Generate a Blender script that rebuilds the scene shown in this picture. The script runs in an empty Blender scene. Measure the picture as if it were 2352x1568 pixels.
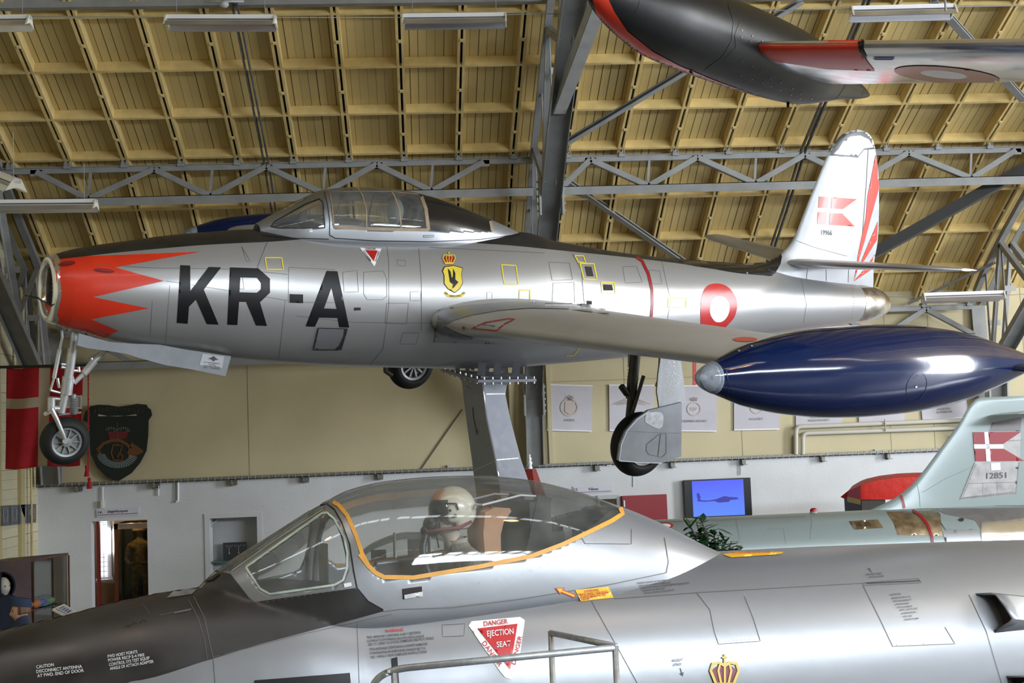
import bpy, bmesh, math, random
import numpy as np
from mathutils import Vector, Matrix
from mathutils.bvhtree import BVHTree
from mathutils.geometry import delaunay_2d_cdt
random.seed(7)
SC = bpy.context.scene
COL = SC.collection
PI = math.pi
# ------------------------------------------------------------------ camera
F, CX, CY = 2980.0, 1176.0, 784.0
EYE = Vector((0, 0, 3.2))
_e = np.array([39358.0, 1280.0, 2980.0]); _e /= np.linalg.norm(_e)
_fz = math.sin(math.radians(4.3)); _b = 1.0
for _ in range(50):
    _a = -(_b*_e[1] + _fz*_e[2])/_e[0]; _b = math.sqrt(1 - _fz*_fz - _a*_a)
_u = np.array([_a, _b, _fz]); _y = np.cross(_e, _u); _y = -_y if _y[2] < 0 else _y
W = np.array([_e, _y, _u])
cam = bpy.data.cameras.new('camera'); camo = bpy.data.objects.new('camera', cam); COL.objects.link(camo)
cam.sensor_width = 36; cam.lens = F/2352*36; cam.clip_end = 300
_r, _up, _f = Vector(W[:, 0]), Vector(W[:, 1]), Vector(W[:, 2])
_m = Matrix((_r, _up, -_f)).transposed().to_4x4(); _m.translation = EYE
camo.matrix_world = _m
SC.camera = camo
# ------------------------------------------------------------------ world, light, exposure
SC.view_settings.view_transform = 'Standard'; SC.view_settings.look = 'None'
SC.view_settings.gamma = 1; SC.view_settings.use_curve_mapping = False
SC.view_settings.exposure = 0.15
SC.cycles.use_denoising = True; SC.cycles.use_adaptive_sampling = False
SC.cycles.max_bounces = 8; SC.cycles.transparent_max_bounces = 24
SC.cycles.sample_clamp_indirect = 6
SC.cycles.caustics_reflective = False; SC.cycles.caustics_refractive = False
wd = bpy.data.worlds.new('sky'); SC.world = wd; wd.use_nodes = True
wd.node_tree.nodes['Background'].inputs[0].default_value = (0.80, 0.88, 1.0, 1)
wd.node_tree.nodes['Background'].inputs[1].default_value = 0.5
def area(name, loc, size, rot, power, col):
    l = bpy.data.lights.new(name, 'AREA'); l.shape = 'RECTANGLE'; l.size, l.size_y = size
    l.energy = power; l.color = col
    o = bpy.data.objects.new(name, l); COL.objects.link(o); o.location = loc; o.rotation_euler = rot
    return o
# daylight at the window band behind the visitor and the glazed gable on the right; the overhead fill is added
area('overhead_fill_light', (10, 5.0, 10.15), (30, 1.2), (.55, 0, 0), 1800, (0.80, 0.90, 1.0))  # added fill from above, with no skylight behind it
area('daylight_roof_window_band', (17.2, -1.55, 7.05), (20.5, 1.9), (1.0, 0, 0), 7000, (0.80, 0.90, 1.0))
area('daylight_gable_windows', (27.9, 10, 5.2), (20, 5.0), (0, PI/2, 0), 11500, (0.88, 0.93, 1.0))

# ------------------------------------------------------------------ pixel helpers (frame 2352 x 1568)
def ray(x, y):
    return Vector(W @ np.array([(x-CX)/F, (CY-y)/F, 1.0]))
def at(x, y, zc):
    return EYE + ray(x, y)*zc
def hit(x, y, o, n):
    d = ray(x, y); return EYE + d*((Vector(o)-EYE).dot(n)/d.dot(n))
def topx(p):
    c = W.T @ np.array(Vector(p)-EYE); return (CX+F*c[0]/c[2], CY-F*c[1]/c[2])
WALLY = 23.94
def pw(x, y, Y=WALLY):
    return hit(x, y, (0, Y, 0), Vector((0, 1, 0)))
def px_x(x, X):
    return hit(x[0], x[1], (X, 0, 0), Vector((1, 0, 0)))
# ------------------------------------------------------------------ materials
MATS = {}
def mat(name, col, rough=0.5, metal=0.0, noise=0.0, nscale=8.0, bump=0.0, bscale=20.0, coat=0.0, rnoise=0.0, spec=0.5, emit=None, estr=0.0):
    if name in MATS: return MATS[name]
    m = bpy.data.materials.new(name); m.use_nodes = True; nt = m.node_tree; b = nt.nodes['Principled BSDF']
    c = (*col, 1)
    b.inputs['Base Color'].default_value = c; b.inputs['Roughness'].default_value = rough
    b.inputs['Metallic'].default_value = metal; b.inputs['Coat Weight'].default_value = coat
    b.inputs['Coat Roughness'].default_value = 0.08; b.inputs['Specular IOR Level'].default_value = spec
    tc = nt.nodes.new('ShaderNodeTexCoord')
    if noise or rnoise:
        n = nt.nodes.new('ShaderNodeTexNoise'); n.inputs['Scale'].default_value = nscale; n.inputs['Detail'].default_value = 3
        nt.links.new(tc.outputs['Object'], n.inputs['Vector'])
        if noise:
            mx = nt.nodes.new('ShaderNodeMixRGB'); mx.blend_type = 'MIX'
            mr = nt.nodes.new('ShaderNodeMapRange'); mr.inputs[1].default_value = .3; mr.inputs[2].default_value = .7
            nt.links.new(n.outputs['Fac'], mr.inputs[0]); nt.links.new(mr.outputs[0], mx.inputs[0])
            mx.inputs[1].default_value = tuple(v*(1-noise) for v in col)+(1,)
            mx.inputs[2].default_value = tuple(min(1, v*(1+noise)) for v in col)+(1,)
            nt.links.new(mx.outputs[0], b.inputs['Base Color'])
        if rnoise:
            mr = nt.nodes.new('ShaderNodeMapRange'); mr.inputs[1].default_value = .3; mr.inputs[2].default_value = .7
            mr.inputs[3].default_value = max(.02, rough-rnoise); mr.inputs[4].default_value = rough+rnoise
            nt.links.new(n.outputs['Fac'], mr.inputs[0]); nt.links.new(mr.outputs[0], b.inputs['Roughness'])
    if bump:
        n2 = nt.nodes.new('ShaderNodeTexNoise'); n2.inputs['Scale'].default_value = bscale; n2.inputs['Detail'].default_value = 3
        nt.links.new(tc.outputs['Object'], n2.inputs['Vector'])
        bp = nt.nodes.new('ShaderNodeBump'); bp.inputs['Strength'].default_value = bump; bp.inputs['Distance'].default_value = 0.02
        nt.links.new(n2.outputs['Fac'], bp.inputs['Height']); nt.links.new(bp.outputs[0], b.inputs['Normal'])
    if emit:
        b.inputs['Emission Color'].default_value = (*emit, 1); b.inputs['Emission Strength'].default_value = estr
    MATS[name] = m; return m
def glass(name, tint=(0.9, 0.95, 0.93), refl=0.5, haze=0.0, hcol=(.7, .72, .7), rough=0.03):
    if name in MATS: return MATS[name]
    m = bpy.data.materials.new(name); m.use_nodes = True; nt = m.node_tree; N = nt.nodes
    for n in list(N): N.remove(n)
    out = N.new('ShaderNodeOutputMaterial'); tr = N.new('ShaderNodeBsdfTransparent'); tr.inputs[0].default_value = (*tint, 1)
    gl = N.new('ShaderNodeBsdfGlossy'); gl.inputs['Roughness'].default_value = rough
    fr = N.new('ShaderNodeFresnel'); fr.inputs[0].default_value = 1.5
    mu = N.new('ShaderNodeMath'); mu.operation = 'MULTIPLY'; mu.inputs[1].default_value = refl; mu.use_clamp = True
    mx = N.new('ShaderNodeMixShader'); L = nt.links
    L.new(fr.outputs[0], mu.inputs[0]); L.new(mu.outputs[0], mx.inputs[0]); L.new(tr.outputs[0], mx.inputs[1]); L.new(gl.outputs[0], mx.inputs[2])
    last = mx
    if haze:
        df = N.new('ShaderNodeBsdfDiffuse'); df.inputs[0].default_value = (*hcol, 1)
        tc = N.new('ShaderNodeTexCoord'); no = N.new('ShaderNodeTexNoise'); no.inputs['Scale'].default_value = 6; no.inputs['Detail'].default_value = 8
        L.new(tc.outputs['Object'], no.inputs['Vector'])
        mr = N.new('ShaderNodeMapRange'); mr.inputs[1].default_value = .3; mr.inputs[2].default_value = .75
        mr.inputs[3].default_value = haze*.6; mr.inputs[4].default_value = haze*1.5
        L.new(no.outputs['Fac'], mr.inputs[0])
        m2 = N.new('ShaderNodeMixShader'); L.new(mr.outputs[0], m2.inputs[0]); L.new(mx.outputs[0], m2.inputs[1]); L.new(df.outputs[0], m2.inputs[2]); last = m2
    L.new(last.outputs[0], out.inputs[0]); MATS[name] = m; return m
def plank_mat(name, col, period, off, axis='X', gap=0.05, dark=0.12, strong=0.35):
    m = bpy.data.materials.new(name); m.use_nodes = True; nt = m.node_tree; N = nt.nodes; L = nt.links; b = N['Principled BSDF']
    b.inputs['Roughness'].default_value = 0.55
    tc = N.new('ShaderNodeTexCoord'); sp = N.new('ShaderNodeSeparateXYZ'); L.new(tc.outputs['Object'], sp.inputs[0])
    def mth(op, a, bb=None, c=None):
        n = N.new('ShaderNodeMath'); n.operation = op
        for i, v in enumerate((a, bb, c)):
            if v is None: continue
            if isinstance(v, (int, float)): n.inputs[i].default_value = v
            else: L.new(v, n.inputs[i])
        return n.outputs[0]
    t = mth('DIVIDE', mth('ADD', sp.outputs[axis], off), period)
    fr = mth('FRACT', t); fl = mth('FLOOR', t)
    wn = N.new('ShaderNodeTexWhiteNoise'); wn.noise_dimensions = '1D'; L.new(fl, wn.inputs['W'])
    g = mth('MULTIPLY', mth('POWER', wn.outputs['Value'], 1.5), gap*1.6)
    line = mth('LESS_THAN', fr, mth('ADD', g, gap*.35))
    no = N.new('ShaderNodeTexNoise'); no.inputs['Scale'].default_value = 2.2; no.inputs['Detail'].default_value = 7; L.new(tc.outputs['Object'], no.inputs['Vector'])
    v = mth('ADD', mth('MULTIPLY', wn.outputs['Value'], .14), mth('MULTIPLY', no.outputs['Fac'], .22)); v = mth('ADD', v, .82)
    mx = N.new('ShaderNodeMixRGB'); mx.blend_type = 'MULTIPLY'; mx.inputs[0].default_value = 1; mx.inputs[1].default_value = (*col, 1)
    cb = N.new('ShaderNodeCombineXYZ'); 
    for i in range(3): L.new(v, cb.inputs[i])
    L.new(cb.outputs[0], mx.inputs[2])
    m2 = N.new('ShaderNodeMixRGB'); L.new(mx.outputs[0], m2.inputs[1]); m2.inputs[2].default_value = (col[0]*dark, col[1]*dark, col[2]*dark, 1)
    L.new(mth('MULTIPLY', line, .9), m2.inputs[0]); L.new(m2.outputs[0], b.inputs['Base Color'])
    MATS[name] = m; return m

CREAM = mat('cream_paint', (0.66, 0.50, 0.215), .5, noise=.12, nscale=5)
DECK = plank_mat('cream_planks', (0.58, 0.44, 0.185), 0.874/7, 0.874*20-1.689, 'X', .075, .07)
DARKGAP = mat('dark_gap', (0.012, 0.011, 0.01), .9)
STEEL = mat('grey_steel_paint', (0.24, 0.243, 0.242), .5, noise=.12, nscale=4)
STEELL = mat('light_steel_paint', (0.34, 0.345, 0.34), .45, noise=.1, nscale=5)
WALLW = mat('white_wall', (0.60, 0.61, 0.62), .8, noise=.05, nscale=1.5, bump=.15, bscale=30)
WALLC = mat('cream_wall', (0.50, 0.435, 0.27), .7, noise=.06, nscale=1.2, bump=.05, bscale=12)
CONC = mat('floor_paint', (0.17, 0.175, 0.185), .45, noise=.15, nscale=2)
ALU = mat('aluminium_paint', (0.38, 0.38, 0.385), .33, .5, bump=.10, bscale=2.6)
ALU2 = mat('worn_aluminium', (0.27, 0.28, 0.30), .36, .5, bump=.14, bscale=3.0)
ALUP = mat('polished_aluminium', (0.74, 0.74, 0.75), .2, .9, noise=.05, nscale=6, bump=.1, bscale=5, rnoise=.06)
BARE = mat('bare_steel_tailpipe', (0.52, 0.48, 0.44), .28, .95, noise=.25, nscale=5, rnoise=.1)
PALE = mat('silver_white_paint', (0.38, 0.39, 0.41), .42, .2, noise=.07, nscale=5, bump=.05, bscale=5, rnoise=.06)
BLK = mat('matt_black_paint', (0.018, 0.018, 0.018), .42, noise=.3, nscale=5, rnoise=.1)
BLKG = mat('gloss_black', (0.012, 0.012, 0.013), .16, noise=.2, bump=.12, bscale=4)
BLKD = mat('dusty_black_paint', (0.022, 0.021, 0.021), .40, noise=.45, nscale=3, rnoise=.1)
LETR = mat('black_lettering', (0.007, 0.007, 0.008), .4, spec=.3)
RED = mat('red_orange_paint', (0.60, 0.032, 0.010), .35, noise=.08, nscale=4, coat=.1)
REDM = mat('insignia_red', (0.42, 0.012, 0.012), .3)
REDD = mat('crimson', (0.24, 0.006, 0.012), .4)
REDC = mat('red_cloth', (0.36, 0.008, 0.014), .9, noise=.12, nscale=6, bump=.2, bscale=6)
CREAMC = mat('cream_cloth', (0.42, 0.34, 0.25), .9)
REDV = mat('red_vinyl_cover', (0.62, 0.02, 0.010), .45, noise=.1, nscale=5, bump=.4, bscale=7)
YEL = mat('yellow_paint', (0.68, 0.53, 0.05), .4)
ORY = mat('orange_yellow_seal', (0.68, 0.33, 0.05), .5, noise=.1, nscale=10)
ORL = mat('orange_yellow_label', (0.85, 0.47, 0.02), .4)
WHT = mat('white_paint', (0.78, 0.78, 0.80), .4)
BLUE = mat('navy_gloss', (0.002, 0.009, 0.048), .12, coat=.1, bump=.05, bscale=4, spec=.35)
RUB = mat('tyre_rubber', (0.011, 0.011, 0.011), .65, spec=.3)
HUB = mat('hub_grey', (0.30, 0.31, 0.31), .45, .4, noise=.15)
GEAR = mat('gear_silver', (0.52, 0.53, 0.53), .36, .55, noise=.15, nscale=12)
DGEAR = mat('oily_dark_metal', (0.06, 0.055, 0.045), .5, .5, noise=.3)
DOORG = mat('gear_door_grey', (0.24, 0.255, 0.275), .5, .3, noise=.1, nscale=6)
LINE = mat('panel_gap_line', (0.10, 0.10, 0.10), .6)
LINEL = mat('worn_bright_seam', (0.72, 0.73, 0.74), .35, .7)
BROWN = mat('brown_canopy_seal', (0.27, 0.20, 0.13), .6, noise=.2)
GLS = glass('canopy_glass', (0.92, 0.94, 0.93), .8, .10)
GLSB = glass('clear_bubble_glass', (0.95, 0.96, 0.95), .75, .075, (.62, .64, .6))
GLSW = glass('greenish_armour_glass', (0.72, 0.84, 0.80), 1.0, .12, (.6, .68, .65))
GLSC = glass('case_glass', (0.8, 0.85, 0.85), .8)
GREY104 = mat('grey_green_paint', (0.225, 0.27, 0.27), .3, .1, bump=.05, bscale=3)
BRONZE = mat('heated_titanium', (0.40, 0.32, 0.22), .34, .9, noise=.3, nscale=9, bump=.25, bscale=8, rnoise=.08)
TI = mat('titanium_panel', (0.24, 0.23, 0.225), .4, .6, noise=.12, nscale=9, rnoise=.08)
PEDM = mat('pedestal_grey_blue', (0.25, 0.27, 0.32), .6, .05, noise=.1, nscale=12, rnoise=.08)
GALV = mat('galvanised_rail', (0.36, 0.375, 0.39), .42, .6, noise=.2, nscale=25)
WOOD = mat('dark_wood', (0.05, 0.02, 0.014), .35, noise=.35, nscale=4)
TAN = mat('tan_board', (0.42, 0.26, 0.15), .6, noise=.1)
LEAF = mat('dark_green_leaf', (0.018, 0.075, 0.022), .35, noise=.4, nscale=8)
# ------------------------------------------------------------------ mesh builder
class MB:
    def __init__(s): s.v = []; s.f = []; s.m = []
    def add(s, vs, fs, mi=0):
        o = len(s.v); s.v += [Vector(v) for v in vs]; s.f += [tuple(i+o for i in f) for f in fs]; s.m += [mi]*len(fs); return s
    def box(s, a, b, mi=0):
        x0, y0, z0 = a; x1, y1, z1 = b
        return s.add([(x0,y0,z0),(x1,y0,z0),(x1,y1,z0),(x0,y1,z0),(x0,y0,z1),(x1,y0,z1),(x1,y1,z1),(x0,y1,z1)],
                     [(0,3,2,1),(4,5,6,7),(0,1,5,4),(1,2,6,5),(2,3,7,6),(3,0,4,7)], mi)
    def bar(s, p, q, w, h, up=(0, 0, 1), mi=0):
        p, q = Vector(p), Vector(q); d = (q-p).normalized(); u = Vector(up)
        x = d.cross(u)
        if x.length < 1e-4: x = d.cross(Vector((1, 0, 0)))
        x.normalize(); u = x.cross(d); x *= w/2; u = u*h/2
        return s.add([p-x-u, p+x-u, p+x+u, p-x+u, q-x-u, q+x-u, q+x+u, q-x+u],
                     [(0,1,2,3),(4,7,6,5),(0,4,5,1),(1,5,6,2),(2,6,7,3),(3,7,4,0)], mi)
    def angle(s, p, q, w, t=.012, up=(0, 0, 1), mi=0):      # L-section steel
        p, q = Vector(p), Vector(q); d = (q-p).normalized(); x = d.cross(Vector(up))
        if x.length < 1e-4: x = d.cross(Vector((1, 0, 0)))
        x.normalize(); u = x.cross(d)
        s.bar(p-u*w/2, q-u*w/2, w, t, up, mi); s.bar(p-x*w/2, q-x*w/2, t, w, up, mi); return s
    def tube(s, pts, r, n=12, mi=0, caps=True):
        pts = [Vector(p) for p in pts]; rs = r if isinstance(r, (list, tuple)) else [r]*len(pts)
        N = len(pts); rings = []
        t0 = (pts[1]-pts[0]).normalized(); a = t0.orthogonal().normalized()
        for i in range(N):
            t = (pts[min(i+1, N-1)]-pts[max(i-1, 0)]).normalized()
            a = (a - t*a.dot(t)).normalized(); b = t.cross(a)
            rings.append([pts[i]+(a*math.cos(2*PI*k/n)+b*math.sin(2*PI*k/n))*rs[i] for k in range(n)])
        vs = [v for r_ in rings for v in r_]; fs = []
        for i in range(N-1):
            for k in range(n):
                fs.append((i*n+k, i*n+(k+1) % n, (i+1)*n+(k+1) % n, (i+1)*n+k))
        if caps: fs += [tuple(range(n-1, -1, -1)), tuple((N-1)*n+k for k in range(n))]
        return s.add(vs, fs, mi)
    def lathe(s, prof, o, ax, n=40, mi=0, mis=None):   # prof: (distance along ax, radius)
        o, ax = Vector(o), Vector(ax).normalized(); a = ax.orthogonal().normalized(); b = ax.cross(a)
        vs = [o+ax*d+(a*math.cos(2*PI*k/n)+b*math.sin(2*PI*k/n))*max(r, 1e-4) for d, r in prof for k in range(n)]
        base = len(s.v); s.v += vs
        for i in range(len(prof)-1):
            for k in range(n):
                s.f.append(tuple(base+q for q in (i*n+k, i*n+(k+1) % n, (i+1)*n+(k+1) % n, (i+1)*n+k))); s.m.append(mis[i] if mis else mi)
        return s
    def grid(s, rows, mi=0, close=False, mif=None):
        base = len(s.v); m = len(rows[0])
        for r in rows: s.v += [Vector(v) for v in r]
        for i in range(len(rows)-1):
            for k in range(m if close else m-1):
                s.f.append(tuple(base+q for q in (i*m+k, i*m+(k+1) % m, (i+1)*m+(k+1) % m, (i+1)*m+k)))
                s.m.append(mif(i, k) if mif else mi)
        return s
    def prism(s, poly, d, mi=0):    # poly: 3D points of a flat outline, extruded by d
        poly = [Vector(p) for p in poly]; d = Vector(d); n = len(poly)
        fs = [tuple(range(n)), tuple(range(2*n-1, n-1, -1))] + [(i, i+n, (i+1) % n+n, (i+1) % n) for i in range(n)]
        return s.add(poly+[p+d for p in poly], fs, mi)
    def sphere(s, c, r, n=16, m=10, mi=0, sc=(1, 1, 1), M=None):
        rows = []
        for i in range(m+1):
            ph = PI*i/m
            rows.append([Vector((math.sin(ph)*math.cos(2*PI*k/n)*r*sc[0], math.sin(ph)*math.sin(2*PI*k/n)*r*sc[1], math.cos(ph)*r*sc[2])) for k in range(n)])
        rows = [[(M @ v if M else v)+Vector(c) for v in row] for row in rows]
        return s.grid(rows, mi, True)
    def xf(s, M): s.v = [M @ v for v in s.v]; return s
def link(name, mb, mats, parent=None, smooth=False, angle=None, recalc=True):
    me = bpy.data.meshes.new(name); me.from_pydata([tuple(v) for v in mb.v], [], mb.f)
    if not isinstance(mats, (list, tuple)): mats = [mats]
    for m in mats: me.materials.append(m)
    if len(mats) > 1: me.polygons.foreach_set('material_index', mb.m)
    bm = bmesh.new(); bm.from_mesh(me)
    if recalc: bmesh.ops.remove_doubles(bm, verts=bm.verts, dist=1e-5); bmesh.ops.recalc_face_normals(bm, faces=bm.faces)
    if smooth:
        for f in bm.faces: f.smooth = True
        if angle:
            for e in bm.edges:
                if len(e.link_faces) == 2 and e.calc_face_angle(0) > math.radians(angle): e.smooth = False
    bm.to_mesh(me); bm.free(); me.update()
    o = bpy.data.objects.new(name, me); COL.objects.link(o)
    if parent: o.parent = parent
    return o
def tag(o, label, cat, group=None):
    o['label'] = label; o['category'] = cat
    if group: o['group'] = group
    return o
def struct(name, mb, mats, parent=None, **k):
    o = link(name, mb, mats, parent, **k)
    if not parent: o['kind'] = 'structure'
    return o
def empty(name, loc, label, cat, group=None, M=None):
    o = bpy.data.objects.new(name, None); COL.objects.link(o); o.empty_display_size = .2
    if M is not None: o.matrix_world = M
    else: o.location = loc
    return tag(o, label, cat, group)
def solid(o, t):
    m = o.modifiers.new('thickness', 'SOLIDIFY'); m.thickness = t; m.offset = -1; return o
# ------------------------------------------------------------------ 2D shapes -> surfaces
def pip(x, y, poly):
    c = False; j = len(poly)-1
    for i in range(len(poly)):
        xi, yi = poly[i]; xj, yj = poly[j]
        if (yi > y) != (yj > y) and x < (xj-xi)*(y-yi)/(yj-yi)+xi: c = not c
        j = i
    return c
def fill2d(loops, g=None):
    vs, es = [], []
    for lp in loops:
        q = []
        for i in range(len(lp)):
            a, b = lp[i], lp[(i+1) % len(lp)]; L = math.hypot(b[0]-a[0], b[1]-a[1]); k = max(1, int(L/g)) if g else 1
            q += [(a[0]+(b[0]-a[0])*t/k, a[1]+(b[1]-a[1])*t/k) for t in range(k)]
        o = len(vs); vs += q; es += [(o+i, o+(i+1) % len(q)) for i in range(len(q))]
    if g:
        x0, x1 = min(v[0] for v in vs), max(v[0] for v in vs); y0, y1 = min(v[1] for v in vs), max(v[1] for v in vs)
        xs = np.arange(x0+g/2, x1, g); ys = np.arange(y0+g/2, y1, g)
        for x in xs:
            for y in ys:
                if sum(pip(x, y, l) for l in loops) % 2: vs.append((float(x), float(y)))
    r = delaunay_2d_cdt([Vector(v) for v in vs], es, [], 0, 1e-4)
    V = [tuple(v) for v in r[0]]; Fs = []
    for f in r[2]:
        cx_ = sum(V[i][0] for i in f)/3; cy_ = sum(V[i][1] for i in f)/3
        if sum(pip(cx_, cy_, l) for l in loops) % 2: Fs.append(tuple(f))
    return V, Fs
_TX = {}
def text2d(s):
    if s in _TX: return _TX[s]
    cu = bpy.data.curves.new('t', 'FONT'); cu.body = s; cu.resolution_u = 3; cu.offset = .012
    ob = bpy.data.objects.new('t', cu); COL.objects.link(ob)
    dg = bpy.context.evaluated_depsgraph_get(); dg.update(); me = ob.evaluated_get(dg).to_mesh()
    V = [(v.co.x, v.co.y) for v in me.vertices]; Fs = [tuple(p.vertices) for p in me.polygons]
    ob.evaluated_get(dg).to_mesh_clear(); bpy.data.objects.remove(ob); bpy.data.curves.remove(cu)
    x0, x1 = min(v[0] for v in V), max(v[0] for v in V)
    V = [((v[0]-x0)/(x1-x0), v[1]/.69) for v in V]; _TX[s] = (V, Fs); return V, Fs
def textpx(s, bl, br, up):
    V, Fs = text2d(s)
    return [(bl[0]+(br[0]-bl[0])*a+up[0]*b, bl[1]+(br[1]-bl[1])*a+up[1]*b) for a, b in V], Fs
class Surf:
    """a surface that marks are laid on"""
    def __init__(s, mbs, M=Matrix.Identity(4)):
        vs, fs = [], []
        for mb in mbs:
            o = len(vs); vs += [M @ v for v in mb.v]; fs += [tuple(i+o for i in f) for f in mb.f]
        s.t = BVHTree.FromPolygons(vs, fs); s.M = M; s.Mi = M.inverted()
    def px(s, x, y, eps=.003):
        d = ray(x, y).normalized(); h = s.t.ray_cast(EYE, d)
        if h[0] is None: return None
        n = h[1]; n = -n if n.dot(d) > 0 else n
        return s.Mi @ (h[0]+n*eps)
    def lay(s, mb, V, Fs, mi=0, eps=.003, mirror=False):
        P_ = [s.px(x, y, eps) for x, y in V]; Fs = [f for f in Fs if all(P_[i] is not None for i in f)]
        good = [f for f in Fs if max((P_[f[i]]-P_[f[i-1]]).length for i in range(len(f))) < .6]
        P2 = [p or Vector((0, 0, 0)) for p in P_]
        used = sorted({i for f in good for i in f}); mp = {u: i for i, u in enumerate(used)}
        fs = [tuple(mp[i] for i in f) for f in good]
        mb.add([P2[u] for u in used], fs, mi)
        if mirror: mb.add([Vector((P2[u].x, -P2[u].y, P2[u].z)) for u in used], [tuple(reversed(f)) for f in fs], mi)
        return mb
    def poly(s, mb, loops, g=8, mi=0, eps=.003, mirror=False):
        if isinstance(loops[0][0], (int, float)): loops = [loops]
        V, Fs = fill2d(loops, g); return s.lay(mb, V, Fs, mi, eps, mirror)
    def line(s, mb, pts, w, mi=0, eps=.003, mirror=False, g=7, closed=False):
        if closed: pts = list(pts)+[pts[0]]
        q = []
        for a, b in zip(pts, pts[1:]):
            L = math.hypot(b[0]-a[0], b[1]-a[1]); k = max(1, int(L/g)); q += [(a[0]+(b[0]-a[0])*t/k, a[1]+(b[1]-a[1])*t/k) for t in range(k)]
        q.append(pts[-1]); V = []
        for i, p in enumerate(q):
            a, b = q[max(i-1, 0)], q[min(i+1, len(q)-1)]; dx, dy = b[0]-a[0], b[1]-a[1]; l = math.hypot(dx, dy) or 1
            V += [(p[0]-dy/l*w/2, p[1]+dx/l*w/2), (p[0]+dy/l*w/2, p[1]-dx/l*w/2)]
        Fs = [(2*i, 2*i+1, 2*i+3, 2*i+2) for i in range(len(q)-1)]
        return s.lay(mb, V, Fs, mi, eps, mirror)
    def text(s, mb, t, bl, br, up, mi=0, eps=.004):
        V, Fs = textpx(t, bl, br, up); return s.lay(mb, V, Fs, mi, eps)
    def dots(s, mb, pts, step, r, mi=0, eps=.003):
        for a, b in zip(pts, pts[1:]):
            L = math.hypot(b[0]-a[0], b[1]-a[1]); k = max(1, int(L/step))
            for t in range(k):
                x, y = a[0]+(b[0]-a[0])*t/k, a[1]+(b[1]-a[1])*t/k
                s.lay(mb, [(x+r*math.cos(j*PI/3), y+r*math.sin(j*PI/3)) for j in range(6)], [tuple(range(6))], mi, eps)
        return mb
def mark(name, mb, mats, parent):
    return link(name, mb, mats, parent, smooth=True, recalc=False)
def interp(x, xs, ys): return float(np.interp(x, xs, ys))
def smooth_interp(x, pts):      # Catmull-like cubic through (x, y) points
    xs = [p[0] for p in pts]; ys = [p[1] for p in pts]
    if x <= xs[0]: return ys[0]
    if x >= xs[-1]: return ys[-1]
    i = max(j for j in range(len(xs)-1) if xs[j] <= x)
    def sl(j):
        if j == 0: return (ys[1]-ys[0])/(xs[1]-xs[0])
        if j == len(xs)-1: return (ys[-1]-ys[-2])/(xs[-1]-xs[-2])
        a = (ys[j]-ys[j-1])/(xs[j]-xs[j-1]); b = (ys[j+1]-ys[j])/(xs[j+1]-xs[j])
        return 0 if a*b <= 0 else 2*a*b/(a+b)
    h = xs[i+1]-xs[i]; t = (x-xs[i])/h; m0, m1 = sl(i)*h, sl(i+1)*h
    return (2*t**3-3*t*t+1)*ys[i]+(t**3-2*t*t+t)*m0+(-2*t**3+3*t*t)*ys[i+1]+(t**3-t*t)*m1
def superel(th, w, H, c, n=2.0):
    sn, cs = math.sin(th), math.cos(th)
    return (w*math.copysign(abs(sn)**(2/n), sn), c+H*math.copysign(abs(cs)**(2/n), cs))
def section(sx, top, bot, w, n=2.0, hb=None, K1=14, K2=34):
    """closed ring at station sx, rows split at height hb"""
    c, H = (top+bot)/2, (top-bot)/2
    tb = None
    if hb is not None:
        v = max(-1, min(1, (hb-c)/H)); tb = math.acos(math.copysign(abs(v)**(n/2), v)); tb = max(.02, min(3.0, tb))
    else: tb = PI*K1/(K1+K2)
    ths = [tb*i/K1 for i in range(K1+1)]+[tb+(PI-tb)*i/K2 for i in range(1, K2)]
    ths = ths+[PI]+[2*PI-t for t in reversed(ths[1:])]
    return [Vector((sx, *superel(t, w, H, c, n))) for t in ths]
def airfoil(ch, tk, n=14):
    """closed outline: (x from 0..ch, thickness offset)"""
    up = []
    for i in range(n+1):
        x = (1-math.cos(PI*i/n))/2
        up.append((x*ch, 5*tk*ch*(.2969*math.sqrt(x)-.126*x-.3516*x*x+.2843*x**3-.1036*x**4)))
    return up+[(x, -y) for x, y in reversed(up[1:-1])]
def tyre(mb, c, ax, R_, wd, mi=0, n=48):
    pr = []
    for k in range(17):
        t = -PI/2+PI*k/16*1.0
        pr.append((wd/2*math.sin(t)*1.0, R_-wd*.5+wd*.5*math.cos(t)))
    pr = [(-wd*.36, R_*.58)]+pr+[(wd*.36, R_*.58)]
    pr = [(d, max(r, R_*.58)) for d, r in pr]
    return mb.lathe(pr, c, ax, n, mi)
# ================================================================== THE HALL
RP = [(23.94, 5.50), (23.3, 6.02), (22.4, 6.60), (21.42, 7.17), (20.46, 7.80), (19.5, 8.2), (18.5, 8.63), (17.45, 9.07), (16.3, 9.5), (15.1, 9.88), (13.9, 10.2), (12.6, 10.42), (11.3, 10.58)]
ROOF = RP+[(10.0, 10.65)]+[(20-y, z) for y, z in reversed(RP)]
XL, XR = -6.8, 28.0
def offs(pts, d):
    out = []
    for i, p in enumerate(pts):
        a, b = pts[max(i-1, 0)], pts[min(i+1, len(pts)-1)]
        t = Vector((b[0]-a[0], b[1]-a[1])).normalized(); n = Vector((t.y, -t.x)) if True else None
        out.append((p[0]+n.x*d, p[1]+n.y*d))
    return out   # +d = above / outside of the roof line (walking from the far wall to the near wall)
mb = MB(); up = offs(ROOF, .17)
mb.grid([[Vector((XL, y, z)) for y, z in up], [Vector((XR, y, z)) for y, z in up]])
up2 = offs(ROOF, .25); mb.grid([[Vector((XL, y, z)) for y, z in up2], [Vector((XR, y, z)) for y, z in up2]])
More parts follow.
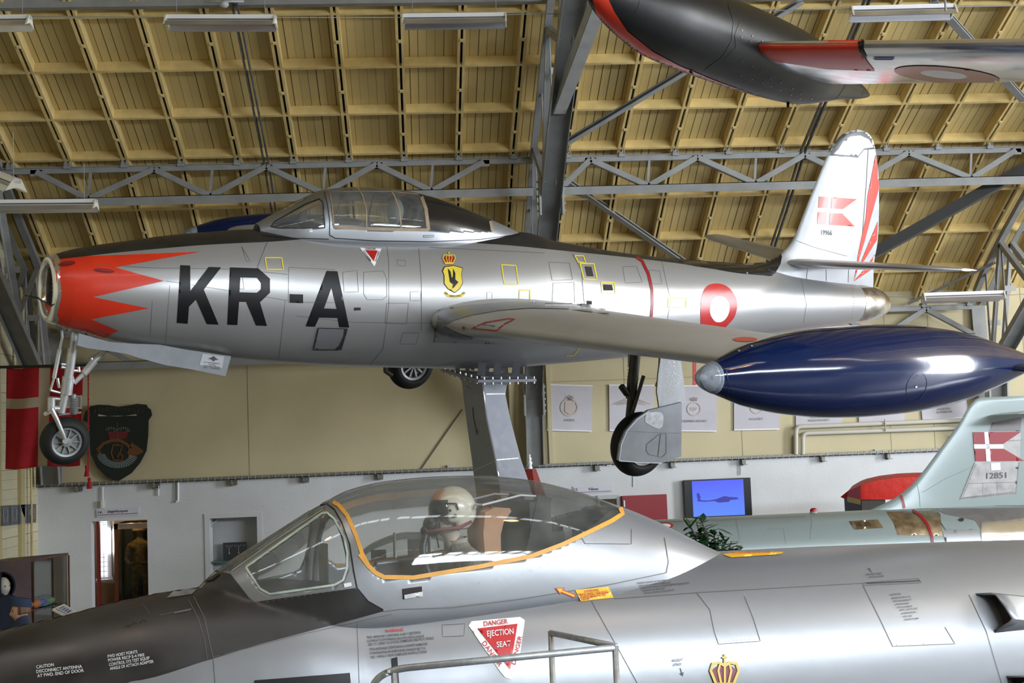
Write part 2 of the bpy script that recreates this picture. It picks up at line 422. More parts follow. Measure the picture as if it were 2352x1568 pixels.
# ridge boards are closed; the overhead fill below them is an added light
struct('ceiling', mb, DECK)
def ribbon_beam(mb, x0, x1, pts, lo, hi, mi=0):
    a, b = offs(pts, lo), offs(pts, hi); n = len(pts)
    vs = [(x, *p) for x in (x0, x1) for P_ in (a, b) for p in P_]
    fs = []
    for i in range(n-1):
        fs += [(i, i+1, 2*n+i+1, 2*n+i), (n+i, 3*n+i, 3*n+i+1, n+i+1), (i, n+i, n+i+1, i+1), (2*n+i, 2*n+i+1, 3*n+i+1, 3*n+i)]
    mb.add(vs, fs, mi)
k0 = -9
proto = None
for k in range(k0, 30):
    X = 1.689+.874*k
    if k > 16 and k % 2: continue
    mb = MB()
    if proto is None:
        ribbon_beam(mb, -.056, -.018, ROOF, 0, .17); ribbon_beam(mb, .018, .056, ROOF, 0, .17); ribbon_beam(mb, -.018, .018, ROOF, .06, .17, 1)
        for i, (y, z) in enumerate(offs(ROOF, -.004)[:-1]):          # packing blocks that bridge the gap
            y2, z2 = offs(ROOF, -.004)[i+1]; m_ = Vector((0, (y+y2)/2, (z+z2)/2)); d = Vector((0, y2-y, z2-z)).normalized()*.02
            mb.bar(m_-d, m_+d, .05, .03)
        proto = struct('ceiling_rib', mb, [CREAM, DARKGAP])
        o = proto
    else:
        o = proto.copy(); COL.objects.link(o)
    o.location.x = X
for i in range(1, len(ROOF)-1):
    y, z = ROOF[i]; a, b = ROOF[i-1], ROOF[i+1]; t = Vector((b[0]-a[0], b[1]-a[1])).normalized(); n = Vector((t.y, -t.x))
    c = Vector((0, y+n.x*.085, z+n.y*.085)); mb = MB()
    mb.bar(c+Vector((XL, 0, 0)), c+Vector((XR, 0, 0)), .045, .165, (0, n.x, n.y))
    struct('ceiling_crossbar', mb, CREAM)
# floor
mb = MB(); mb.box((XL-.2, -4.4, -.2), (XR+.2, 27, 0)); struct('floor', mb, CONC)
# ---- far wall: white below, cream above, with doorway and display niche
DX0, DX1, DZ1 = pw(209, 1195)[0], pw(338, 1195)[0], pw(300, 1194)[2]
NX0, NX1, NZ1, NZ0 = pw(481, 1186)[0], pw(590, 1186)[0], pw(540, 1188)[2], .35
RZ = 2.66
mb = MB(); Yb = WALLY
def wallpiece(mb, x0, x1, z0, z1, mi=0, y0=Yb, y1=Yb+.28): mb.box((x0, y0, z0), (x1, y1, z1), mi)
wallpiece(mb, XL, DX0, 0, RZ); wallpiece(mb, DX0, DX1, DZ1, RZ); wallpiece(mb, DX1, NX0, 0, RZ)
wallpiece(mb, NX0, NX1, NZ1, RZ); wallpiece(mb, NX0, NX1, 0, NZ0); wallpiece(mb, NX1, XR, 0, RZ)
wallpiece(mb, NX0, NX1, NZ0, NZ1, 0, Yb+.45, Yb+.5); wallpiece(mb, NX0-.04, NX0, NZ0, NZ1, 0, Yb+.28, Yb+.5); wallpiece(mb, NX1, NX1+.04, NZ0, NZ1, 0, Yb+.28, Yb+.5)
wallpiece(mb, NX0, NX1, NZ1, NZ1+.04, 0, Yb+.28, Yb+.5)
struct('wall_back', mb, WALLW)
mb = MB(); wallpiece(mb, XL, XR, RZ, 6.1)
seam = mat('wall_seam', (0.34, 0.29, 0.17), .8)
for x in [-3.05, 2.05, 2.42, 3.88, 6.05, 8.9, 9.75, 11.6]: mb.box((x, Yb-.004, RZ+.05), (x+.012, Yb, 5.9), 1)
mb.box((2.3, Yb-.004, 4.22), (11.5, Yb, 4.235), 1)
struct('wall_back_upper', mb, [WALLC, seam])
# pilaster strips painted cream beside the column
mb = MB(); mb.box((1.72, Yb-.05, RZ), (2.05, Yb, 5.4)); mb.box((2.42, Yb-.05, RZ), (2.5, Yb, 5.4)); struct('trim_1', mb, WALLC)
# cable tray along the wall
mb = MB(); mb.box((XL, Yb-.10, 2.665), (XR, Yb-.085, 2.725)); mb.box((XL, Yb-.10, 2.665), (XR, Yb, 2.675))
for i in range(150):
    x = -6.9+i*.12; mb.box((x, Yb-.106, 2.66), (x+.012, Yb-.10, 2.73), 1)
mb.tube([(XL, Yb-.05, 2.70), (XR, Yb-.05, 2.70)], .018, 8, 1)
tray = mat('tray_grey', (0.20, 0.195, 0.17), .5, .4, noise=.3, nscale=30)
tag(link('cable_tray', mb, [tray, mat('tray_light', (.36, .34, .29), .5)]), 'long grey cable tray running along the back wall where cream meets white', 'cable tray')
for px_ in [(185, 1122), (362, 1109), (540, 1102), (705, 1094), (875, 1089), (1372, 1073), (1545, 1068), (1708, 1064), (1890, 1058), (2040, 1053)]:
    p = pw(*px_); mb = MB(); mb.box((p.x-.06, Yb-.14, 2.56), (p.x+.04, Yb, 2.575)); mb.box((p.x-.06, Yb-.14, 2.56), (p.x-.045, Yb, 2.66)); mb.box((p.x-.05, Yb-.012, 2.56), (p.x+.04, Yb, 2.66))
    tag(link('tray_bracket', mb, tray), 'small steel bracket carrying the cable tray on the back wall', 'bracket', 'cable tray brackets')
# small boxes and conduits
def wallbox(name, x0, y0, x1, y1, m, label, cat, d=.06, group=None):
    a, b = pw(x0, y0, Yb-.05), pw(x1, y1, Yb-.05); mb = MB(); mb.box((a.x, Yb-d, b.z), (b.x, Yb, a.z)); mb.box((a.x+.015, Yb-d-.006, b.z+.015), (b.x-.015, Yb-d, a.z-.015))
    return tag(link(name, mb, m), label, cat, group)
boxm = mat('grey_plastic', (.42, .44, .45), .5); ivory = mat('ivory_plastic', (.66, .64, .54), .45)
wallbox('junction_box', 1027, 1068, 1039, 1081, boxm, 'grey junction box on the cream wall left of the aircraft pedestal', 'junction box')
wallbox('junction_box', 1393, 1059, 1404, 1069, WHT, 'white junction box on the cable tray beside the covered wheel', 'junction box')
wallbox('junction_box', 2009, 1032, 2022, 1043, boxm, 'grey junction box on the cable tray beneath the two heating pipes', 'junction box')
wallbox('junction_box', 2181, 1001, 2196, 1017, WHT, 'white rounded box on the cream wall beside the grey-green tail fin', 'junction box')
def wallpipe(name, pts, r, m, label, cat, off=.03):
    P_ = [pw(x, y, Yb-off) for x, y in pts]; P_ = [Vector((p.x, Yb-off, p.z)) for p in P_]
    Q = [P_[0]]
    for a, b, c in zip(P_, P_[1:], P_[2:]):
        e = min(.09, (b-a).length/3, (c-b).length/3)
        for t in (0, .25, .5, .75, 1):
            A, B = b+(a-b).normalized()*e, b+(c-b).normalized()*e
            Q.append(A.lerp(b, t).lerp(b.lerp(B, t), t))
    Q.append(P_[-1]); mb = MB().tube(Q, r, 10)
    return tag(link(name, mb, m, smooth=True, angle=50), label, cat)
pipem = mat('pipe_lagging', (.50, .48, .42), .6)
wallpipe('heating_pipe', [(1828, 1043), (1828, 980), (2300, 961)], .042, pipem, 'outer thick beige heating pipe bent along the cream wall, upper of the two', 'pipe', .10)
wallpipe('heating_pipe', [(1844, 1043), (1844, 995), (2300, 979)], .040, pipem, 'inner beige heating pipe bent along the cream wall, lower of the two', 'pipe', .10)
wallpipe('conduit', [(236, 1118), (236, 1152)], .012, WHT, 'thin white conduit above the doorway sign', 'conduit')
wallbox('wall_switch', 230, 1150, 238, 1166, ivory, 'ivory switch box on the white wall above the doorway sign', 'switch')
wallpipe('conduit', [(364, 1116), (364, 1138)], .012, WHT, 'short white conduit below the tray, left of the longer one', 'conduit')
wallpipe('conduit', [(409, 1106), (409, 1150), (404, 1152)], .02, WHT, 'longer white conduit with a hooked end below the tray', 'conduit')
wallpipe('conduit', [(1701, 1064), (1701, 1090)], .012, boxm, 'thin grey conduit dropping to the wall television', 'conduit')
wallpipe('conduit', [(1454, 1066), (1454, 1118)], .012, boxm, 'thin grey conduit under the covered wheel', 'conduit', .004)
wallpipe('flag_rope', [(2032, 962), (2034, 990)], .012, mat('rope', (.42, .33, .3), .8), 'thin cord hanging over the heating pipes below the banner', 'cord', .16)
# room behind the doorway: reveal, red frame, orange side wall, window, glass case with figure
mb = MB(); mb.box((DX0-.9, Yb+.28, 0), (DX0-.85, 27, 3)); mb.box((DX0-.9, 27, 0), (DX1+.95, 27.05, 3)); mb.box((DX1+.9, Yb+.28, 0), (DX1+.95, 27, 3)); mb.box((DX0-.9, Yb+.28, 2.5), (DX1+.95, 27, 2.55))
struct('wall_side_room', mb, mat('ochre_board', (.40, .25, .13), .6, noise=.08))
area('daylight_side_room_window', (DX0-.1, 25.6, 1.55), (.4, 1.1), (0, -PI/2, .6), 14, (.95, .98, 1))
p0 = pw(236, 1196, Yb+.9)
def onY(x, y, Y): return hit(x, y, (0, Y, 0), Vector((0, 1, 0)))
mb = MB()
mb.box((DX0+.045, Yb+.2, 0), (DX0+.09, Yb+.3, DZ1)); struct('door_1', mb, mat('dark_red_frame', (.16, .012, .012), .4))
# splayed window wall seen through the doorway
Yw = Yb+1.5
a, b = onY(226, 1194, Yw), onY(259, 1380, Yw)
w = MB(); w.box((a.x-.02, Yw, 0), (onY(266, 1300, Yw).x, Yw+.04, onY(240, 1340, Yw).z)); struct('trim_2', w, mat('ochre_board', (.40, .25, .13), .6))
w = MB(); aa, bb = onY(229, 1190, Yw+.3), onY(247, 1325, Yw+.3)
w.box((aa.x, Yw+.3, bb.z), (bb.x, Yw+.32, aa.z+.2))
skyw = mat('bright_window_sky', (.8, .85, .9), .5, emit=(.85, .93, 1), estr=1.5)
w2 = MB(); struct('window_1', w, skyw)
w = MB()
for i in range(26): z = bb.z+.45+i*.035; w.box((aa.x, Yw+.27, z), (bb.x, Yw+.285, z+.008))
for i in range(5): z = bb.z+.02+i*.09; w.box((aa.x, Yw+.27, z), (bb.x, Yw+.285, z+.01))
w.box(((aa.x+bb.x)/2, Yw+.27, bb.z), ((aa.x+bb.x)/2+.01, Yw+.285, bb.z+.45))
tag(link('window_blind', w, mat('blind_grey', (.55, .57, .58), .5)), 'pale slatted blind on the window seen through the doorway', 'blind')
w = MB(); cc = onY(258, 1196, Yw)
w.prism([(bb.x, Yw+.3, bb.z-.02), (bb.x, Yw+.3, 3), (cc.x, Yw, 3), (cc.x, Yw, bb.z-.02)], (.03, .01, 0)); w.box((aa.x-.1, Yw, bb.z-.06), (cc.x, Yw+.3, bb.z-.02)); struct('window_1_sill', w, WHT)
w = MB(); tt = onY(262, 1330, Yw); tx = tt.x
w.tube([(tx-.02, Yw-.05, 2.5), (tx-.02, Yw-.05, onY(262, 1318, Yw).z), (tx+.02, Yw-.06, onY(262, 1333, Yw).z)], .012, 8); w.sphere((tx+.02, Yw-.06, onY(262, 1335, Yw).z), .03, 10, 6)
tag(link('white_pipe', w, WHT, smooth=True), 'thin white pipe with a ball end inside the doorway', 'pipe')
# glass case with camouflaged mannequin inside the doorway
Yc = Yb+.9
ca = onY(262, 1203, Yc); cb = onY(345, 1410, Yc); fr = mat('orange_brown_wood', (.34, .10, .03), .45)
c = empty('display_case', (ca.x, Yc, 0), 'glass display case with orange wooden frame inside the doorway', 'display case')
w = MB(); hx = cb.x-ca.x+.3
w.box((0, -.02, 0), (.07, .05, ca.z)); link('frame_post', w, fr, c)
w = MB(); w.box((0, -.02, ca.z-.10), (hx, .05, ca.z)); link('frame_top', w, WHT, c)
w = MB(); w.box((.07, 0, .0), (hx, .008, ca.z-.1)); link('glass_pane', w, GLSC, c)
w = MB(); w.box((0, .9, 0), (hx, .95, ca.z)); w.box((0, .05, 0), (.03, .9, ca.z)); w.box((0, .05, -.0), (hx, .9, .05)); link('back_panel', w, mat('case_dark', (.02, .016, .012), .7), c)
def figure(name, loc, h, facing, label, mats, head_only=False, group=None):
    """standing mannequin: one continuous skinned body; hair / headgear and clothes are children"""
    root = empty(name, loc, label, 'mannequin', group); root.rotation_euler.z = facing
    return root
def skinbody(name, pts, edges, m, parent, sub=2):
    me = bpy.data.meshes.new(name); me.from_pydata([p[:3] for p in pts], edges, []); me.materials.append(m)
    o = bpy.data.objects.new(name, me); COL.objects.link(o); o.parent = parent
    o.modifiers.new('skin', 'SKIN')
    if not me.skin_vertices: 
        bm = bmesh.new(); bm.from_mesh(me); bm.verts.layers.skin.verify(); bm.to_mesh(me); bm.free()
    for i, p in enumerate(pts):
        sv = me.skin_vertices[0].data[i]; r = p[3]; sv.radius = (r, p[4] if len(p) > 4 else r); sv.use_root = (i == 0)
    s = o.modifiers.new('sub', 'SUBSURF'); s.levels = s.render_levels = sub
    for f in me.polygons: f.use_smooth = True
    return o
def body(parent, h, m, arms='down', name='clothed_body'):
    s = h/1.8
    P_ = [(0,0,.95,.15,.11),(0,0,1.12,.14,.10),(0,0,1.3,.16,.11),(0,0,1.44,.12,.09),(0,-.0,1.53,.055,.055),(0,-.01,1.60,.055,.055),
          (-.1,0,.88,.09,.09),(-.11,-.01,.5,.062,.065),(-.12,.02,.1,.045,.05),(-.12,-.13,.04,.035,.045),
          (.1,0,.88,.09,.09),(.11,-.01,.5,.062,.065),(.12,.02,.1,.045,.05),(.12,-.13,.04,.035,.045)]
    E_ = [(0,1),(1,2),(2,3),(3,4),(4,5),(0,6),(6,7),(7,8),(8,9),(0,10),(10,11),(11,12),(12,13)]
    for sg in (-1, 1):
        o = len(P_)
        if arms == 'front': P_ += [(.2*sg,0,1.40,.06,.065),(.27*sg,.02,1.14,.05,.05),(.16*sg,-.2,1.06,.04,.04),(.06*sg,-.25,1.08,.032,.028)]
        else: P_ += [(.2*sg,0,1.40,.06,.065),(.26*sg,.02,1.12,.05,.05),(.27*sg,-.05,.88,.038,.04),(.26*sg,-.08,.78,.03,.035)]
        E_ += [(3,o),(o,o+1),(o+1,o+2),(o+2,o+3)]
    return skinbody(name, [(x*s,y*s,z*s,a*s,b*s) for x,y,z,a,b in P_], E_, m, parent)
def head(parent, c, s, skin, turn=0, name='head'):
    """face toward -Y; about .24 tall"""
    mb = MB(); rows = []
    M = Matrix.Translation(c) @ Matrix.Rotation(turn, 4, 'Z')
    for i in range(15):
        t = PI*i/14; z = math.cos(t)*.118; row = []
        for k in range(20):
            a = 2*PI*k/20; r = math.sin(t)
            x = r*.075*math.sin(a); y = -r*.095*math.cos(a)
            if z < 0: x *= 1+z*2.2; y = y*(1+z*1.4)-.006
            front = max(0, math.cos(a))**6
            y -= front*.020*math.exp(-((z+.022)/.022)**2)*(1 if abs(math.sin(a)) < .35 else 0)      # nose
            y -= front*.007*math.exp(-((z+.060)/.012)**2)                                            # lips
            y -= front*.006*math.exp(-((z+.100)/.015)**2)
            ey = math.exp(-((abs(math.sin(a))-.42)/.16)**2)*math.exp(-((z-.012)/.016)**2)*(math.cos(a) > 0); y += ey*.010
            row.append(Vector((x, y, z)))
        rows.append(row)
    mb.grid(rows, 0, True)
    for sg in (-1, 1): mb.sphere((sg*.077, .012, -.005), .03, 10, 8, 0, (.35, .6, 1.1)); mb.sphere((sg*.030, -.079, .012), .011, 10, 8, 1)
    mb.tube([(0, .01, -.07), (0, .02, -.19)], [.052, .058], 14)
    S_ = Matrix.Scale(s, 4); mb.xf(M @ S_)
    return link(name, mb, [skin, mat('eye_dark', (.02, .015, .012), .3)], parent, smooth=True, recalc=False)
CAMO = mat('camouflage', (.20, .125, .035), .8, noise=.6, nscale=14)
fg = figure('mannequin', (onY(322, 1300, Yc+.45).x, Yc+.45, .08), 1.8, 0, 'mannequin in brown camouflage uniform and helmet behind the glass in the doorway', None)
body(fg, 1.78, CAMO, 'front'); head(fg, Vector((0, -.01, 1.66)), 1.0, mat('dark_face', (.12, .06, .03), .6))
mb = MB(); mb.lathe([(0, .145), (.03, .135), (.10, .10), (.14, .04), (.15, .001)], (0, 0, 1.67), (0, 0, 1), 20); link('helmet', mb, CAMO, fg, smooth=True)
# warm lamp inside the case
l = bpy.data.lights.new('case_lamp', 'POINT'); l.energy = 5; l.color = (1, .62, .25); l.shadow_soft_size = .05
lo = bpy.data.objects.new('case_lamp', l); COL.objects.link(lo); lo.location = (fg.location.x-.1, Yc+.15, 2.0)
# niche frame, shelf, small board
mb = MB(); t = .09
for bx in (((NX0-t), NZ0-t, NX0, NZ1), (NX1, NZ0-t, NX1+t, NZ1), (NX0-t, NZ1, NX1+t, NZ1+t)): mb.box((bx[0], Yb-.02, bx[1]), (bx[2], Yb, bx[3]))
struct('trim_3', mb, WALLW)
sz = pw(520, 1290)[2]; mb = MB(); mb.box((NX0, Yb+.02, sz-.01), (NX1, Yb+.44, sz+.01)); tag(link('glass_shelf', mb, mat('shelf_green', (.1, .2, .17), .15)), 'thin green glass shelf in the recess of the white wall', 'shelf')
a, b = pw(512, 1248, Yb+.25), pw(567, 1288, Yb+.25)
bd = empty('tool_board', (a.x, Yb+.25, sz+.012), 'small dark board of keys standing on the recess shelf', 'board')
mb = MB().box((0, 0, 0), (b.x-a.x, .02, a.z-b.z-.02)); link('panel', mb, mat('dark_grey_board', (.05, .055, .06), .5), bd)
mb = MB()
for i in range(5): mb.tube([(.05+i*.075, -.006, .27), (.075+i*.075, -.006, .23), (.1+i*.075, -.006, .27)], .004, 6)
for i in (0, 1): mb.tube([(.11+i*.17, -.006, .24), (.11+i*.17, -.006, .13)], .006, 6); mb.sphere((.11+i*.17, -.008, .12), .016, 8, 6)
link('hanging_keys', mb, boxm, bd)
mb = MB(); mb.box((NX0, Yb+.1, NZ1-.16), (NX0+.03, Yb+.2, NZ1-.05)); mb.bar((NX0+.03, Yb+.14, NZ1-.1), (NX0+.12, Yb+.12, NZ1-.05), .02, .02)
tag(link('door_hinge', mb, GEAR), 'metal hinge inside the top left of the wall recess', 'hinge')
# ---- left gable wall: boarding and cream posts
BOARD = plank_mat('cream_boards', (.60, .55, .38), .16, 5, 'Z', .04, .25)
mb = MB(); mb.box((XL-.15, -4.2, 0), (XL, 27, 11.6)); struct('wall_left', mb, BOARD)
for y in [x*1.25+11.5 for x in range(0, 10)]:
    mb = MB(); mb.box((XL, y, 0), (XL+.06, y+.22, 8.5 if y > 21 else 10)); struct('trim_4', mb, mat('cream_post', (.47, .40, .20), .55))
# ---- near wall with its window band, right gable with high glazing (both behind / beside the visitor)
mb = MB(); y0, y1 = -4.2, -3.98
mb.box((XL, y0, 0), (XR, y1, 5.9)); struct('wall_front', mb, mat('dark_cream_wall', (.30, .27, .19), .8))
mb = MB()
for i in range(44): x = XL+i*.8; mb.bar((x, -2.45, 6.45), (x, -.45, 7.72), .09, .06)
mb.bar((XL, -1.45, 7.06), (XR, -1.45, 7.06), .05, .05); mb.bar((XL, -2.5, 6.42), (XR, -2.5, 6.42), .1, .1); mb.bar((XL, -.4, 7.75), (XR, -.4, 7.75), .1, .1)
struct('window_2', mb, STEEL)
mb = MB(); mb.box((XR, -4.2, 0), (XR+.15, 27, 2.6)); mb.box((XR, -4.2, 8), (XR+.15, 27, 11.6)); struct('wall_right', mb, WALLW)
mb = MB()
for i in range(15): y = -4+i*1.9; mb.box((XR-.02, y, 2.6), (XR+.08, y+.1, 8))
struct('window_3', mb, STEEL)
# ---- steel: lattice girders along the roof and portal frames
def lattice_girder(Y, zt, zb, x0, x1, nodes, label, frames):
    g = empty('lattice_girder', (x0, Y, zb), label, 'girder'); O = Vector((x0, Y, zb))
    mb = MB(); mb.bar(Vector((0, 0, zt-zb)), Vector((x1-x0, 0, zt-zb)), .10, .012); mb.bar(Vector((0, 0, zt-zb-.05)), Vector((x1-x0, 0, zt-zb-.05)), .06, .085)
    for k in range(-9, 14):
        X = 1.689+.874*k
        if x0 < X < x1: mb.box((X-x0-.05, -.07, zt-zb-.03), (X-x0+.05, .06, zt-zb+.05)); mb.tube([(X-x0-.035, -.08, zt-zb+.02), (X-x0-.035, -.02, zt-zb+.1)], .012, 6); mb.tube([(X-x0+.035, -.08, zt-zb+.02), (X-x0+.035, -.02, zt-zb+.1)], .012, 6)
    link('top_chord', mb, STEEL, g)
    mb = MB(); mb.box((0, -.055, -.07), (x1-x0, -.045, .07)); mb.box((0, -.055, .06), (x1-x0, .06, .07)); link('bottom_chord', mb, STEEL, g)
    for (xa, up_a, xb) in nodes:
        za, zb_ = ((zt-zb-.06, .05) if up_a else (.05, zt-zb-.06)); mb = MB()
        thin = abs(xa-xb) < .2
        mb.angle((xa-x0, 0, za), (xb-x0, 0, zb_), .035 if thin else .085, .01, (0, 1, 0)); link('brace', mb, STEEL, g)
        if not thin and up_a: m2 = MB(); m2.box((xa-x0-.09, -.03, zt-zb-.13), (xa-x0+.09, -.02, zt-zb-.03)); link('gusset_plate', m2, STEEL, g)
    return g
def nodes_for(pxs_top, pxs_bot, Y, ytop, ybot):
    T = [pw(x, ytop(x), Y).x for x in pxs_top]; B = [pw(x, ybot(x), Y).x for x in pxs_bot]; out = []
    for t in T:
        for b in B:
            if .2 < abs(t-b) < 1.3: out.append((t, True, b))
    for b in B: 
        out.append((b-.02, False, b+.03))
    return out
yt = lambda x: 372-.021*x; yb = lambda x: 472-.027*x
lattice_girder(20.46, 7.69, 7.13, -6.85, 1.98, nodes_for([84, 355, 612, 865, 1110], [205, 485, 745, 992], 20.46, yt, yb), 'grey lattice girder under the curved roof, left of the middle frame', None)
lattice_girder(20.46, 7.69, 7.13, 2.28, 10.55, nodes_for([1355, 1600, 1846, 2084, 2330], [1290, 1490, 1735, 1975, 2230], 20.46, yt, yb), 'grey lattice girder under the curved roof, right of the middle frame', None)
lattice_girder(23.62, 5.40, 4.78, -6.2, 1.95, [(x, True, x+.85) for x in np.arange(-5.9, 1, 1.7)]+[(x, True, x-.85) for x in np.arange(-5, 2, 1.7)], 'grey eaves girder against the cream wall, behind the jet nose and fuselage', None)
lattice_girder(23.62, 5.40, 4.78, 2.25, 10.5, [(x, True, x+.9) for x in np.arange(2.4, 10, 1.8)]+[(x, True, x-.9) for x in np.arange(4.2, 11, 1.8)], 'grey eaves girder against the cream wall, behind the jet tail', None)
mb = MB(); q = (17.2, pw(700, 3, 17.2).z); mb.bar((XL, q[0], q[1]), (1.95, q[0], q[1]), .12, .12); mb.bar((2.3, q[0], q[1]), (XR, q[0], q[1]), .12, .12)
struct('trim_5', mb, STEEL)
INN = [(4.0, 8.7), (7.0, 9.4), (10, 9.6), (12.5, 9.4), (14.5, 9.0), (16, 8.45), (17.8, 7.6), (19.7, 6.5), (21.5, 5.4), (22.9, 4.5), (23.35, 3.9), (23.55, 2.72)]
OUT = [p for p in offs(ROOF, -.14)[:16]][::-1]
def frame(X, label, wide=.30, group=None):
    g = empty('steel_frame', (X, 23.4, 2.72), label, 'steel frame', group); O = Vector((X, 23.4, 2.72))
    L = lambda dx, y, z: Vector((dx, y-23.4, z-2.72))
    mb = MB()
    for (a, b) in zip(INN, INN[1:]):
        t = Vector((0, b[0]-a[0], b[1]-a[1])).normalized(); n = Vector((0, t.z, -t.y))
        mb.bar(L(0, *a)-t*.01, L(0, *b)+t*.01, wide, .014, n)
        for sx in (-1, 1): mb.bar(L(sx*wide/2, *a)-n*.0-n*-.055, L(sx*wide/2, *b)+n*.055, .012, .12, n)
    link('inner_chord', mb, STEEL, g)
    mb = MB()
    for (a, b) in zip(OUT, OUT[1:]):
        t = Vector((0, b[0]-a[0], b[1]-a[1])).normalized(); n = Vector((0, t.z, -t.y))
        for sx in (-1, 1): mb.bar(L(sx*.12, *a), L(sx*.12, *b), .10, .012, n); mb.bar(L(sx*.16, *a)-n*.05, L(sx*.16, *b)-n*.05, .012, .1, n)
    mb.bar(L(0, *OUT[-1]), L(0, 23.75, 2.72), .26, .03, (0, 1, 0))
    link('outer_chord', mb, STEEL, g)
    # lattice between the chords
    iy = [p[0] for p in INN]; iz = [p[1] for p in INN]; oy = [p[0] for p in OUT]; oz = [p[1] for p in OUT]
    st = [8, 9.4, 10.8, 12.2, 13.6, 15, 16.3, 17.6, 18.9, 20.2, 21.4, 22.5, 23.2]
    for i in range(len(st)-1):
        for sx in (-1, 1):
            mb = MB(); a, b = (st[i], st[i+1])
            A = L(sx*.10, a, interp(a, iy, iz)); B = L(sx*.10, b, interp(b, oy, oz))
            if i % 2: A = L(sx*.10, a, interp(a, oy, oz)); B = L(sx*.10, b, interp(b, iy, iz))
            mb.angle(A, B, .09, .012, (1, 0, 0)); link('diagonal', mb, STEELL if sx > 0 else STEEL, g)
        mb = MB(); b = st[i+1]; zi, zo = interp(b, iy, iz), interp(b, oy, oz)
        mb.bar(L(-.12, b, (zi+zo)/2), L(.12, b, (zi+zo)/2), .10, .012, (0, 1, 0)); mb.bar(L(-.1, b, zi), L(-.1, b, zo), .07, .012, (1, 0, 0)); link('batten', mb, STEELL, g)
    mb = MB()
    for z in (3.9, 6.8):
        y = interp(z, iz[::-1], iy[::-1])
        for sx in (-1, 1):
            mb.bar(L(sx*.17, y-.05, z-.28), L(sx*.17, y-.12, z+.28), .03, .2, (0, 1, 0))
            for q_ in range(5): mb.sphere(L(sx*.195, y-.08, z-.22+q_*.11), .022, 6, 4)
    link('splice_plate', mb, STEELL, g)
    return g
frame(2.12, 'riveted steel lattice frame in the middle, descending behind the jet canopy')
frame(-6.45, 'steel lattice frame at the far left behind the jet nose')
frame(10.72, 'steel lattice frame at the far right behind the blue tank')
# mid-bay roof ties and wind braces (each lies where the roof geometry puts it)
def roofz(y, d=-.1): 
    q = offs(ROOF, d)[:17]; return interp(y, [p[0] for p in q][::-1], [p[1] for p in q][::-1])
for X, lb in ((-2.23, 'dark rusty roof tie between the lamps on the left, running up the slope'), (6.42, 'dark roof tie on the right, passing behind the tail fin')):
    mb = MB(); ys = [23.6, 22.4, 21.4, 20.46, 19.5, 18.5, 17.4, 16.3, 15.1]
    for a, b in zip(ys, ys[1:]):
        for dx in (-.035, .035): mb.bar((X+dx, a, roofz(a)), (X+dx, b, roofz(b)), .02, .07)
    tag(link('roof_tie', mb, mat('dark_flaking_steel', (.085, .088, .095), .6, noise=.5, nscale=9)), lb, 'roof tie')
def brace(name, pa, ya, pb, yb_, w, m, label):
    A, B = pw(*pa, ya), pw(*pb, yb_); mb = MB(); mb.angle(A, B, w, .014, (0, 0, 1)); mb.bar(A, B, w*.8, .012)
    return tag(link(name, mb, m), label, 'brace')
brace('wind_brace', (1293, 328), 19.3, (1840, -2), 16.9, .11, STEEL, 'grey wind brace rising from the middle frame behind the black tank')
brace('wind_brace', (1290, 402), 21.0, (1575, 600), 22.9, .13, STEELL, 'light grey channel brace falling right of the middle frame behind the jet spine')
brace('wind_brace', (2380, 372), 20.4, (2005, 582), 21.9, .17, mat('dark_brace', (.075, .08, .085), .5), 'heavy dark brace falling left from the right frame to the tail fin')
brace('wind_brace', (2286, 602), 22.8, (2085, 697), 23.7, .04, STEEL, 'thin grey brace below the right frame knee')
brace('wind_brace', (2145, -5), 17.4, (2352, 225), 18.9, .12, STEELL, 'grey brace crossing the roof behind the upper right lamp')
brace('frame_strut', (1385, -20), 14.8, (1284, 248), 17.55, .17, STEELL, 'bright heavy strut bolted to the middle frame, running up to the right')
# ================================================================== JET WITH BLUE TIP TANKS (hung / on pedestal)
def frameM(o, s, t, h):      # local x = aft, y = starboard, z = up
    M = Matrix((Vector(s), Vector(t), Vector(h))).transposed().to_4x4(); M.translation = o; return M
def _R(yaw, pit, rol):
    cy, sy, cp, sp, cr, sr = math.cos(yaw), math.sin(yaw), math.cos(pit), math.sin(pit), math.cos(rol), math.sin(rol)
    A = np.array([[1, 0, 0], [0, 0, 1], [0, -1, 0]], float)
    return np.array([[cy, 0, sy], [0, 1, 0], [-sy, 0, cy]]) @ np.array([[1, 0, 0], [0, cr, -sr], [0, sr, cr]]) @ np.array([[cp, -sp, 0], [sp, cp, 0], [0, 0, 1]]) @ A
_q = W @ _R(-.5893, .0045, -.1624)
M84 = frameM(EYE+Vector(W @ np.array([-4.3303, .4928, 12.1006])), _q[:, 0], -_q[:, 1], _q[:, 2]); M84i = M84.inverted()
def loc(M, x, y, l=0.0):     # pixel on the local plane y = l (l<0 is the side towards the visitor)
    n = M.to_3x3() @ Vector((0, 1, 0)); return M.inverted() @ hit(x, y, M @ Vector((0, l, 0)), n)
def profile(M, pts): return [(lambda p: (p.x, p.z))(loc(M, *q)) for q in pts]
A = empty('jet_fighter', (0, 0, 0), 'silver straight-wing jet fighter lettered KR-A with red flames on its nose, raised on a pedestal', 'aircraft', None, M84)
top = profile(M84, [(110, 590), (150, 578), (200, 567), (300, 553), (400, 540), (500, 532), (590, 527)])+[(2.6, .645), (3.3, .65), (4.0, .67), (4.7, .72)]+profile(M84, [(1200, 533), (1270, 552), (1350, 567), (1450, 583), (1550, 594), (1650, 602), (1740, 609), (1800, 625), (1880, 640), (1960, 652)])
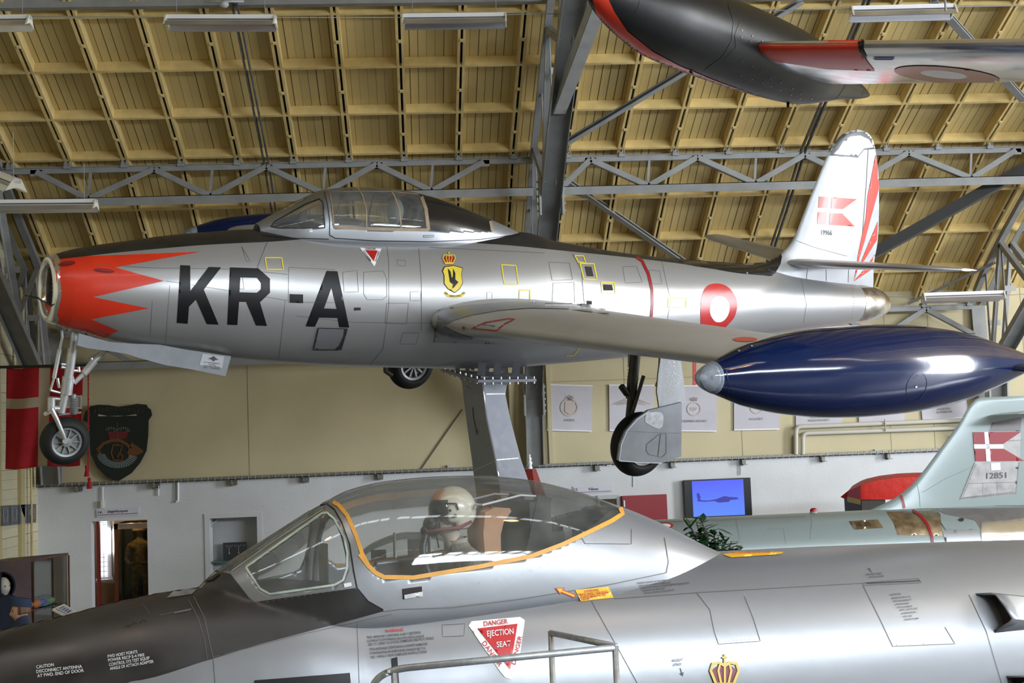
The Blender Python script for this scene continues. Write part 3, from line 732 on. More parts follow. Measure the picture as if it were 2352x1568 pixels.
bot = profile(M84, [(108, 738), (143, 751), (184, 761), (258, 783), (442, 805), (530, 820), (800, 839), (1120, 843), (1300, 830), (1450, 815), (1700, 776), (1960, 740)])
wid = [(0, .30), (.15, .37), (.4, .43), (1.0, .53), (2.0, .62), (3.2, .68), (5, .71), (6.2, .66), (7.5, .56), (9, .44), (10.9, .265)]
T_ = lambda s: smooth_interp(s, top); B_ = lambda s: smooth_interp(s, bot); Wd = lambda s: smooth_interp(s, wid)
Tend = 10.92
tmpf = MB().grid([section(s, T_(s), B_(s), Wd(s), 2.05) for s in np.linspace(0, Tend, 120)], 0, True)
SF = Surf([tmpf], M84)
hbp = []
for p in [(124, 603), (199, 589), (340, 574), (470, 563), (614, 556), (762, 549)]:
    q = SF.px(*p); hbp.append((q.x, q.z)) if q else None
for p in [(800, 551), (990, 553), (1130, 561), (1342, 581), (1500, 598), (1600, 611), (1700, 628), (1775, 634)]:
    q = SF.px(*p); hbp.append((q.x, q.z)) if q else None
hbp = [(0, hbp[0][1]-.05)]+hbp
send = hbp[-1][0]
rows = []
ss = sorted(set(list(np.linspace(0, Tend, 150))+[send]))
for s in ss:
    hb = smooth_interp(s, hbp) if s <= send else smooth_interp(send, hbp)-(s-send)*.1
    rows.append(section(s, T_(s), B_(s), Wd(s), 2.05, min(hb, T_(s)-.004)))
nring = len(rows[0])
def mif(i, k):
    kk = min(k, nring-1-k)
    return 1 if (kk < 14 and ss[i] < send-.001 and not (2.55 < ss[i] < 4.4)) else 0
mb = MB().grid(rows, 0, True, mif)
link('fuselage', mb, [ALU, BLK], A, smooth=True, angle=50)
SF = Surf([mb], M84)
# intake: polished lip, duct, splitter
r0 = .305
mb = MB().lathe([(.06, r0+.028), (.02, r0+.012), (-.012, r0-.004), (-.025, r0-.03), (-.012, r0-.055), (.05, r0-.065), (.12, r0-.062)], (0, 0, -.007), (1, 0, 0), 64)
for v in mb.v: v.y *= .99
link('intake_lip', mb, ALUP, A, smooth=True)
mb = MB().lathe([(.11, r0-.061), (.6, r0-.05), (1.5, .22)], (0, 0, -.007), (1, 0, 0), 48); mb.lathe([(1.5, .22), (1.5, .01)], (0, 0, 0), (1, 0, 0), 48)
for i in range(40):
    a = 2*PI*i/40; mb.sphere((.1, math.cos(a)*(r0-.066), math.sin(a)*(r0-.066)-.007), .006, 6, 4, 1)
link('intake_duct', mb, [mat('duct_dark', (.03, .03, .032), .6), ALU2], A, smooth=True)
a_, b_ = SF.px(131, 690), None
mb = MB().tube([(-.03, -.29, -.12), (-.035, 0, -.12), (-.03, .29, -.12)], .008, 8); mb.tube([(-.03, .22, -.12), (-.12, .34, -.11)], .006, 8)
link('intake_bar', mb, LETR, A, smooth=True)
# tail pipe
mb = MB(); yc = (T_(Tend)+B_(Tend))/2; rr = (T_(Tend)-B_(Tend))/2
mb.lathe([(0, rr*.985), (.12, rr*.99), (.25, rr*.95), (.42, rr*.85), (.56, rr*.70), (.64, rr*.56), (.62, rr*.50), (.30, rr*.6), (0, rr*.6), (0, .01)], (Tend, 0, yc), (1, 0, 0), 56, 0, [0]*6+[1]*3)
link('tail_pipe', mb, [BARE, DGEAR], A, smooth=True, angle=40)
# ---- wings
def wing_pt(sg, f, l):   # centre line
    return None
def wing(sg):
    rows = []
    for l in [.35, .55, .7, .8, .95, 1.3, 2, 3, 4, 4.6, 5.05, 5.28]:
        k = (l-.6)/4.5; le = 3.72+.03*k; te = 6.85-1.0*k
        root = max(0, (1.0-l)/.55)
        le += .05*root; ch = te-le; h = -.18+.084*(l-.6); tk = (.125+.03*root) - .01*k
        rows.append([Vector((le+x, sg*l, h+y+.012*ch*math.sin(PI*min(1, x/ch))+x*-.008)) for x, y in airfoil(ch, tk, 18)])
    mb = MB().grid(rows, 0, True); n = len(rows[0]); mb.f.append(tuple(len(mb.v)-n+i for i in range(n))); mb.m.append(0)
    return mb
wl, wr = wing(-1), wing(1)
WING = mat('wing_aluminium', (0.47, 0.47, 0.475), .36, .12, noise=.04, nscale=3, bump=.05, bscale=3)
link('wing', wl, WING, A, smooth=True, angle=60); link('wing', wr, WING, A, smooth=True, angle=60)
SW = Surf([wl], M84); SFW = Surf([wl, tmpf], M84)
# wing root fillet skin, riveted
fil = MB()
SFW.poly(fil, [(1009, 710), (1080, 701), (1164, 694), (1220, 694), (1340, 696), (1400, 712), (1398, 722), (1300, 710), (1220, 708), (1150, 713), (1080, 725), (1040, 737), (1020, 748), (1035, 757), (1060, 768), (1150, 790), (996, 786)], 7, 0, .006)
mark('root_fillet', fil, ALU2, A)
mb = MB(); SF.dots(mb, [(1012, 713), (1080, 704), (1164, 697), (1340, 699)], 12, 1.0); SF.dots(mb, [(1009, 720), (998, 784), (1100, 787)], 12, .9)
mark('fillet_rivets', mb, LINE, A)
# ---- tip tanks
prof = [(0, .001), (.02, .035), (.08, .075), (.16, .115), (.3, .165), (.48, .225), (.93, .312), (1.4, .357), (1.86, .368), (2.2, .362), (2.6, .335), (3.0, .285), (3.4, .20), (3.75, .115), (4.0, .05), (4.18, .006)]
for sg in (-1, 1):
    hn, ht = (.108, .170) if sg < 0 else (.13, .16)
    P0, P1 = Vector((3.205, sg*5.45, hn)), Vector((7.38, sg*5.45, ht)); ax = (P1-P0).normalized()
    fine = [(d, smooth_interp(d, prof)) for d in list(np.linspace(.155, 1, 24))+list(np.linspace(1.05, 4.18, 50))]
    mb = MB().lathe(fine, P0, ax, 72); tk = link('tip_tank', mb, BLUE, A, smooth=True)
    if sg < 0: ST = Surf([mb], M84); tank_mb = mb
    cap = [(0, .001), (.005, .018), (.02, .042), (.05, .068), (.09, .090), (.155, .118), (.165, .119), (.165, .112)]
    mb = MB().lathe(cap, P0, ax, 48); link('lens_cap', mb, glass('lens_glass', (.80, .86, .95), 1.0, .28, (.6, .68, .8)), tk, smooth=True)
    mb = MB().sphere(P0+ax*.07, .03, 14, 10); mb.lathe([(0, .10), (.01, .10), (.012, .02)], P0+ax*.14, ax, 24); link('lamp', mb, WHT, tk, smooth=True)
    # stabilising fin towards the visitor
    fo = Vector((6.55, sg*5.55, ht-.01)); sec = airfoil(.75, .10, 8)
    rows = []
    for t in np.linspace(0, 1, 6):
        c = .75*(1-.45*t); rows.append([fo+Vector((x*(1-.45*t)+.42*t, sg*(t*.55), y*(1-.5*t)+.0)) for x, y in sec])
    mb = MB().grid(rows, 0, True); mb.f.append(tuple(len(mb.v)-len(sec)+i for i in range(len(sec)))); mb.m.append(0); link('tank_fin', mb, BLUE, tk, smooth=True, angle=50)
mb = MB(); ST.line(mb, [(1651, 836), (1668, 850), (1674, 880), (1671, 915)], 1.6); ST.line(mb, [(1650, 826), (1720, 790), (1850, 762), (2000, 750), (2150, 752)], 1.5)
circ = lambda cx_, cy_, rx, ry, rot=0, n=28: [(cx_+rx*math.cos(2*PI*i/n)*math.cos(rot)-ry*math.sin(2*PI*i/n)*math.sin(rot), cy_+rx*math.cos(2*PI*i/n)*math.sin(rot)+ry*math.sin(2*PI*i/n)*math.cos(rot)) for i in range(n)]
ST.line(mb, circ(2105, 888, 22, 34, .35), 1.5, closed=True); ST.poly(mb, circ(2104, 889, 2.5, 2.5), None)
mark('tank_seam', mb, mat('navy_seam', (.004, .01, .04), .4), A)
mb = MB()
for p in [(1727, 795), (1698, 806), (2104, 888)]: ST.poly(mb, circ(*p, 2.6, 2.3, 0, 10), None, 0, .004)
mark('tank_fastener', mb, GEAR, A)
# ---- fin, rudder
finLE = profile(M84, [(1600, 612), (1690, 607), (1745, 604), (1775, 596), (1790, 587), (1799, 577), (1811, 565), (1826, 541), (1840, 507), (1870, 430), (1900, 360), (1917, 328), (1935, 309), (1955, 300), (1968, 298)])
finTE = profile(M84, [(2006, 660), (2008, 600), (2015, 560), (2019, 470), (2018, 410), (2010, 340), (2004, 320), (1992, 304), (1975, 298)])
zs = [.2, .3, .38, .42, .45, .47, .49, .51, .53, .55, .57, .59, .61, .64, .68, .72]+list(np.linspace(.78, 2.30, 36))+[2.33, 2.352, 2.368, 2.378]
def xat(pr, z): return smooth_interp(z, sorted([(b, a) for a, b in pr]))
rows = []
ztop = max(finLE[-1][1], finTE[-1][1])
for z in zs:
    z = min(z, ztop); a, b = xat(finLE, z), xat(finTE, z); b = max(b, a+.02); ch = b-a
    tk = .11*max(.6, 1-(z-.3)*.12)
    rows.append([Vector((a+x, y, z)) for x, y in airfoil(ch, tk, 16)])
fmb = MB().grid(rows, 0, True); n = len(rows[0]); fmb.f.append(tuple(len(fmb.v)-n+i for i in range(n))); fmb.m.append(0)
link('tail_fin', fmb, PALE, A, smooth=True, angle=60); SV = Surf([fmb], M84); SVF = Surf([fmb, tmpf], M84)
mb = MB(); SV.poly(mb, [(1905, 357), (1970, 362), (1984, 344), (2014, 342), (2008, 318), (1990, 290), (1950, 290), (1925, 305), (1900, 350)], 5, 0, .004, True); mark('fin_tip_cap', mb, mat('worn_black_metal', (.022, .024, .026), .4), A)
mb = MB(); SV.poly(mb, [(1925, 343), (1936, 325), (1952, 314), (1975, 311), (1995, 320), (2006, 338), (1984, 341), (1970, 358), (1914, 353)], 5, 0, .007, True); mark('fin_tip_sheen_patch', mb, mat('worn_tip_sheen', (.26, .27, .29), .35, .5, noise=.3, nscale=5), A)  # lighter patch paints the sheen on the worn black cap
mb = MB()
for q in ([(2011, 354), (2018, 392), (2018, 435), (1999, 504), (1985, 556), (1971, 601), (1968, 601), (1971, 580), (1988, 501), (1992, 452)], [(2016, 508), (2014, 550), (1983, 601), (1977, 601)], [(2013, 580), (2009, 601), (1997, 601)], [(1966, 618), (1970, 618), (1961, 645)], [(1983, 620), (2000, 620), (1961, 646)]): SV.poly(mb, q, 5, 0, .004)
mark('rudder_rays', mb, RED, A)
mb = MB()
for q in ([(1881, 451), (1903, 452), (1901, 478), (1879, 477)], [(1911, 453), (1968, 457), (1936, 480), (1908, 479)], [(1878, 487), (1899, 487), (1897, 515), (1877, 515)], [(1906, 489), (1934, 490), (1963, 520), (1904, 516)]): SV.poly(mb, q, 6, 0, .004)
mark('tail_flag', mb, RED, A)
mb = MB(); SV.text(mb, '19966', (1886, 539), (1911, 540), (0, -11)); mark('serial_number', mb, mat('stencil_grey', (.06, .06, .06), .5), A)
mb = MB(); SV.line(mb, [(1994, 342), (1989, 430), (1979, 560), (1972, 600)], 1.3); SV.line(mb, [(1828, 552), (1870, 568), (1945, 588)], 1.0); SV.line(mb, [(1855, 615), (1852, 640)], 1); SV.line(mb, [(1897, 619), (1898, 645)], 1); SV.line(mb, [(1950, 600), (1948, 648)], 1)
mark('fin_seam', mb, LINE, A)
# black dorsal fairing sweeping into the fin
mb = MB(); SVF.poly(mb, [(1560, 590), (1700, 590), (1745, 590), (1775, 580), (1792, 570), (1796, 590), (1792, 608), (1780, 628), (1768, 634), (1700, 627), (1600, 612), (1560, 604)], 4, 0, .004, True); mark('dorsal_fairing', mb, BLKG, A)
# tailplanes
def tailplane(sg):
    rows = []
    for t in np.linspace(0, 1, 12):
        l = .05+2.2*t; le = 9.47+.42*t; te = 10.86-.30*t
        if t > .85: e = (t-.85)/.15; le += .35*e*e
        ch = max(te-le, .1); rows.append([Vector((le+x, sg*l, .525+.083*l+y)) for x, y in airfoil(ch, .095, 12)])
    mb = MB().grid(rows, 0, True); n = len(rows[0]); mb.f.append(tuple(len(mb.v)-n+i for i in range(n))); mb.m.append(0); return mb
for sg in (-1, 1): link('tailplane', tailplane(sg), ALU, A, smooth=True, angle=60)
# ---- canopy shell
cs = profile(M84, [(590, 513), (640, 487), (700, 456), (740, 438), (770, 433), (810, 430), (850, 430), (920, 436), (985, 450), (1060, 477), (1130, 506), (1200, 537)])
cw = [(1.95, .06), (2.2, .20), (2.5, .31), (2.8, .36), (3.3, .385), (3.8, .38), (4.2, .345), (4.6, .28), (4.95, .20), (5.25, .10)]
sh_top = lambda s: smooth_interp(s, cs)
s0c, s1c = cs[0][0], cs[-1][0]
def shell(s0, s1, top, wfn, zb, n, m, ex=2.3):
    rows = []
    for s in np.linspace(s0, s1, n):
        w, t, b = wfn(s), top(s), zb(s); H = max(t-b, .02); row = []
        for k in range(m+1):
            th = -PI/2-.25+(PI+.5)*k/m; y, z = superel(th, w, H, b, ex); y *= 1-1.6*max(0, abs(th)-PI/2); row.append(Vector((s, y, z)))
        rows.append(row)
    return rows
can = shell(s0c, s1c, sh_top, lambda s: smooth_interp(s, cw), lambda s: .56+.02*(s-2), 220, 90)
cmb = MB().grid(can); SC84 = Surf([cmb, tmpf], M84); SCo = Surf([cmb], M84)
def split(name_mats, rows, M, rules, parent, thick=None):
    mbs = {}
    V = [v for r in rows for v in r]; m = len(rows[0])
    PX = [topx(M @ Vector((v.x, -abs(v.y), v.z))) for v in V]
    faces = {}
    for i in range(len(rows)-1):
        for k in range(m-1):
            ids = (i*m+k, i*m+k+1, (i+1)*m+k+1, (i+1)*m+k)
            cx_ = sum(PX[j][0] for j in ids)/4; cy_ = sum(PX[j][1] for j in ids)/4
            for nm, poly in rules:
                if poly is None or pip(cx_, cy_, poly): faces.setdefault(nm, []).append(ids); break
    out = {}
    for nm, fs in faces.items():
        if nm is None or name_mats.get(nm) is None: continue
        used = sorted({i for f in fs for i in f}); mp = {u: j for j, u in enumerate(used)}
        mb = MB(); mb.add([V[u] for u in used], [tuple(mp[i] for i in f) for f in fs]); out[nm] = link(nm, mb, name_mats[nm], parent, smooth=True)
        if 'frame' in nm and thick: solid(out[nm], thick)
    return out
G84 = [('windscreen_side_glass', [(622, 520), (631, 509), (700, 470), (733, 456), (741, 462), (746, 523), (640, 524)]),
       ('windscreen_front_glass', [(600, 500), (612, 484), (687, 445), (715, 440), (711, 449), (701, 458), (622, 496)]),
       ('canopy_glass', [(752, 410), (757, 441), (767, 524), (982, 529), (983, 500), (975, 468), (962, 443), (960, 410)]),
       ('rear_canopy', [(960, 400), (962, 443), (975, 468), (983, 500), (984, 530), (1129, 531), (1128, 490), (1130, 400)]),
       ('canopy_frame', None)]
split({'windscreen_side_glass': GLS, 'windscreen_front_glass': GLSW, 'canopy_glass': GLS, 'rear_canopy': BLKG, 'canopy_frame': ALU2}, can, M84, G84, A, .015)
seal = MB()
for pl in ([(757, 441), (763, 470), (767, 522)], [(822, 431), (833, 450), (841, 480), (842, 526)], [(893, 433), (905, 448), (917, 480), (922, 527)]): mb = MB(); SCo.line(mb, pl, 3.2, 0, .004, True); mark('canopy_hoop', mb, BROWN, A)
for pl in ([(955, 438), (968, 452), (978, 480), (984, 528)],): SCo.line(seal, pl, 8, 0, .004, True)
SCo.line(seal, [(767, 521), (842, 525), (922, 527), (984, 528)], 7, 0, .004, True); SCo.line(seal, [(757, 441), (810, 440), (900, 440), (960, 447)], 2.5, 0, .004, True)
mb = MB(); SCo.line(mb, [(1126, 508), (1130, 530)], 6, 0, .004, True); mark('rear_canopy_seal', mb, BROWN, A)
mark('canopy_seal', seal, BROWN, A)
sf = MB()
SCo.line(sf, [(622, 520), (631, 509), (700, 470), (733, 457), (741, 464), (746, 523), (640, 524)], 2.6, 0, .004, True, closed=True)
SCo.line(sf, [(745, 441), (752, 470), (757, 505), (757, 540)], 2.0, 0, .004, True); mark('windscreen_seal', sf, mat('black_rubber', (.02, .02, .02), .6), A)
mb = MB(); SC84.line(mb, [(603, 541), (680, 547), (755, 549)], 2); SC84.line(mb, [(757, 540), (770, 547), (860, 553), (987, 555), (1100, 550), (1195, 538)], 2.2); SC84.line(mb, [(972, 541), (996, 540), (996, 544), (973, 545)], 1.2, closed=True)
mark('canopy_gap', mb, LETR, A)
mb = MB(); SC84.poly(mb, [(710, 529), (718, 529), (718, 533), (710, 533)], None, 0, .006); mark('small_label', mb, WHT, A)
# seat, instrument coaming, inner hoops
mb = MB(); mb.box((3.72, -.2, .5), (3.86, .2, .82)); link('seat_back', mb, mat('seat_dark', (.05, .05, .055), .7), A)
mb = MB().sphere((3.6, 0, .90), .13, 20, 14, 0, (.62, 1.0, 1.12)); link('headrest', mb, mat('headrest_green_grey', (.40, .46, .45), .6), A, smooth=True)
mb = MB(); mb.bar((3.78, -.12, .55), (3.86, -.10, .98), .035, .035); mb.bar((3.78, .12, .55), (3.86, .10, .98), .035, .035); mb.bar((3.85, -.1, .96), (3.85, .1, .96), .03, .03); mb.box((3.95, -.18, .55), (4.15, .18, .9))
link('seat_rail', mb, STEEL, A)
mb = MB(); mb.sphere((2.55, 0, .60), .3, 20, 12, 0, (1.3, .85, .5)); link('instrument_coaming', mb, mat('coaming_black', (.015, .015, .015), .8), A, smooth=True)
mb = MB(); 
for sx in (-.3, .3): mb.bar((2.9, sx, .66), (3.8, sx, .66), .02, .04)
link('cockpit_sill', mb, REDD, A)
# ---- markings on the fuselage
nose = MB()
red = [(122, 606), (199, 596), (300, 581), (462, 577), (262, 614), (380, 644), (214, 682), (341, 708), (206, 733), (274, 759), (200, 762), (165, 762), (130, 748), (118, 738), (100, 700), (112, 650)]
V, Fs = fill2d([[(120, 597), (199, 588.5), (460, 578), (265, 614), (377, 645), (214, 682), (341, 708), (209, 733), (271, 759), (215, 790), (100, 790), (95, 700), (100, 597)]], 4)
SF.lay(nose, V, Fs, 0, .002, True)
mark('nose_flames', nose, RED, A)
mb = MB()
SF.poly(mb, [(414, 609), (437, 610), (437, 668), (479, 613), (508, 614), (468, 665), (502, 745), (475, 744), (450, 688), (434, 704), (431, 743), (406, 741)], 6)
SF.poly(mb, [[(528, 614), (593, 616), (620, 640), (620, 672), (597, 694), (613, 748), (588, 747), (565, 693), (549, 693), (545, 746), (522, 745)], [(552, 637), (550, 671), (590, 672), (599, 664), (599, 650), (590, 638)]], 6)
SF.poly(mb, [(665, 675), (696, 676), (696, 696), (665, 695)], 6)
SF.poly(mb, [[(750, 622), (775, 623), (802, 752), (779, 751), (775, 730), (733, 729), (723, 750), (702, 749)], [(761, 661), (744, 708), (773, 709)]], 6)
mark('code_letters', mb, LETR, A)
mb = MB(); SF.poly(mb, [(826, 569), (876, 571), (860, 612)], 6, 0, .003); mark('danger_triangle', mb, WHT, A)
mb = MB(); SF.poly(mb, [(839, 575), (867, 576), (858, 600)], 6, 0, .006); mark('danger_triangle_red', mb, REDM, A)
mb = MB(); SF.text(mb, 'DANGER', (839, 574), (863, 575), (0, -4), 0, .007); SF.text(mb, 'DANGER', (834, 578), (850, 602), (3, -2.2), 0, .007); SF.text(mb, 'DANGER', (864, 601), (872, 578), (-3.5, -1.2), 0, .007); mark('danger_lettering', mb, LETR, A)
# squadron badge
mb = MB()
sh = [(1020, 612), (1042, 609), (1063, 615), (1060, 628), (1063, 650), (1056, 664), (1044, 673), (1028, 664), (1019, 652), (1019, 632), (1015, 622)]
SF.poly(mb, sh, 5, 1, .003); SF.poly(mb, [((x-1040)*.93+1040, (y-641)*.94+641) for x, y in sh], 5, 0, .006)
SF.line(mb, [(1021, 671), (1030, 679), (1045, 682), (1060, 678), (1067, 671)], 7, 0, .004)
mark('squadron_badge', mb, [YEL, LETR], A)
mb = MB()
SF.poly(mb, [(1028, 617), (1034, 624), (1037, 640), (1040, 634), (1040, 617), (1045, 628), (1045, 642), (1052, 648), (1047, 654), (1041, 661), (1038, 662), (1040, 653), (1033, 648), (1031, 636)], 4, 0, .009); SF.text(mb, 'VIRIBUS UNITIS', (1031, 681.5), (1058, 681), (0, -3.6), 0, .008); SF.text(mb, 'ESK', (1021, 674), (1029, 677), (0, -3.4), 0, .008); SF.text(mb, '730', (1060, 677), (1067, 674), (0, -3.4), 0, .008)
mark('badge_bird', mb, LETR, A)
def crown(S_, mb, cx_, cy_, w, h, sk=0, eps=.004):    # gold mi 0, red mi 1; base centre (cx, cy)
    g = lambda x, y: (cx_+x*w+sk*y*h, cy_-y*h)
    S_.poly(mb, [g(-.34, .02), g(.34, .02), g(.46, .5), g(.3, .62), g(0, .66), g(-.3, .62), g(-.46, .5)], 6, 1, eps)
    S_.line(mb, [g(-.36, .1), g(.36, .1)], h*.13, 0, eps*2)
    for s_ in (-1, 1):
        S_.line(mb, [g(s_*.34, .16), g(s_*.52, .5), g(s_*.44, .70), g(s_*.2, .74), g(0, .64)], h*.075, 0, eps*2, g=4); S_.line(mb, [g(s_*.14, .16), g(s_*.24, .5), g(s_*.18, .68), g(0, .7)], h*.06, 0, eps*2, g=4)
    S_.line(mb, [g(0, .14), g(0, .98)], h*.06, 0, eps*2, g=4); S_.line(mb, [g(-.1, .88), g(.1, .88)], h*.05, 0, eps*2, g=4)
mb = MB(); crown(SF, mb, 1031, 608, 28, 30); mark('badge_crown', mb, [YEL, REDM], A)
for q in ([(609, 592), (647, 592), (651, 619), (613, 619)], [(1152, 608), (1185, 610), (1190, 652), (1158, 652)], [(1193, 666), (1217, 666), (1217, 690), (1192, 690)], [(1320, 587), (1340, 588), (1345, 604), (1328, 602)], [(1332, 605), (1364, 606), (1371, 642), (1341, 641)], [(1381, 648), (1411, 649), (1413, 674), (1382, 673)], [(1535, 684), (1576, 684), (1575, 706), (1534, 706)]):
    mb = MB(); SF.line(mb, q, 2.8, 0, .004, closed=True); mark('yellow_outline', mb, YEL, A)
mb = MB(); SF.line(mb, [(1300, 817), (1318, 815), (1332, 797), (1348, 797)], 2, 0, .004)
mark('yellow_outline', mb, YEL, A)
mb = MB()
for q in ([(1343, 612), (1358, 613), (1363, 635), (1348, 634)], [(1385, 653), (1405, 654), (1408, 667), (1386, 667)], [(1347, 690), (1359, 691), (1359, 699), (1348, 699)], [(813, 706), (828, 706), (828, 712), (813, 713)]): mb = MB(); SF.poly(mb, q, 5, 0, .005); mark('open_access_port', mb, mat('hole_dark', (.02, .015, .015), .8), A)
mb = MB()
mb = MB(); SF.line(mb, [(1455, 585), (1475, 600), (1489, 630), (1497, 665), (1498, 700), (1494, 742)], 6.5, 0, .004); mark('red_band', mb, REDD, A)
# roundel
ro = [(1635, 652), (1656, 652), (1674, 661), (1688, 679), (1693, 700), (1688, 724), (1676, 741), (1655, 757), (1613, 757), (1609, 735), (1609, 700), (1613, 675), (1622, 659)]
ri = [(1655, 680), (1666, 685), (1674, 697), (1675, 712), (1669, 728), (1658, 738), (1645, 739), (1637, 732), (1631, 720), (1631, 702), (1636, 689), (1645, 681)]
def smooth_loop(p, k=4):
    n = len(p); out = []
    for i in range(n):
        a, b, c, d = p[i-1], p[i], p[(i+1) % n], p[(i+2) % n]
        for t in np.linspace(0, 1, k, endpoint=False): out.append(tuple(.5*((2*b[j])+(-a[j]+c[j])*t+(2*a[j]-5*b[j]+4*c[j]-d[j])*t*t+(-a[j]+3*b[j]-3*c[j]+d[j])*t**3) for j in (0, 1)))
    return out
mb = MB(); SF.poly(mb, [smooth_loop(ro), smooth_loop(ri)], 5, 0, .004); mark('roundel', mb, REDM, A)
mb = MB(); SF.poly(mb, smooth_loop(ri), 5, 0, .004); mark('roundel_centre', mb, WHT, A)
# panel lines, hatches, rivet rows
mb = MB(); L_ = lambda pts, w=1.2, **k: SF.line(mb, pts, w, 0, .002, **k)
L_([(199, 587), (205, 640), (206, 700), (200, 755)]); L_([(614, 556), (596, 600), (590, 618)], 1.3); L_([(205, 605), (340, 615), (540, 618), (660, 630)], 1); L_([(380, 645), (480, 660), (660, 690)], .9)
for q in ([(663, 614), (768, 619), (770, 695), (662, 694)], [(787, 625), (820, 621), (823, 670), (790, 671)], [(835, 625), (880, 622), (888, 640), (888, 680), (878, 688), (843, 688), (835, 675)], [(888, 696), (938, 696), (933, 744), (884, 742)], [(942, 670), (967, 670), (966, 690), (942, 690)], [(911, 597), (931, 598), (931, 611), (914, 610)], [(1260, 602), (1308, 604), (1315, 642), (1268, 644)], [(1270, 650), (1318, 648), (1320, 697), (1268, 695)], [(925, 764), (963, 764), (955, 790), (918, 789)], [(1118, 671), (1130, 671), (1130, 688), (1118, 688)], [(1430, 612), (1462, 612), (1475, 648), (1436, 650)], [(1490, 620), (1515, 622), (1520, 652), (1498, 652)], [(555, 566), (575, 600), (566, 600)], [(527, 632), (556, 630), (560, 664), (530, 660)]):
    L_(q, .9, closed=True)
L_([(888, 560), (893, 600), (893, 700), (880, 800), (850, 838)], .9); L_([(962, 570), (968, 650), (968, 760)], 1.0); L_([(1315, 583), (1335, 620), (1342, 700)], 1.3); L_([(987, 568), (1250, 581)], 1); L_([(680, 725), (810, 740), (1000, 742)], .8); L_([(350, 690), (345, 770)], .8); L_([(390, 655), (380, 790)], .7); L_([(655, 690), (640, 830)], .8); L_([(1520, 600), (1540, 690), (1530, 750)], .8); L_([(1840, 642), (1852, 700), (1845, 742)], .8)
mark('panel_line', mb, LINE, A)
mb = MB(); SF.dots(mb, [(1956, 655), (1962, 690), (1955, 735)], 6, .9); SF.dots(mb, [(670, 618), (765, 623)], 7, .6); SF.dots(mb, [(668, 692), (768, 695)], 7, .6); SF.dots(mb, [(964, 575), (966, 760)], 9, .6); SF.dots(mb, [(1427, 672), (1490, 674)], 6, .6); SF.dots(mb, [(770, 545), (1180, 535)], 9, .6)
mark('rivet_row', mb, LINE, A)
# scoop by the letter A, gun ports on the nose
mb = MB(); SF.poly(mb, [(731, 752), (790, 753), (797, 756), (785, 797), (777, 802), (722, 801), (720, 796)], 6, 0, .010); mark('ammunition_scoop', mb, ALU2, A)
mb = MB(); SF.poly(mb, [(790, 753), (797, 756), (785, 797), (777, 802), (768, 800), (778, 792), (788, 770)], 4, 0, .013); SF.line(mb, [(731, 752), (797, 754), (783, 801), (720, 801)], 2, 0, .012, closed=True); mark('scoop_opening', mb, mat('hole_dark', (.02, .015, .015), .8), A)
mb = MB(); SF.poly(mb, circ(154, 606, 20, 5.5, -.15), 4, 0, .005); mark('gun_port', mb, mat('recess_red', (.18, .012, .012), .5), A)
mb = MB(); SF.poly(mb, circ(239, 622, 24, 5, .08), 4, 0, .005); mark('gun_port', mb, mat('recess_red', (.18, .012, .012), .5), A)
mb = MB(); SF.poly(mb, circ(156, 606, 12, 2.5, -.12), 3, 0, .012); mark('gun_muzzle', mb, mat('muzzle_red', (.30, .03, .03), .4, .4), A)
mb = MB(); SF.poly(mb, circ(242, 622, 15, 2.6, .05), 3, 0, .012); mark('gun_muzzle', mb, mat('muzzle_red', (.30, .03, .03), .4, .4), A)
# wing markings
mb = MB(); SW.line(mb, [(1168, 732), (1115, 741), (1083, 754), (1140, 759), (1160, 744), (1183, 733)], 2.8, 0, .004, closed=True); SW.poly(mb, circ(1065, 753, 2.8, 4.5), 3, 0, .004); mark('wing_walk_outline', mb, REDM, A)
mb = MB(); SW.poly(mb, circ(1712, 780, 28, 5.5), 4, 0, .004); mark('wing_roundel', mb, mat('faded_red', (.55, .10, .08), .4), A)
mb = MB(); SW.text(mb, 'NO STEP', (1108, 747), (1137, 751), (1, -3)); mark('wing_lettering', mb, LETR, A)
# ---- nose gear
def L84(x, y, l=0.): return loc(M84, x, y, l)
g = bpy.data.objects.new('nose_gear', None); COL.objects.link(g); g.parent = A
wc = L84(149, 1012); ax = (0, 1, 0)
mb = MB(); tyre(mb, wc, ax, .235, .17); link('tyre', mb, RUB, g, smooth=True)
mb = MB().lathe([(-.06, .145), (-.075, .142), (-.07, .122), (-.04, .112), (-.035, .05), (-.075, .045), (-.08, .0)], wc, ax, 36); mb.lathe([(.06, .145), (.075, .142), (.06, .1), (.05, .0)], wc, ax, 36)
for i in range(10):
    a = 2*PI*i/10; d = Vector((math.cos(a), 0, math.sin(a))); mb.bar(wc+d*.045+Vector((0, -.05, 0)), wc+d*.125+Vector((0, -.05, 0)), .012, .03, (0, 1, 0))
link('wheel_hub', mb, HUB, g, smooth=True, angle=30)
P = lambda x, y, l=0.: L84(x, y, l)
mb = MB(); mb.tube([P(172, 762), P(163, 830)], .032, 14); mb.tube([P(167, 800), P(152, 900)], .043, 16); mb.tube([P(157, 865), P(152, 905)], .055, 16); mb.tube([P(150, 900), P(140, 948)], .038, 14); link('strut', mb, GEAR, g, smooth=True, angle=40)
mb = MB(); mb.tube([P(118, 912, -.02), P(118, 944, -.02)], .035, 14); mb.tube([P(118, 938), P(148, 938)], .03, 12); mb.tube([P(120, 915), P(146, 917)], .016, 10); mb.tube([P(118, 938, -.09), P(130, 962, -.11), P(146, 1000, -.12), P(150, 1013, -.1)], [.024, .022, .02, .018], 12); mb.tube([P(150, 1013, -.13), P(150, 1013, .0)], .026, 14); mb.tube([P(104, 950, -.03), P(118, 944, .05)], .02, 10)
link('fork', mb, GEAR, g, smooth=True, angle=40)
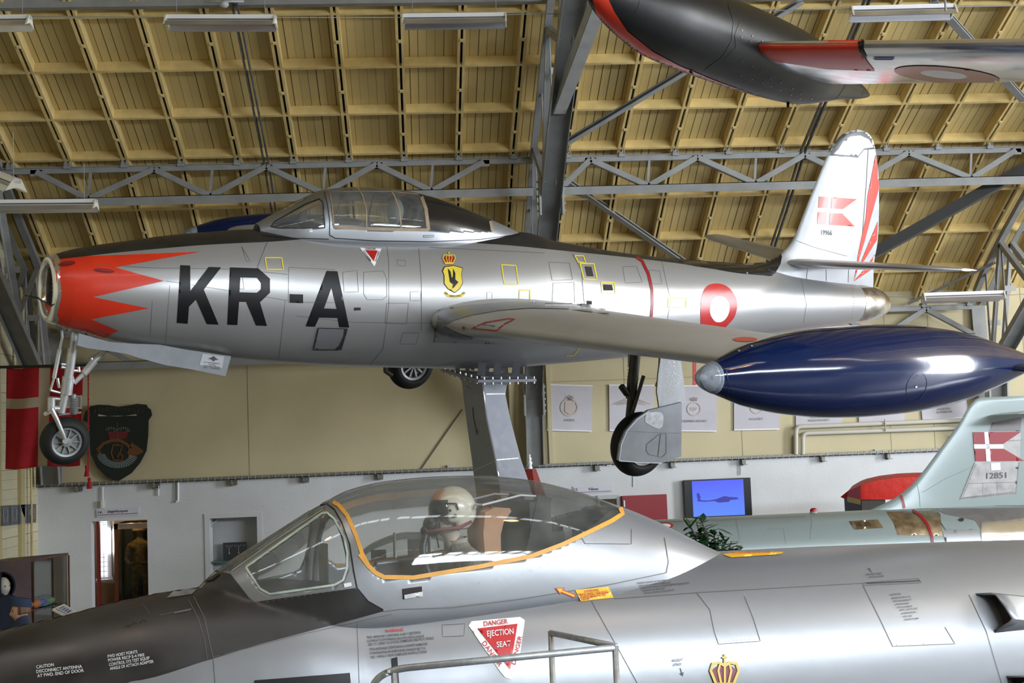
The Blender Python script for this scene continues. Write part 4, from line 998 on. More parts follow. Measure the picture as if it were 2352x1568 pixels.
mb = MB(); mb.tube([P(142, 758), P(143, 775), P(137, 802)], .012, 8); mb.tube([P(137, 802), P(124, 868)], .020, 10); mb.tube([P(124, 868), P(116, 896)], .011, 8); mb.tube([P(116, 896), P(138, 902)], .012, 8); link('steering_rod', mb, GEAR, g, smooth=True, angle=40)
mb = MB(); mb.tube([P(238, 810), P(214, 832)], .024, 12); mb.tube([P(218, 828), P(192, 858)], .034, 14); mb.tube([P(194, 856), P(170, 880)], .022, 12); mb.tube([P(170, 880), P(160, 845)], .014, 8); mb.tube([P(209, 822), P(216, 836)], .016, 8); link('drag_brace', mb, GEAR, g, smooth=True, angle=40)
mb = MB(); 
for i in range(9): mb.lathe([(-.008, .03), (0, .042), (.008, .03)], P(170, 914+i*4.1), (0, 0, 1), 16)
mb.tube([P(168, 905), P(170, 950)], .028, 12); mb.tube([P(158, 908), P(186, 910)], .006, 6); mb.tube([P(186, 907), P(185, 938)], .006, 6); mb.tube([P(148, 935), P(188, 937)], .008, 6); mb.tube([P(135, 952), P(186, 947)], .01, 6); link('shimmy_damper', mb, HUB, g, smooth=True, angle=40)
mb = MB()
for q in ([P(141, 836), P(157, 838)], [P(141, 843), P(157, 845)], [P(150, 858), P(162, 862)], [P(160, 850), P(184, 852)], [P(180, 842), P(182, 854)], [P(132, 868), P(136, 890)]): mb.tube(q, .014, 8)
link('gear_fitting', mb, GEAR, g, smooth=True, angle=40)
def plate(name, px_pts, l, th, m, parent, mi=0):
    pts = [loc(M84, x, y, l) for x, y in px_pts]; mb = MB().prism(pts, (0, th, 0)); return link(name, mb, m, parent)
dd = plate('gear_door', [(181, 765), (215, 775), (252, 785), (300, 789), (365, 791), (430, 803), (531, 818), (518, 864), (440, 848), (380, 838), (320, 822), (290, 812), (250, 806), (205, 800), (177, 793)], -.26, .02, DOORG, g)
SD = Surf([MB().prism([loc(M84, x, y, -.26) for x, y in [(170, 755), (540, 800), (530, 880), (170, 830)]], (0, .01, 0))], M84)
mb = MB(); SD.poly(mb, [(465, 812), (515, 818), (510, 845), (458, 838)], None, 0, .003); link('door_placard', mb, mat('placard_grey', (.42, .43, .46), .5), dd, recalc=False)
mb = MB(); SD.poly(mb, [(477, 823), (484, 821), (490, 817), (496, 822), (502, 826), (495, 826), (490, 830), (485, 825)], None, 0, .005)
for i, s_ in enumerate(['FLYVEVAABNET', 'AALBORG', 'HISTORISK SAMLING', 'Nr.  F-84G']): SD.text(mb, s_, (468+(i == 1)*10, 832+i*4), (505-(i == 1)*10, 836+i*4), (0, -2.2), 0, .005)
link('door_lettering', mb, mat('ink', (.05, .05, .06), .6), dd, recalc=False)
# ---- main gear
for sg in (-1, 1):
    g = bpy.data.objects.new('main_gear', None); COL.objects.link(g); g.parent = A
    l0 = sg*2.40; wc = Vector((5.30, l0, -1.19)) if sg < 0 else Vector((5.30, l0, -1.22))
    mb = MB(); tyre(mb, wc, (0, 1, 0), .335, .23); link('tyre', mb, RUB, g, smooth=True)
    mb = MB()
    for s2 in (-1, 1):
        mb.lathe([(s2*.08, .205), (s2*.105, .20), (s2*.095, .17), (s2*.05, .155), (s2*.05, .06), (s2*.10, .05), (s2*.105, .0)], wc, (0, 1, 0), 40)
        for i in range(10):
            a = 2*PI*i/10; d = Vector((math.cos(a), 0, math.sin(a))); mb.bar(wc+d*.055+Vector((0, s2*.075, 0)), wc+d*.16+Vector((0, s2*.075, 0)), .022, .045, (0, 1, 0))
    link('wheel_hub', mb, HUB, g, smooth=True, angle=30)
    mb = MB(); mb.tube([(5.28, l0+sg*-.17, -.15), (5.28, l0+sg*-.17, -.75)], .055, 14); mb.tube([(5.28, l0+sg*-.17, -.75), (5.28, l0+sg*-.17, -1.19)], .038, 12); mb.tube([wc+Vector((0, sg*-.2, 0)), wc+Vector((0, sg*.12, 0))], .03, 10)
    mb.tube([(5.14, l0-sg*.17, -.62), (5.22, l0-sg*.17, -.70)], .035, 10); mb.tube([(5.36, l0-sg*.1, -.5), (5.26, l0-sg*.12, -.95)], .02, 8)
    link('strut', mb, DGEAR, g, smooth=True, angle=40)
    ld = l0+sg*.20
    if sg < 0:
        plate('wheel_door', [(1419, 1056), (1424, 1020), (1436, 990), (1460, 962), (1489, 942), (1530, 933), (1566, 924), (1565, 1048), (1521, 1063), (1470, 1062), (1425, 1060)], ld, .025, DOORG, g)
        SDm = Surf([MB().prism([loc(M84, x, y, ld) for x, y in [(1400, 900), (1600, 900), (1600, 1080), (1400, 1080)]], (0, .01, 0))], M84)
        mb = MB(); SDm.line(mb, [(1422, 1056), (1427, 1020), (1440, 989), (1464, 962), (1490, 945)], 1.6, 0, .004); SDm.line(mb, [(1422, 1057), (1470, 1062), (1520, 1063)], 1.6, 0, .004)
        link('door_edge', mb, LINEL, g, recalc=False)
        mb = MB(); SDm.poly(mb, smooth_loop([(1487, 948), (1515, 946), (1523, 955), (1522, 975), (1512, 984), (1483, 970), (1482, 958)], 3), None, 0, .003); link('door_repair_patch', mb, mat('patch_grey', (.46, .48, .50), .45, .3, noise=.2, nscale=20), g, recalc=False)
        mb = MB(); SDm.line(mb, [(1485, 1020), (1515, 996), (1530, 996), (1530, 1040), (1520, 1050), (1490, 1043), (1484, 1034)], .9, 0, .003, closed=True); SDm.line(mb, [(1517, 997), (1511, 1048)], 1.2, 0, .003); SDm.line(mb, [(1437, 990), (1565, 995)], .6, 0, .003); link('door_line', mb, LINE, g, recalc=False)
        up_ = plate('strut_door', [(1518, 818), (1563, 820), (1570, 870), (1576, 925), (1545, 934), (1515, 941), (1509, 900), (1512, 860)], ld+.03, .02, DOORG, g)
        up_.data.materials[0] = mat('riveted_door', (.34, .35, .36), .4, .4, noise=.08)
        mb = MB(); SU = Surf([MB().prism([loc(M84, x, y, ld+.03) for x, y in [(1490, 810), (1600, 810), (1600, 950), (1490, 950)]], (0, .01, 0))], M84)
        random.seed(3)
        SU.dots(mb, [(1521, 828), (1517, 880), (1514, 932)], 5, .9); SU.dots(mb, [(1518, 936), (1572, 922)], 5, .9); SU.dots(mb, [(1559, 828), (1571, 920)], 6, .8)
        for _ in range(70): SU.dots(mb, [(1522+random.random()*42, 826+random.random()*98), (1600, 900)][:1]*2, 1, .8) if False else SU.poly(mb, circ(1524+random.random()*38, 826+random.random()*95, .9, .9, 0, 6), None, 0, .003)
        link('door_rivets', mb, LINEL, g, recalc=False)
        mb = MB(); a_, b_ = loc(M84, 1517, 822, ld+.05), loc(M84, 1513, 888, ld+.05)
        mb.bar(a_, a_.lerp(b_, .8), .045, .006, (0, 1, 0)); mb.bar(a_.lerp(b_, .78), b_+Vector((-.03, 0, 0)), .05, .006, (0, 1, 0)); link('striped_ribbon', mb, plank_mat('hazard_ribbon', (.75, .58, .03), .036, 5, 'Z', .55, .03), g)
    else:
        mb = MB(); mb.box((5.0, ld-.01, -1.3), (5.75, ld+.01, -.6)); link('wheel_door', mb, DOORG, g)
mb = MB(); a_, b_ = loc(M84, 1446, 812, -2.0), loc(M84, 1446, 880, -2.0)
mb.bar(a_, a_.lerp(b_, .42), .04, .006, (0, 1, 0), 1); mb.prism([a_.lerp(b_, .42)+Vector((-.02, 0, 0)), a_.lerp(b_, .42)+Vector((.03, 0, 0)), b_+Vector((.06, 0, .01)), b_+Vector((-.03, 0, -.02))], (0, .006, 0)); link('striped_ribbon', mb, [MATS['hazard_ribbon'], mat('dark_ribbon', (.06, .045, .02), .8)], A)
mb = MB(); a_, b_ = loc(M84, 1595, 826, -2.6), loc(M84, 1595, 884, -2.6); mb.bar(a_, b_, .045, .006, (0, 1, 0)); link('striped_ribbon', mb, plank_mat('red_hazard_ribbon', (.60, .02, .02), .09, 5, 'Z', .5, .8), A)
mb = MB(); mb.tube([loc(M84, 885, 842, 2.2), loc(M84, 885, 852, 2.2), loc(M84, 900, 862, 2.2)], .03, 8); link('brake_line', mb, DGEAR, A)
# ---- pedestal carrying the jet
pc = M84 @ Vector((5.35, 0, -.95)); ZP = 14.75
def PZ(x, y, z=ZP): return at(x, y, z)
ped = empty('aircraft_pedestal', (PZ(1150, 1095).x, PZ(1150, 1095).y, 0), 'blue-grey welded steel pedestal with bolted top plate holding up the jet', 'pedestal')
Mi = ped.matrix_world.inverted() if False else Matrix.Translation(-Vector(ped.location))
def w2p(v): return Mi @ Vector(v)
PT = at(1140, 866, ZP).z
def onz(x, y, z): return hit(x, y, (0, 0, z), Vector((0, 0, 1)))
mb = MB(); pl = [PZ(1012, 846, 15.3), PZ(1098, 873, 14.2), PZ(1241, 871, 14.5), PZ(1240, 860, 15.2)]
Pa, Pb, Pc, Pd = PZ(1012, 847, 15.4), PZ(1098, 872, 13.9), PZ(1232, 870, 14.3), PZ(1205, 858, 15.8)
mb.prism([w2p(p) for p in (Pa, Pb, Pc, Pd)], (0, 0, -.03)); link('top_plate', mb, PEDM, ped)
mb = MB()
for (a, b) in ((Pa, Pb), (Pb, Pc)):
    for i in range(7):
        p = w2p(a.lerp(b, (i+.5)/7))+Vector((.02, .05, .0)); mb.tube([p+Vector((0, 0, -.05)), p+Vector((0, 0, .03))], .012, 6)
link('bolts', mb, GEAR, ped)
for (x, y0_, y1_, zc, w) in [(1105, 862, 832, 14.2, .085), (1141, 862, 832, 14.3, .085), (1184, 862, 831, 14.4, .085), (1117, 853, 833, 14.9, .06), (1156, 854, 833, 14.9, .06), (1073, 852, 838, 14.9, .05), (1085, 850, 836, 15.1, .04), (1050, 850, 840, 15.1, .05)]:
    mb = MB(); a, b = w2p(at(x, y0_, zc)), w2p(at(x+3, y1_, zc)); mb.bar(a, b, w, w*.6, (0, 1, 0)); link('mounting_bracket', mb, PEDM, ped)
# body: tapered box section with flared neck
mb = MB(); rows = []
for (y, xl, xe, xr) in [(864, 1052, 1104, 1186), (872, 1060, 1107, 1174), (884, 1062, 1109, 1164), (905, 1064, 1110, 1161), (960, 1071, 1118, 1172), (1055, 1084, 1138, 1197), (1095, 1089, 1144, 1211), (1180, 1100, 1157, 1236), (1400, 1130, 1190, 1300)]:
    L1, E1, R1 = at(xl, y+2, 14.9), at(xe, y, 14.2), at(xr, y+1, 14.5)
    B1 = L1+R1-E1; rows.append([w2p(v) for v in (L1, E1, R1, B1)])
lo_ = [Vector((v.x, v.y, 0)) for v in rows[-1]]; rows.append(lo_)
mb.grid(rows, 0, True); mb.f.append((0, 1, 2, 3)); mb.m.append(0); link('column', mb, PEDM, ped)
SP = Surf([mb], Matrix.Translation(ped.location))
mb = MB(); SP.line(mb, [(1109, 884), (1118, 960), (1138, 1055), (1145, 1092)], 2.2, 0, .004); SP.line(mb, [(1140, 1056), (1197, 1051)], 1.8, 0, .004); SP.line(mb, [(1138, 1058), (1090, 1080)], 1.2, 0, .004); SP.line(mb, [(1109, 905), (1160, 904)], 3, 0, .004); link('weld_seam', mb, mat('weld_light', (.55, .57, .6), .4, .4), ped, recalc=False)
mb = MB(); SP.line(mb, [(1086, 935), (1088, 960), (1092, 980), (1094, 998), (1097, 985)], 1.5, 0, .004); SP.line(mb, [(1072, 885), (1078, 892)], 1, 0, .004); link('scratch', mb, mat('rust', (.12, .07, .04), .8), ped, recalc=False)
# ================================================================== BIG SILVER JET IN FRONT
ang = math.radians(25)
rh = Vector((_r.x, _r.y, 0)).normalized(); fh = Vector((-rh.y, rh.x, 0))
ax86 = rh*math.cos(ang)+fh*math.sin(ang); st86 = Vector((-ax86.y, ax86.x, 0))
o86 = at(1050, 1200, 8.2); o86.z = 0
M86 = frameM(o86, ax86, st86, (0, 0, 1))
J = empty('jet_interceptor', (0, 0, 0), 'large silver jet with black nose, bubble canopy and ejection seat triangle, nearest the visitor', 'aircraft', None, M86)
tp = profile(M86, [(-260, 1520), (-100, 1478), (0, 1450), (150, 1415), (250, 1388), (330, 1371), (400, 1358), (450, 1352)])
tp = tp+[(tp[-1][0]+.45, tp[-1][1]+.02)]+[(loc(M86, 820, 1330).x, 2.35), (loc(M86, 1300, 1300).x, 2.385)]+profile(M86, [(1640, 1268), (1750, 1262), (1900, 1255), (2100, 1248), (2352, 1240), (2600, 1236)])
s0, s1 = tp[0][0], tp[-1][0]
T6 = lambda s: smooth_interp(s, tp)
wd6 = [(s0, .34), (-2.4, .46), (-1.6, .56), (-.8, .64), (0, .70), (1, .76), (2, .80), (3, .82), (s1, .83)]
bt6 = [(s0, 1.05), (-2.4, .85), (-1, .70), (1, .62), (s1, .60)]
W6 = lambda s: smooth_interp(s, wd6); B6 = lambda s: smooth_interp(s, bt6)
ss6 = np.linspace(s0, s1, 130)
fus0 = MB().grid([section(s, T6(s), B6(s), W6(s), 2.25) for s in ss6], 0, True); S60 = Surf([fus0], M86)
hb6 = []
for p in [(10, 1567), (120, 1567), (300, 1565), (480, 1515), (600, 1478), (720, 1446), (820, 1420)]:
    q = S60.px(*p); hb6.append((q.x, q.z)) if q else None
hb6 = sorted(hb6); hb6[0] = (hb6[0][0], min(hb6[0][1], 1.75)); send6 = hb6[-1][0]; ss6 = np.array(sorted(set(list(ss6)+[send6])))
rws = [section(s, T6(s), B6(s), W6(s), 2.25, smooth_interp(s, hb6)) for s in ss6]; nr6 = len(rws[0])
def scaled(row, sx, k):
    c = sum(row, Vector())/len(row); return [Vector((sx, (v.y-c.y)*k+c.y, (v.z-c.z)*k+c.z)) for v in row]
S0_, S1_ = ss6[0], ss6[-1]
pre = [(S0_-.9*t, math.sqrt(max(0, 1-t*t))) for t in (.999, .97, .9, .75, .55, .35, .15)]; post = [(S1_+1.5, .99), (S1_+3, .95), (S1_+4.5, .82), (S1_+5.4, .66), (S1_+5.5, .6), (S1_+5.2, .56)]
r0_, r1_ = rws[0], rws[-1]
rws = [scaled(r0_, a, k) for a, k in pre]+rws+[scaled(r1_, a, k) for a, k in post]
ss6 = np.array([a for a, k in pre]+list(ss6)+[a for a, k in post[:-1]]+[S1_+6])
fus = MB().grid(rws, 0, True, lambda i, k: 1 if min(k, nr6-1-k) < 14 and ss6[i] < send6-.001 else 0)
fus.f.append(tuple(range(nr6))[::-1]); fus.m.append(1); fus.f.append(tuple(len(fus.v)-nr6+i for i in range(nr6))); fus.m.append(1)
link('fuselage', fus, [ALU2, BLKD], J, smooth=True, angle=50)
cs6 = profile(M86, [(455, 1352), (480, 1328), (500, 1310), (620, 1233), (700, 1183), (750, 1154), (800, 1127), (850, 1112), (900, 1103), (1000, 1094), (1060, 1092), (1100, 1092), (1200, 1100), (1300, 1122), (1400, 1156), (1450, 1175), (1500, 1197), (1560, 1226), (1600, 1246), (1650, 1268)])
xs_ = [loc(M86, x, 1200).x for x in (455, 500, 620, 750, 900, 1050, 1200, 1300, 1400, 1450, 1500, 1580, 1650)]
cw6 = list(zip(xs_, [.14, .24, .38, .47, .50, .51, .51, .50, .46, .43, .38, .26, .12]))
zb6 = lambda s: 2.20+.02*s
can6 = shell(cs6[0][0], cs6[-1][0], lambda s: smooth_interp(s, cs6), lambda s: smooth_interp(s, cw6), zb6, 260, 110, 2.25)
c6 = MB().grid(can6); S6 = Surf([c6, fus], M86); S6f = Surf([fus], M86); S6c = Surf([c6], M86)
G6 = [('windscreen_side_glass', [(565, 1303), (600, 1278), (740, 1178), (757, 1178), (768, 1192), (790, 1232), (798, 1270), (797, 1305), (788, 1332), (768, 1343), (620, 1364), (598, 1352)]),
      ('windscreen_front_glass', [(495, 1312), (485, 1290), (740, 1140), (758, 1153), (742, 1168), (620, 1248), (532, 1311)]),
      ('canopy_bubble', [(760, 1152), (790, 1040), (1430, 1040), (1425, 1180), (1400, 1196), (1290, 1250), (1220, 1277), (1100, 1301), (950, 1326), (880, 1324), (858, 1311), (836, 1278), (818, 1230), (798, 1182), (775, 1156)]),
      ('canopy_frame', None)]
split({'windscreen_side_glass': GLS, 'windscreen_front_glass': GLSW, 'canopy_bubble': GLSB, 'canopy_frame': ALU2}, can6, M86, G6, J, .012)
def mk(nm, m, fn, eps=None):
    mb = MB(); fn(mb); return mark(nm, mb, m, J)
mk('canopy_yellow_seal', ORY, lambda mb: (S6c.line(mb, [(752, 1151), (765, 1153), (778, 1160), (798, 1184), (818, 1230), (832, 1272), (845, 1296)], 9, 0, .004, True), S6c.line(mb, [(826, 1272), (845, 1298), (862, 1315), (882, 1325), (950, 1326), (1100, 1301), (1220, 1277), (1290, 1251), (1350, 1223), (1405, 1196), (1430, 1180), (1424, 1166)], 10, 0, .004, True)))
mk('windscreen_seal', mat('pale_green_sealant', (.38, .46, .40), .6, noise=.3), lambda mb: S6c.line(mb, [(565, 1303), (600, 1278), (740, 1179), (752, 1178), (768, 1192), (790, 1232), (798, 1270), (797, 1305), (788, 1332), (768, 1343), (620, 1364), (598, 1352)], 5, 0, .004, True, closed=True))
mk('canopy_gap', LETR, lambda mb: S6.line(mb, [(736, 1160), (752, 1158), (768, 1170), (785, 1200), (803, 1250), (812, 1310), (820, 1350), (845, 1380), (880, 1400)], 2.6, 0, .004))
mk('strut_bright_edge', LINEL, lambda mb: (S6.line(mb, [(532, 1312), (620, 1250), (742, 1170)], 2, 0, .004)))  # bright line laid along the edge of the windscreen strut
# black anti-glare paint and radome
def black6(mb):
    V, Fs = fill2d([[(-280, 1480), (0, 1430), (300, 1340), (440, 1330), (487, 1313), (498, 1310), (530, 1318), (572, 1372), (585, 1382), (700, 1366), (816, 1350), (840, 1376), (882, 1403), (820, 1420), (600, 1478), (480, 1515), (300, 1565), (120, 1630), (-280, 1700)]], 9)
    S6.lay(mb, V, Fs, 0, .003, True)
mk('black_nose_paint', BLKD, black6)
mk('radome_seam', mat('seam_grey', (.10, .10, .10), .5), lambda mb: (S6.line(mb, [(445, 1372), (470, 1420), (480, 1470), (490, 1513)], 1.6, 0, .006), S6.line(mb, [(432, 1378), (455, 1420), (470, 1470), (476, 1515)], 1.2, 0, .006), S6.line(mb, [(328, 1388), (343, 1410)], 1.2, 0, .006), S6.line(mb, [(366, 1414), (440, 1399)], 1.2, 0, .006), S6.line(mb, [(400, 1409), (438, 1401)], 4, 0, .007)))
mk('chalk_scrawl', mat('chalk_mark', (.008, .008, .008), .9), lambda mb: (S6.line(mb, [(285, 1442), (300, 1436), (297, 1443)], 1.6, 0, .006), S6.line(mb, [(303, 1437), (308, 1430), (315, 1434)], 1.6, 0, .006), S6.line(mb, [(320, 1433), (328, 1424), (337, 1430)], 1.6, 0, .006)))
# collar in front of the windscreen
mb = MB(); 
S6.poly(mb, [(382, 1375), (400, 1358), (440, 1340), (490, 1312), (505, 1318), (455, 1352), (440, 1366), (400, 1372)], 5, 0, .006); mark('windscreen_collar', mb, mat('worn_collar', (.30, .31, .33), .35, .6, noise=.4, nscale=12), J)
mk('collar_slot', LETR, lambda mb: S6.poly(mb, [(468, 1339), (500, 1318), (508, 1319), (490, 1334)], 5, 0, .010))
# lettering
WL = mat('white_stencil', (.62, .63, .65), .5); BL = mat('dark_stencil', (.07, .07, .075), .6); RL = mat('red_stencil', (.50, .05, .05), .5)
def lines(S_, mb, rows, eps=.005):
    for t, bl, br, up in rows: S_.text(mb, t, bl, br, up, 0, eps)
mk('white_lettering', WL, lambda mb: lines(S6, mb, [
    ('CAUTION', (84, 1536), (124, 1530), (-1, -7)), ('DISCONNECT ANTENNA', (84, 1546), (189, 1534), (-1, -7)), ('AT FWD. END OF DOOR', (86, 1556), (193, 1543), (-1, -7))], .006))
mk('white_lettering', WL, lambda mb: lines(S6, mb, [
    ('FWD HOIST POINTS', (248, 1511), (316, 1500), (-1, -6.5)), ('POWER RECP E-4 FIRE', (249, 1520), (332, 1507), (-1, -6.5)), ('CONTROL SYS TEST EQUIP', (251, 1530), (344, 1514), (-1, -6.5)), ('ANGLE OF ATTACH ADAPTER', (253, 1539), (353, 1522), (-1, -6.5))], .006))
mk('warning_lettering', BL, lambda mb: lines(S6, mb, [
    ('THIS AIRPLANE CONTAINS A SEAT EJECTION', (842, 1467), (966, 1455), (0, -5.5)), ('CATAPULT CONTAINING AN EXPLOSIVE CHARGE', (843, 1475), (974, 1463), (0, -5.5)), ('SEE T.I. / F86D /2-10 FOR COMPLETE INSTRUCTIONS', (846, 1483), (996, 1468), (0, -5.5)),
    ('THIS AIRPLANE CONTAINS A CANOPY REMOVER', (849, 1494), (982, 1481), (0, -5.5)), ('CONTAINING AN EXPLOSIVE CHARGE SEE T.O.', (850, 1503), (978, 1491), (0, -5.5)), ('NO. 11P4-2-11 FOR COMPLETE INSTRUCTIONS', (852, 1512), (980, 1499), (0, -5.5))]))
mk('access_lettering', BL, lambda mb: lines(S6, mb, [
    ('UNDER CANOPY ACCESS FOR :', (1463, 1341), (1531, 1334), (0, -3.8)), ('AUTO-PILOT GYRO & AMPLIFIER', (1468, 1347), (1541, 1340), (0, -3.8)), ('ANGLE OF ATTACH ACCELEROMETER TRANSDUCER', (1472, 1353), (1583, 1341), (0, -3.8)), ('ENGINE ACCESSORIES', (1476, 1359), (1527, 1353), (0, -3.8)), ('STAB. AUTO-PILOT FOLLOW UP', (1479, 1365), (1548, 1357), (0, -3.8))]))
mk('access_lettering', BL, lambda mb: lines(S6, mb, [
    ('ENG FWD. STEADY', (1990, 1322), (2026, 1319), (0, -4)), ('SUP OUT ACCESS', (1996, 1328), (2030, 1325), (0, -4))]))
mk('access_lettering', BL, lambda mb: lines(S6, mb, [
    ('ACCESS FOR :', (2043, 1368), (2070, 1366), (1, -4)), ('ENGINE CONTROL DISC.', (2047, 1376), (2092, 1372), (1, -4)), ('FWD. ENGINE MOUNT', (2051, 1383), (2092, 1379), (1, -4)), ('ENGINE ISLAND', (2056, 1390), (2087, 1387), (1, -4)), ('FUEL FLOWMETER', (2060, 1397), (2094, 1394), (1, -4)), ('ANTI - ICE SYS. DISC.', (2065, 1403), (2108, 1399), (1, -4)), ('ALTERNATOR DISC.', (2069, 1411), (2104, 1407), (1, -4)), ('HYD. DISC.', (2073, 1418), (2095, 1416), (1, -4)), ('DE-ICING SYSTEM', (2076, 1425), (2108, 1422), (1, -4))]))
mk('access_lettering', BL, lambda mb: lines(S6, mb, [
    ('RINGSIGHT', (1543, 1520), (1568, 1517), (0, -6)), ('ATTACH', (1545, 1530), (1564, 1527), (0, -6))]))
mk('red_warning_word', RL, lambda mb: lines(S6, mb, [('WARNING', (884, 1453), (926, 1449), (0, -7))]))
mk('arrow_mark', BL, lambda mb: (S6.line(mb, [(1562, 1534), (1566, 1548)], 2), S6.poly(mb, [(1560, 1546), (1570, 1543), (1568, 1553)], None), S6.line(mb, [(2002, 1314), (1997, 1308)], 1.6), S6.poly(mb, [(1993, 1309), (2000, 1307), (1995, 1304)], None)))
tri = [(1076, 1437), (1083, 1427), (1194, 1417), (1205, 1424), (1203, 1440), (1190, 1530), (1183, 1547), (1172, 1559), (1160, 1556), (1148, 1542)]
mk('ejection_triangle_white', mat('pure_white_paint', (.88, .88, .90), .4), lambda mb: S6.poly(mb, tri, 9, 0, .004))
mk('ejection_triangle_red', mat('decal_red', (.52, .02, .025), .35), lambda mb: S6.poly(mb, [(1096, 1444), (1188, 1433), (1171, 1537)], 9, 0, .007))
mk('ejection_lettering_white', WHT, lambda mb: lines(S6, mb, [('EJECTION', (1118, 1463), (1179, 1457), (-1, -13)), ('SEAT', (1140, 1487), (1172, 1484), (-1, -12))], .011))
mk('ejection_lettering_red', RL, lambda mb: lines(S6, mb, [('DANGER', (1111, 1439), (1166, 1433), (-1, -11)), ('DANGER', (1106, 1478), (1146, 1532), (8, -7)), ('DANGER', (1183, 1527), (1199, 1462), (-9, -3))], .008))
mk('rescue_label', ORL, lambda mb: S6.poly(mb, [(1320, 1354), (1397, 1347), (1409, 1373), (1334, 1381)], 8, 0, .004))
mk('walkway_label', ORL, lambda mb: (S6.poly(mb, [(1660, 1274), (1690, 1268), (1800, 1268), (1795, 1273), (1680, 1281)], 8, 0, .004)))
mk('rescue_lettering', RL, lambda mb: lines(S6, mb, [('LIVSFARE', (1342, 1360), (1375, 1356), (-1, -5)), ('TRAK IKKE I DE GUL-', (1327, 1368), (1398, 1360), (-1, -5)), ('SORTE BØJLER PÅ', (1331, 1374), (1391, 1367), (-1, -5)), ('SÆDET', (1334, 1380), (1356, 1377), (-1, -5)), ('RED LIVSFARE MÅ IKKE BETRÆDES', (1680, 1273), (1770, 1271), (-1, -3))], .008))
mk('rescue_arrow', ORL, lambda mb: S6.poly(mb, [(1277, 1351), (1293, 1351), (1289, 1355), (1319, 1366), (1317, 1370), (1287, 1358), (1286, 1362)], 8, 0, .006))
mk('rescue_arrow_outline', RL, lambda mb: S6.poly(mb, [(1274, 1350), (1297, 1349), (1293, 1354), (1321, 1364), (1318, 1373), (1288, 1361), (1286, 1366)], 8, 0, .004))
def crown6(mb):
    crown(S6, mb, 1663, 1580, 62, 80, 0, .005)
mk('painted_crown', [mat('gold_paint', (.62, .47, .10), .5), mat('maroon_paint', (.22, .04, .06), .5)], crown6)
mk('black_panel_mark', LETR, lambda mb: (S6.poly(mb, [(585, 1562), (803, 1545), (808, 1600), (585, 1610)], 9, 0, .006), S6.poly(mb, [(899, 1512), (912, 1509), (917, 1580), (904, 1582)], 8, 0, .006)))
mk('rescue_handle_recess', mat('hole_dark', (.02, .015, .015), .8), lambda mb: S6.poly(mb, [(924, 1352), (968, 1346), (970, 1369), (926, 1376)], 6, 0, .005))
mk('rescue_handle', GEAR, lambda mb: S6.poly(mb, [(927, 1366), (969, 1358), (970, 1369), (928, 1375)], 6, 0, .012))
mk('small_label', WHT, lambda mb: S6.poly(mb, [(789, 1340), (806, 1337), (808, 1345), (791, 1349)], None, 0, .005))
def pl6(mb):
    L_ = lambda p, w=1.2, **k: S6.line(mb, p, w, 0, .003, **k)
    L_([(882, 1404), (920, 1399), (1040, 1395), (1200, 1375), (1400, 1342), (1530, 1315)], 2); L_([(1530, 1315), (1535, 1290), (1526, 1235)], 1.5); L_([(490, 1513), (494, 1568)], 1.4)
    L_([(1343, 1248), (1450, 1249), (1450, 1215)], 1.3); L_([(1335, 1232), (1343, 1248)], 1.2); L_([(1358, 1380), (1420, 1490), (1470, 1580)], 1.2); L_([(1410, 1375), (1600, 1361), (1700, 1355), (1985, 1339)], 1.2)
    L_([(1600, 1361), (1630, 1400), (1640, 1450), (1650, 1479), (1746, 1472), (1730, 1420), (1710, 1370)], 1.3); L_([(1982, 1344), (2020, 1420), (2050, 1484), (2193, 1478), (2170, 1440)], 1.5); L_([(1982, 1344), (2116, 1338), (2108, 1328), (1985, 1338)], 1.5, closed=True); L_([(490, 1508), (700, 1455), (900, 1410)], .9); L_([(1015, 1435), (1068, 1432), (1065, 1460), (1017, 1462)], .9, closed=True); L_([(820, 1430), (825, 1568)], .9); L_([(2225, 1365), (2265, 1450), (2300, 1568)], 1.2)
mk('panel_line', mat('panel_gap_line', (0, 0, 0)), pl6)
def rv6(mb):
    S6.dots(mb, [(905, 1372), (1000, 1356), (1200, 1318), (1300, 1280), (1420, 1215)], 19, 1.1); S6.dots(mb, [(500, 1511), (880, 1420)], 14, .9); S6.dots(mb, [(1655, 1472), (1740, 1467)], 9, 1); S6.dots(mb, [(1634, 1400), (1652, 1470)], 10, .9); S6.dots(mb, [(1712, 1380), (1740, 1465)], 10, .9); S6.dots(mb, [(1363, 1390), (1460, 1568)], 9, .9); S6.dots(mb, [(2060, 1480), (2185, 1474)], 26, 1.8)
    S6.dots(mb, [(575, 1378), (600, 1384), (700, 1368), (800, 1352)], 14, 1.1); S6.dots(mb, [(556, 1315), (575, 1362)], 12, 1.1); S6.dots(mb, [(776, 1190), (803, 1250), (810, 1320)], 13, 1.1); S6.dots(mb, [(2205, 1468), (2352, 1462)], 10, .9); S6.dots(mb, [(830, 1430), (835, 1568)], 10, .8)
mk('rivet_row', mat('rivet_grey', (.28, .28, .29), .4, .6), rv6)
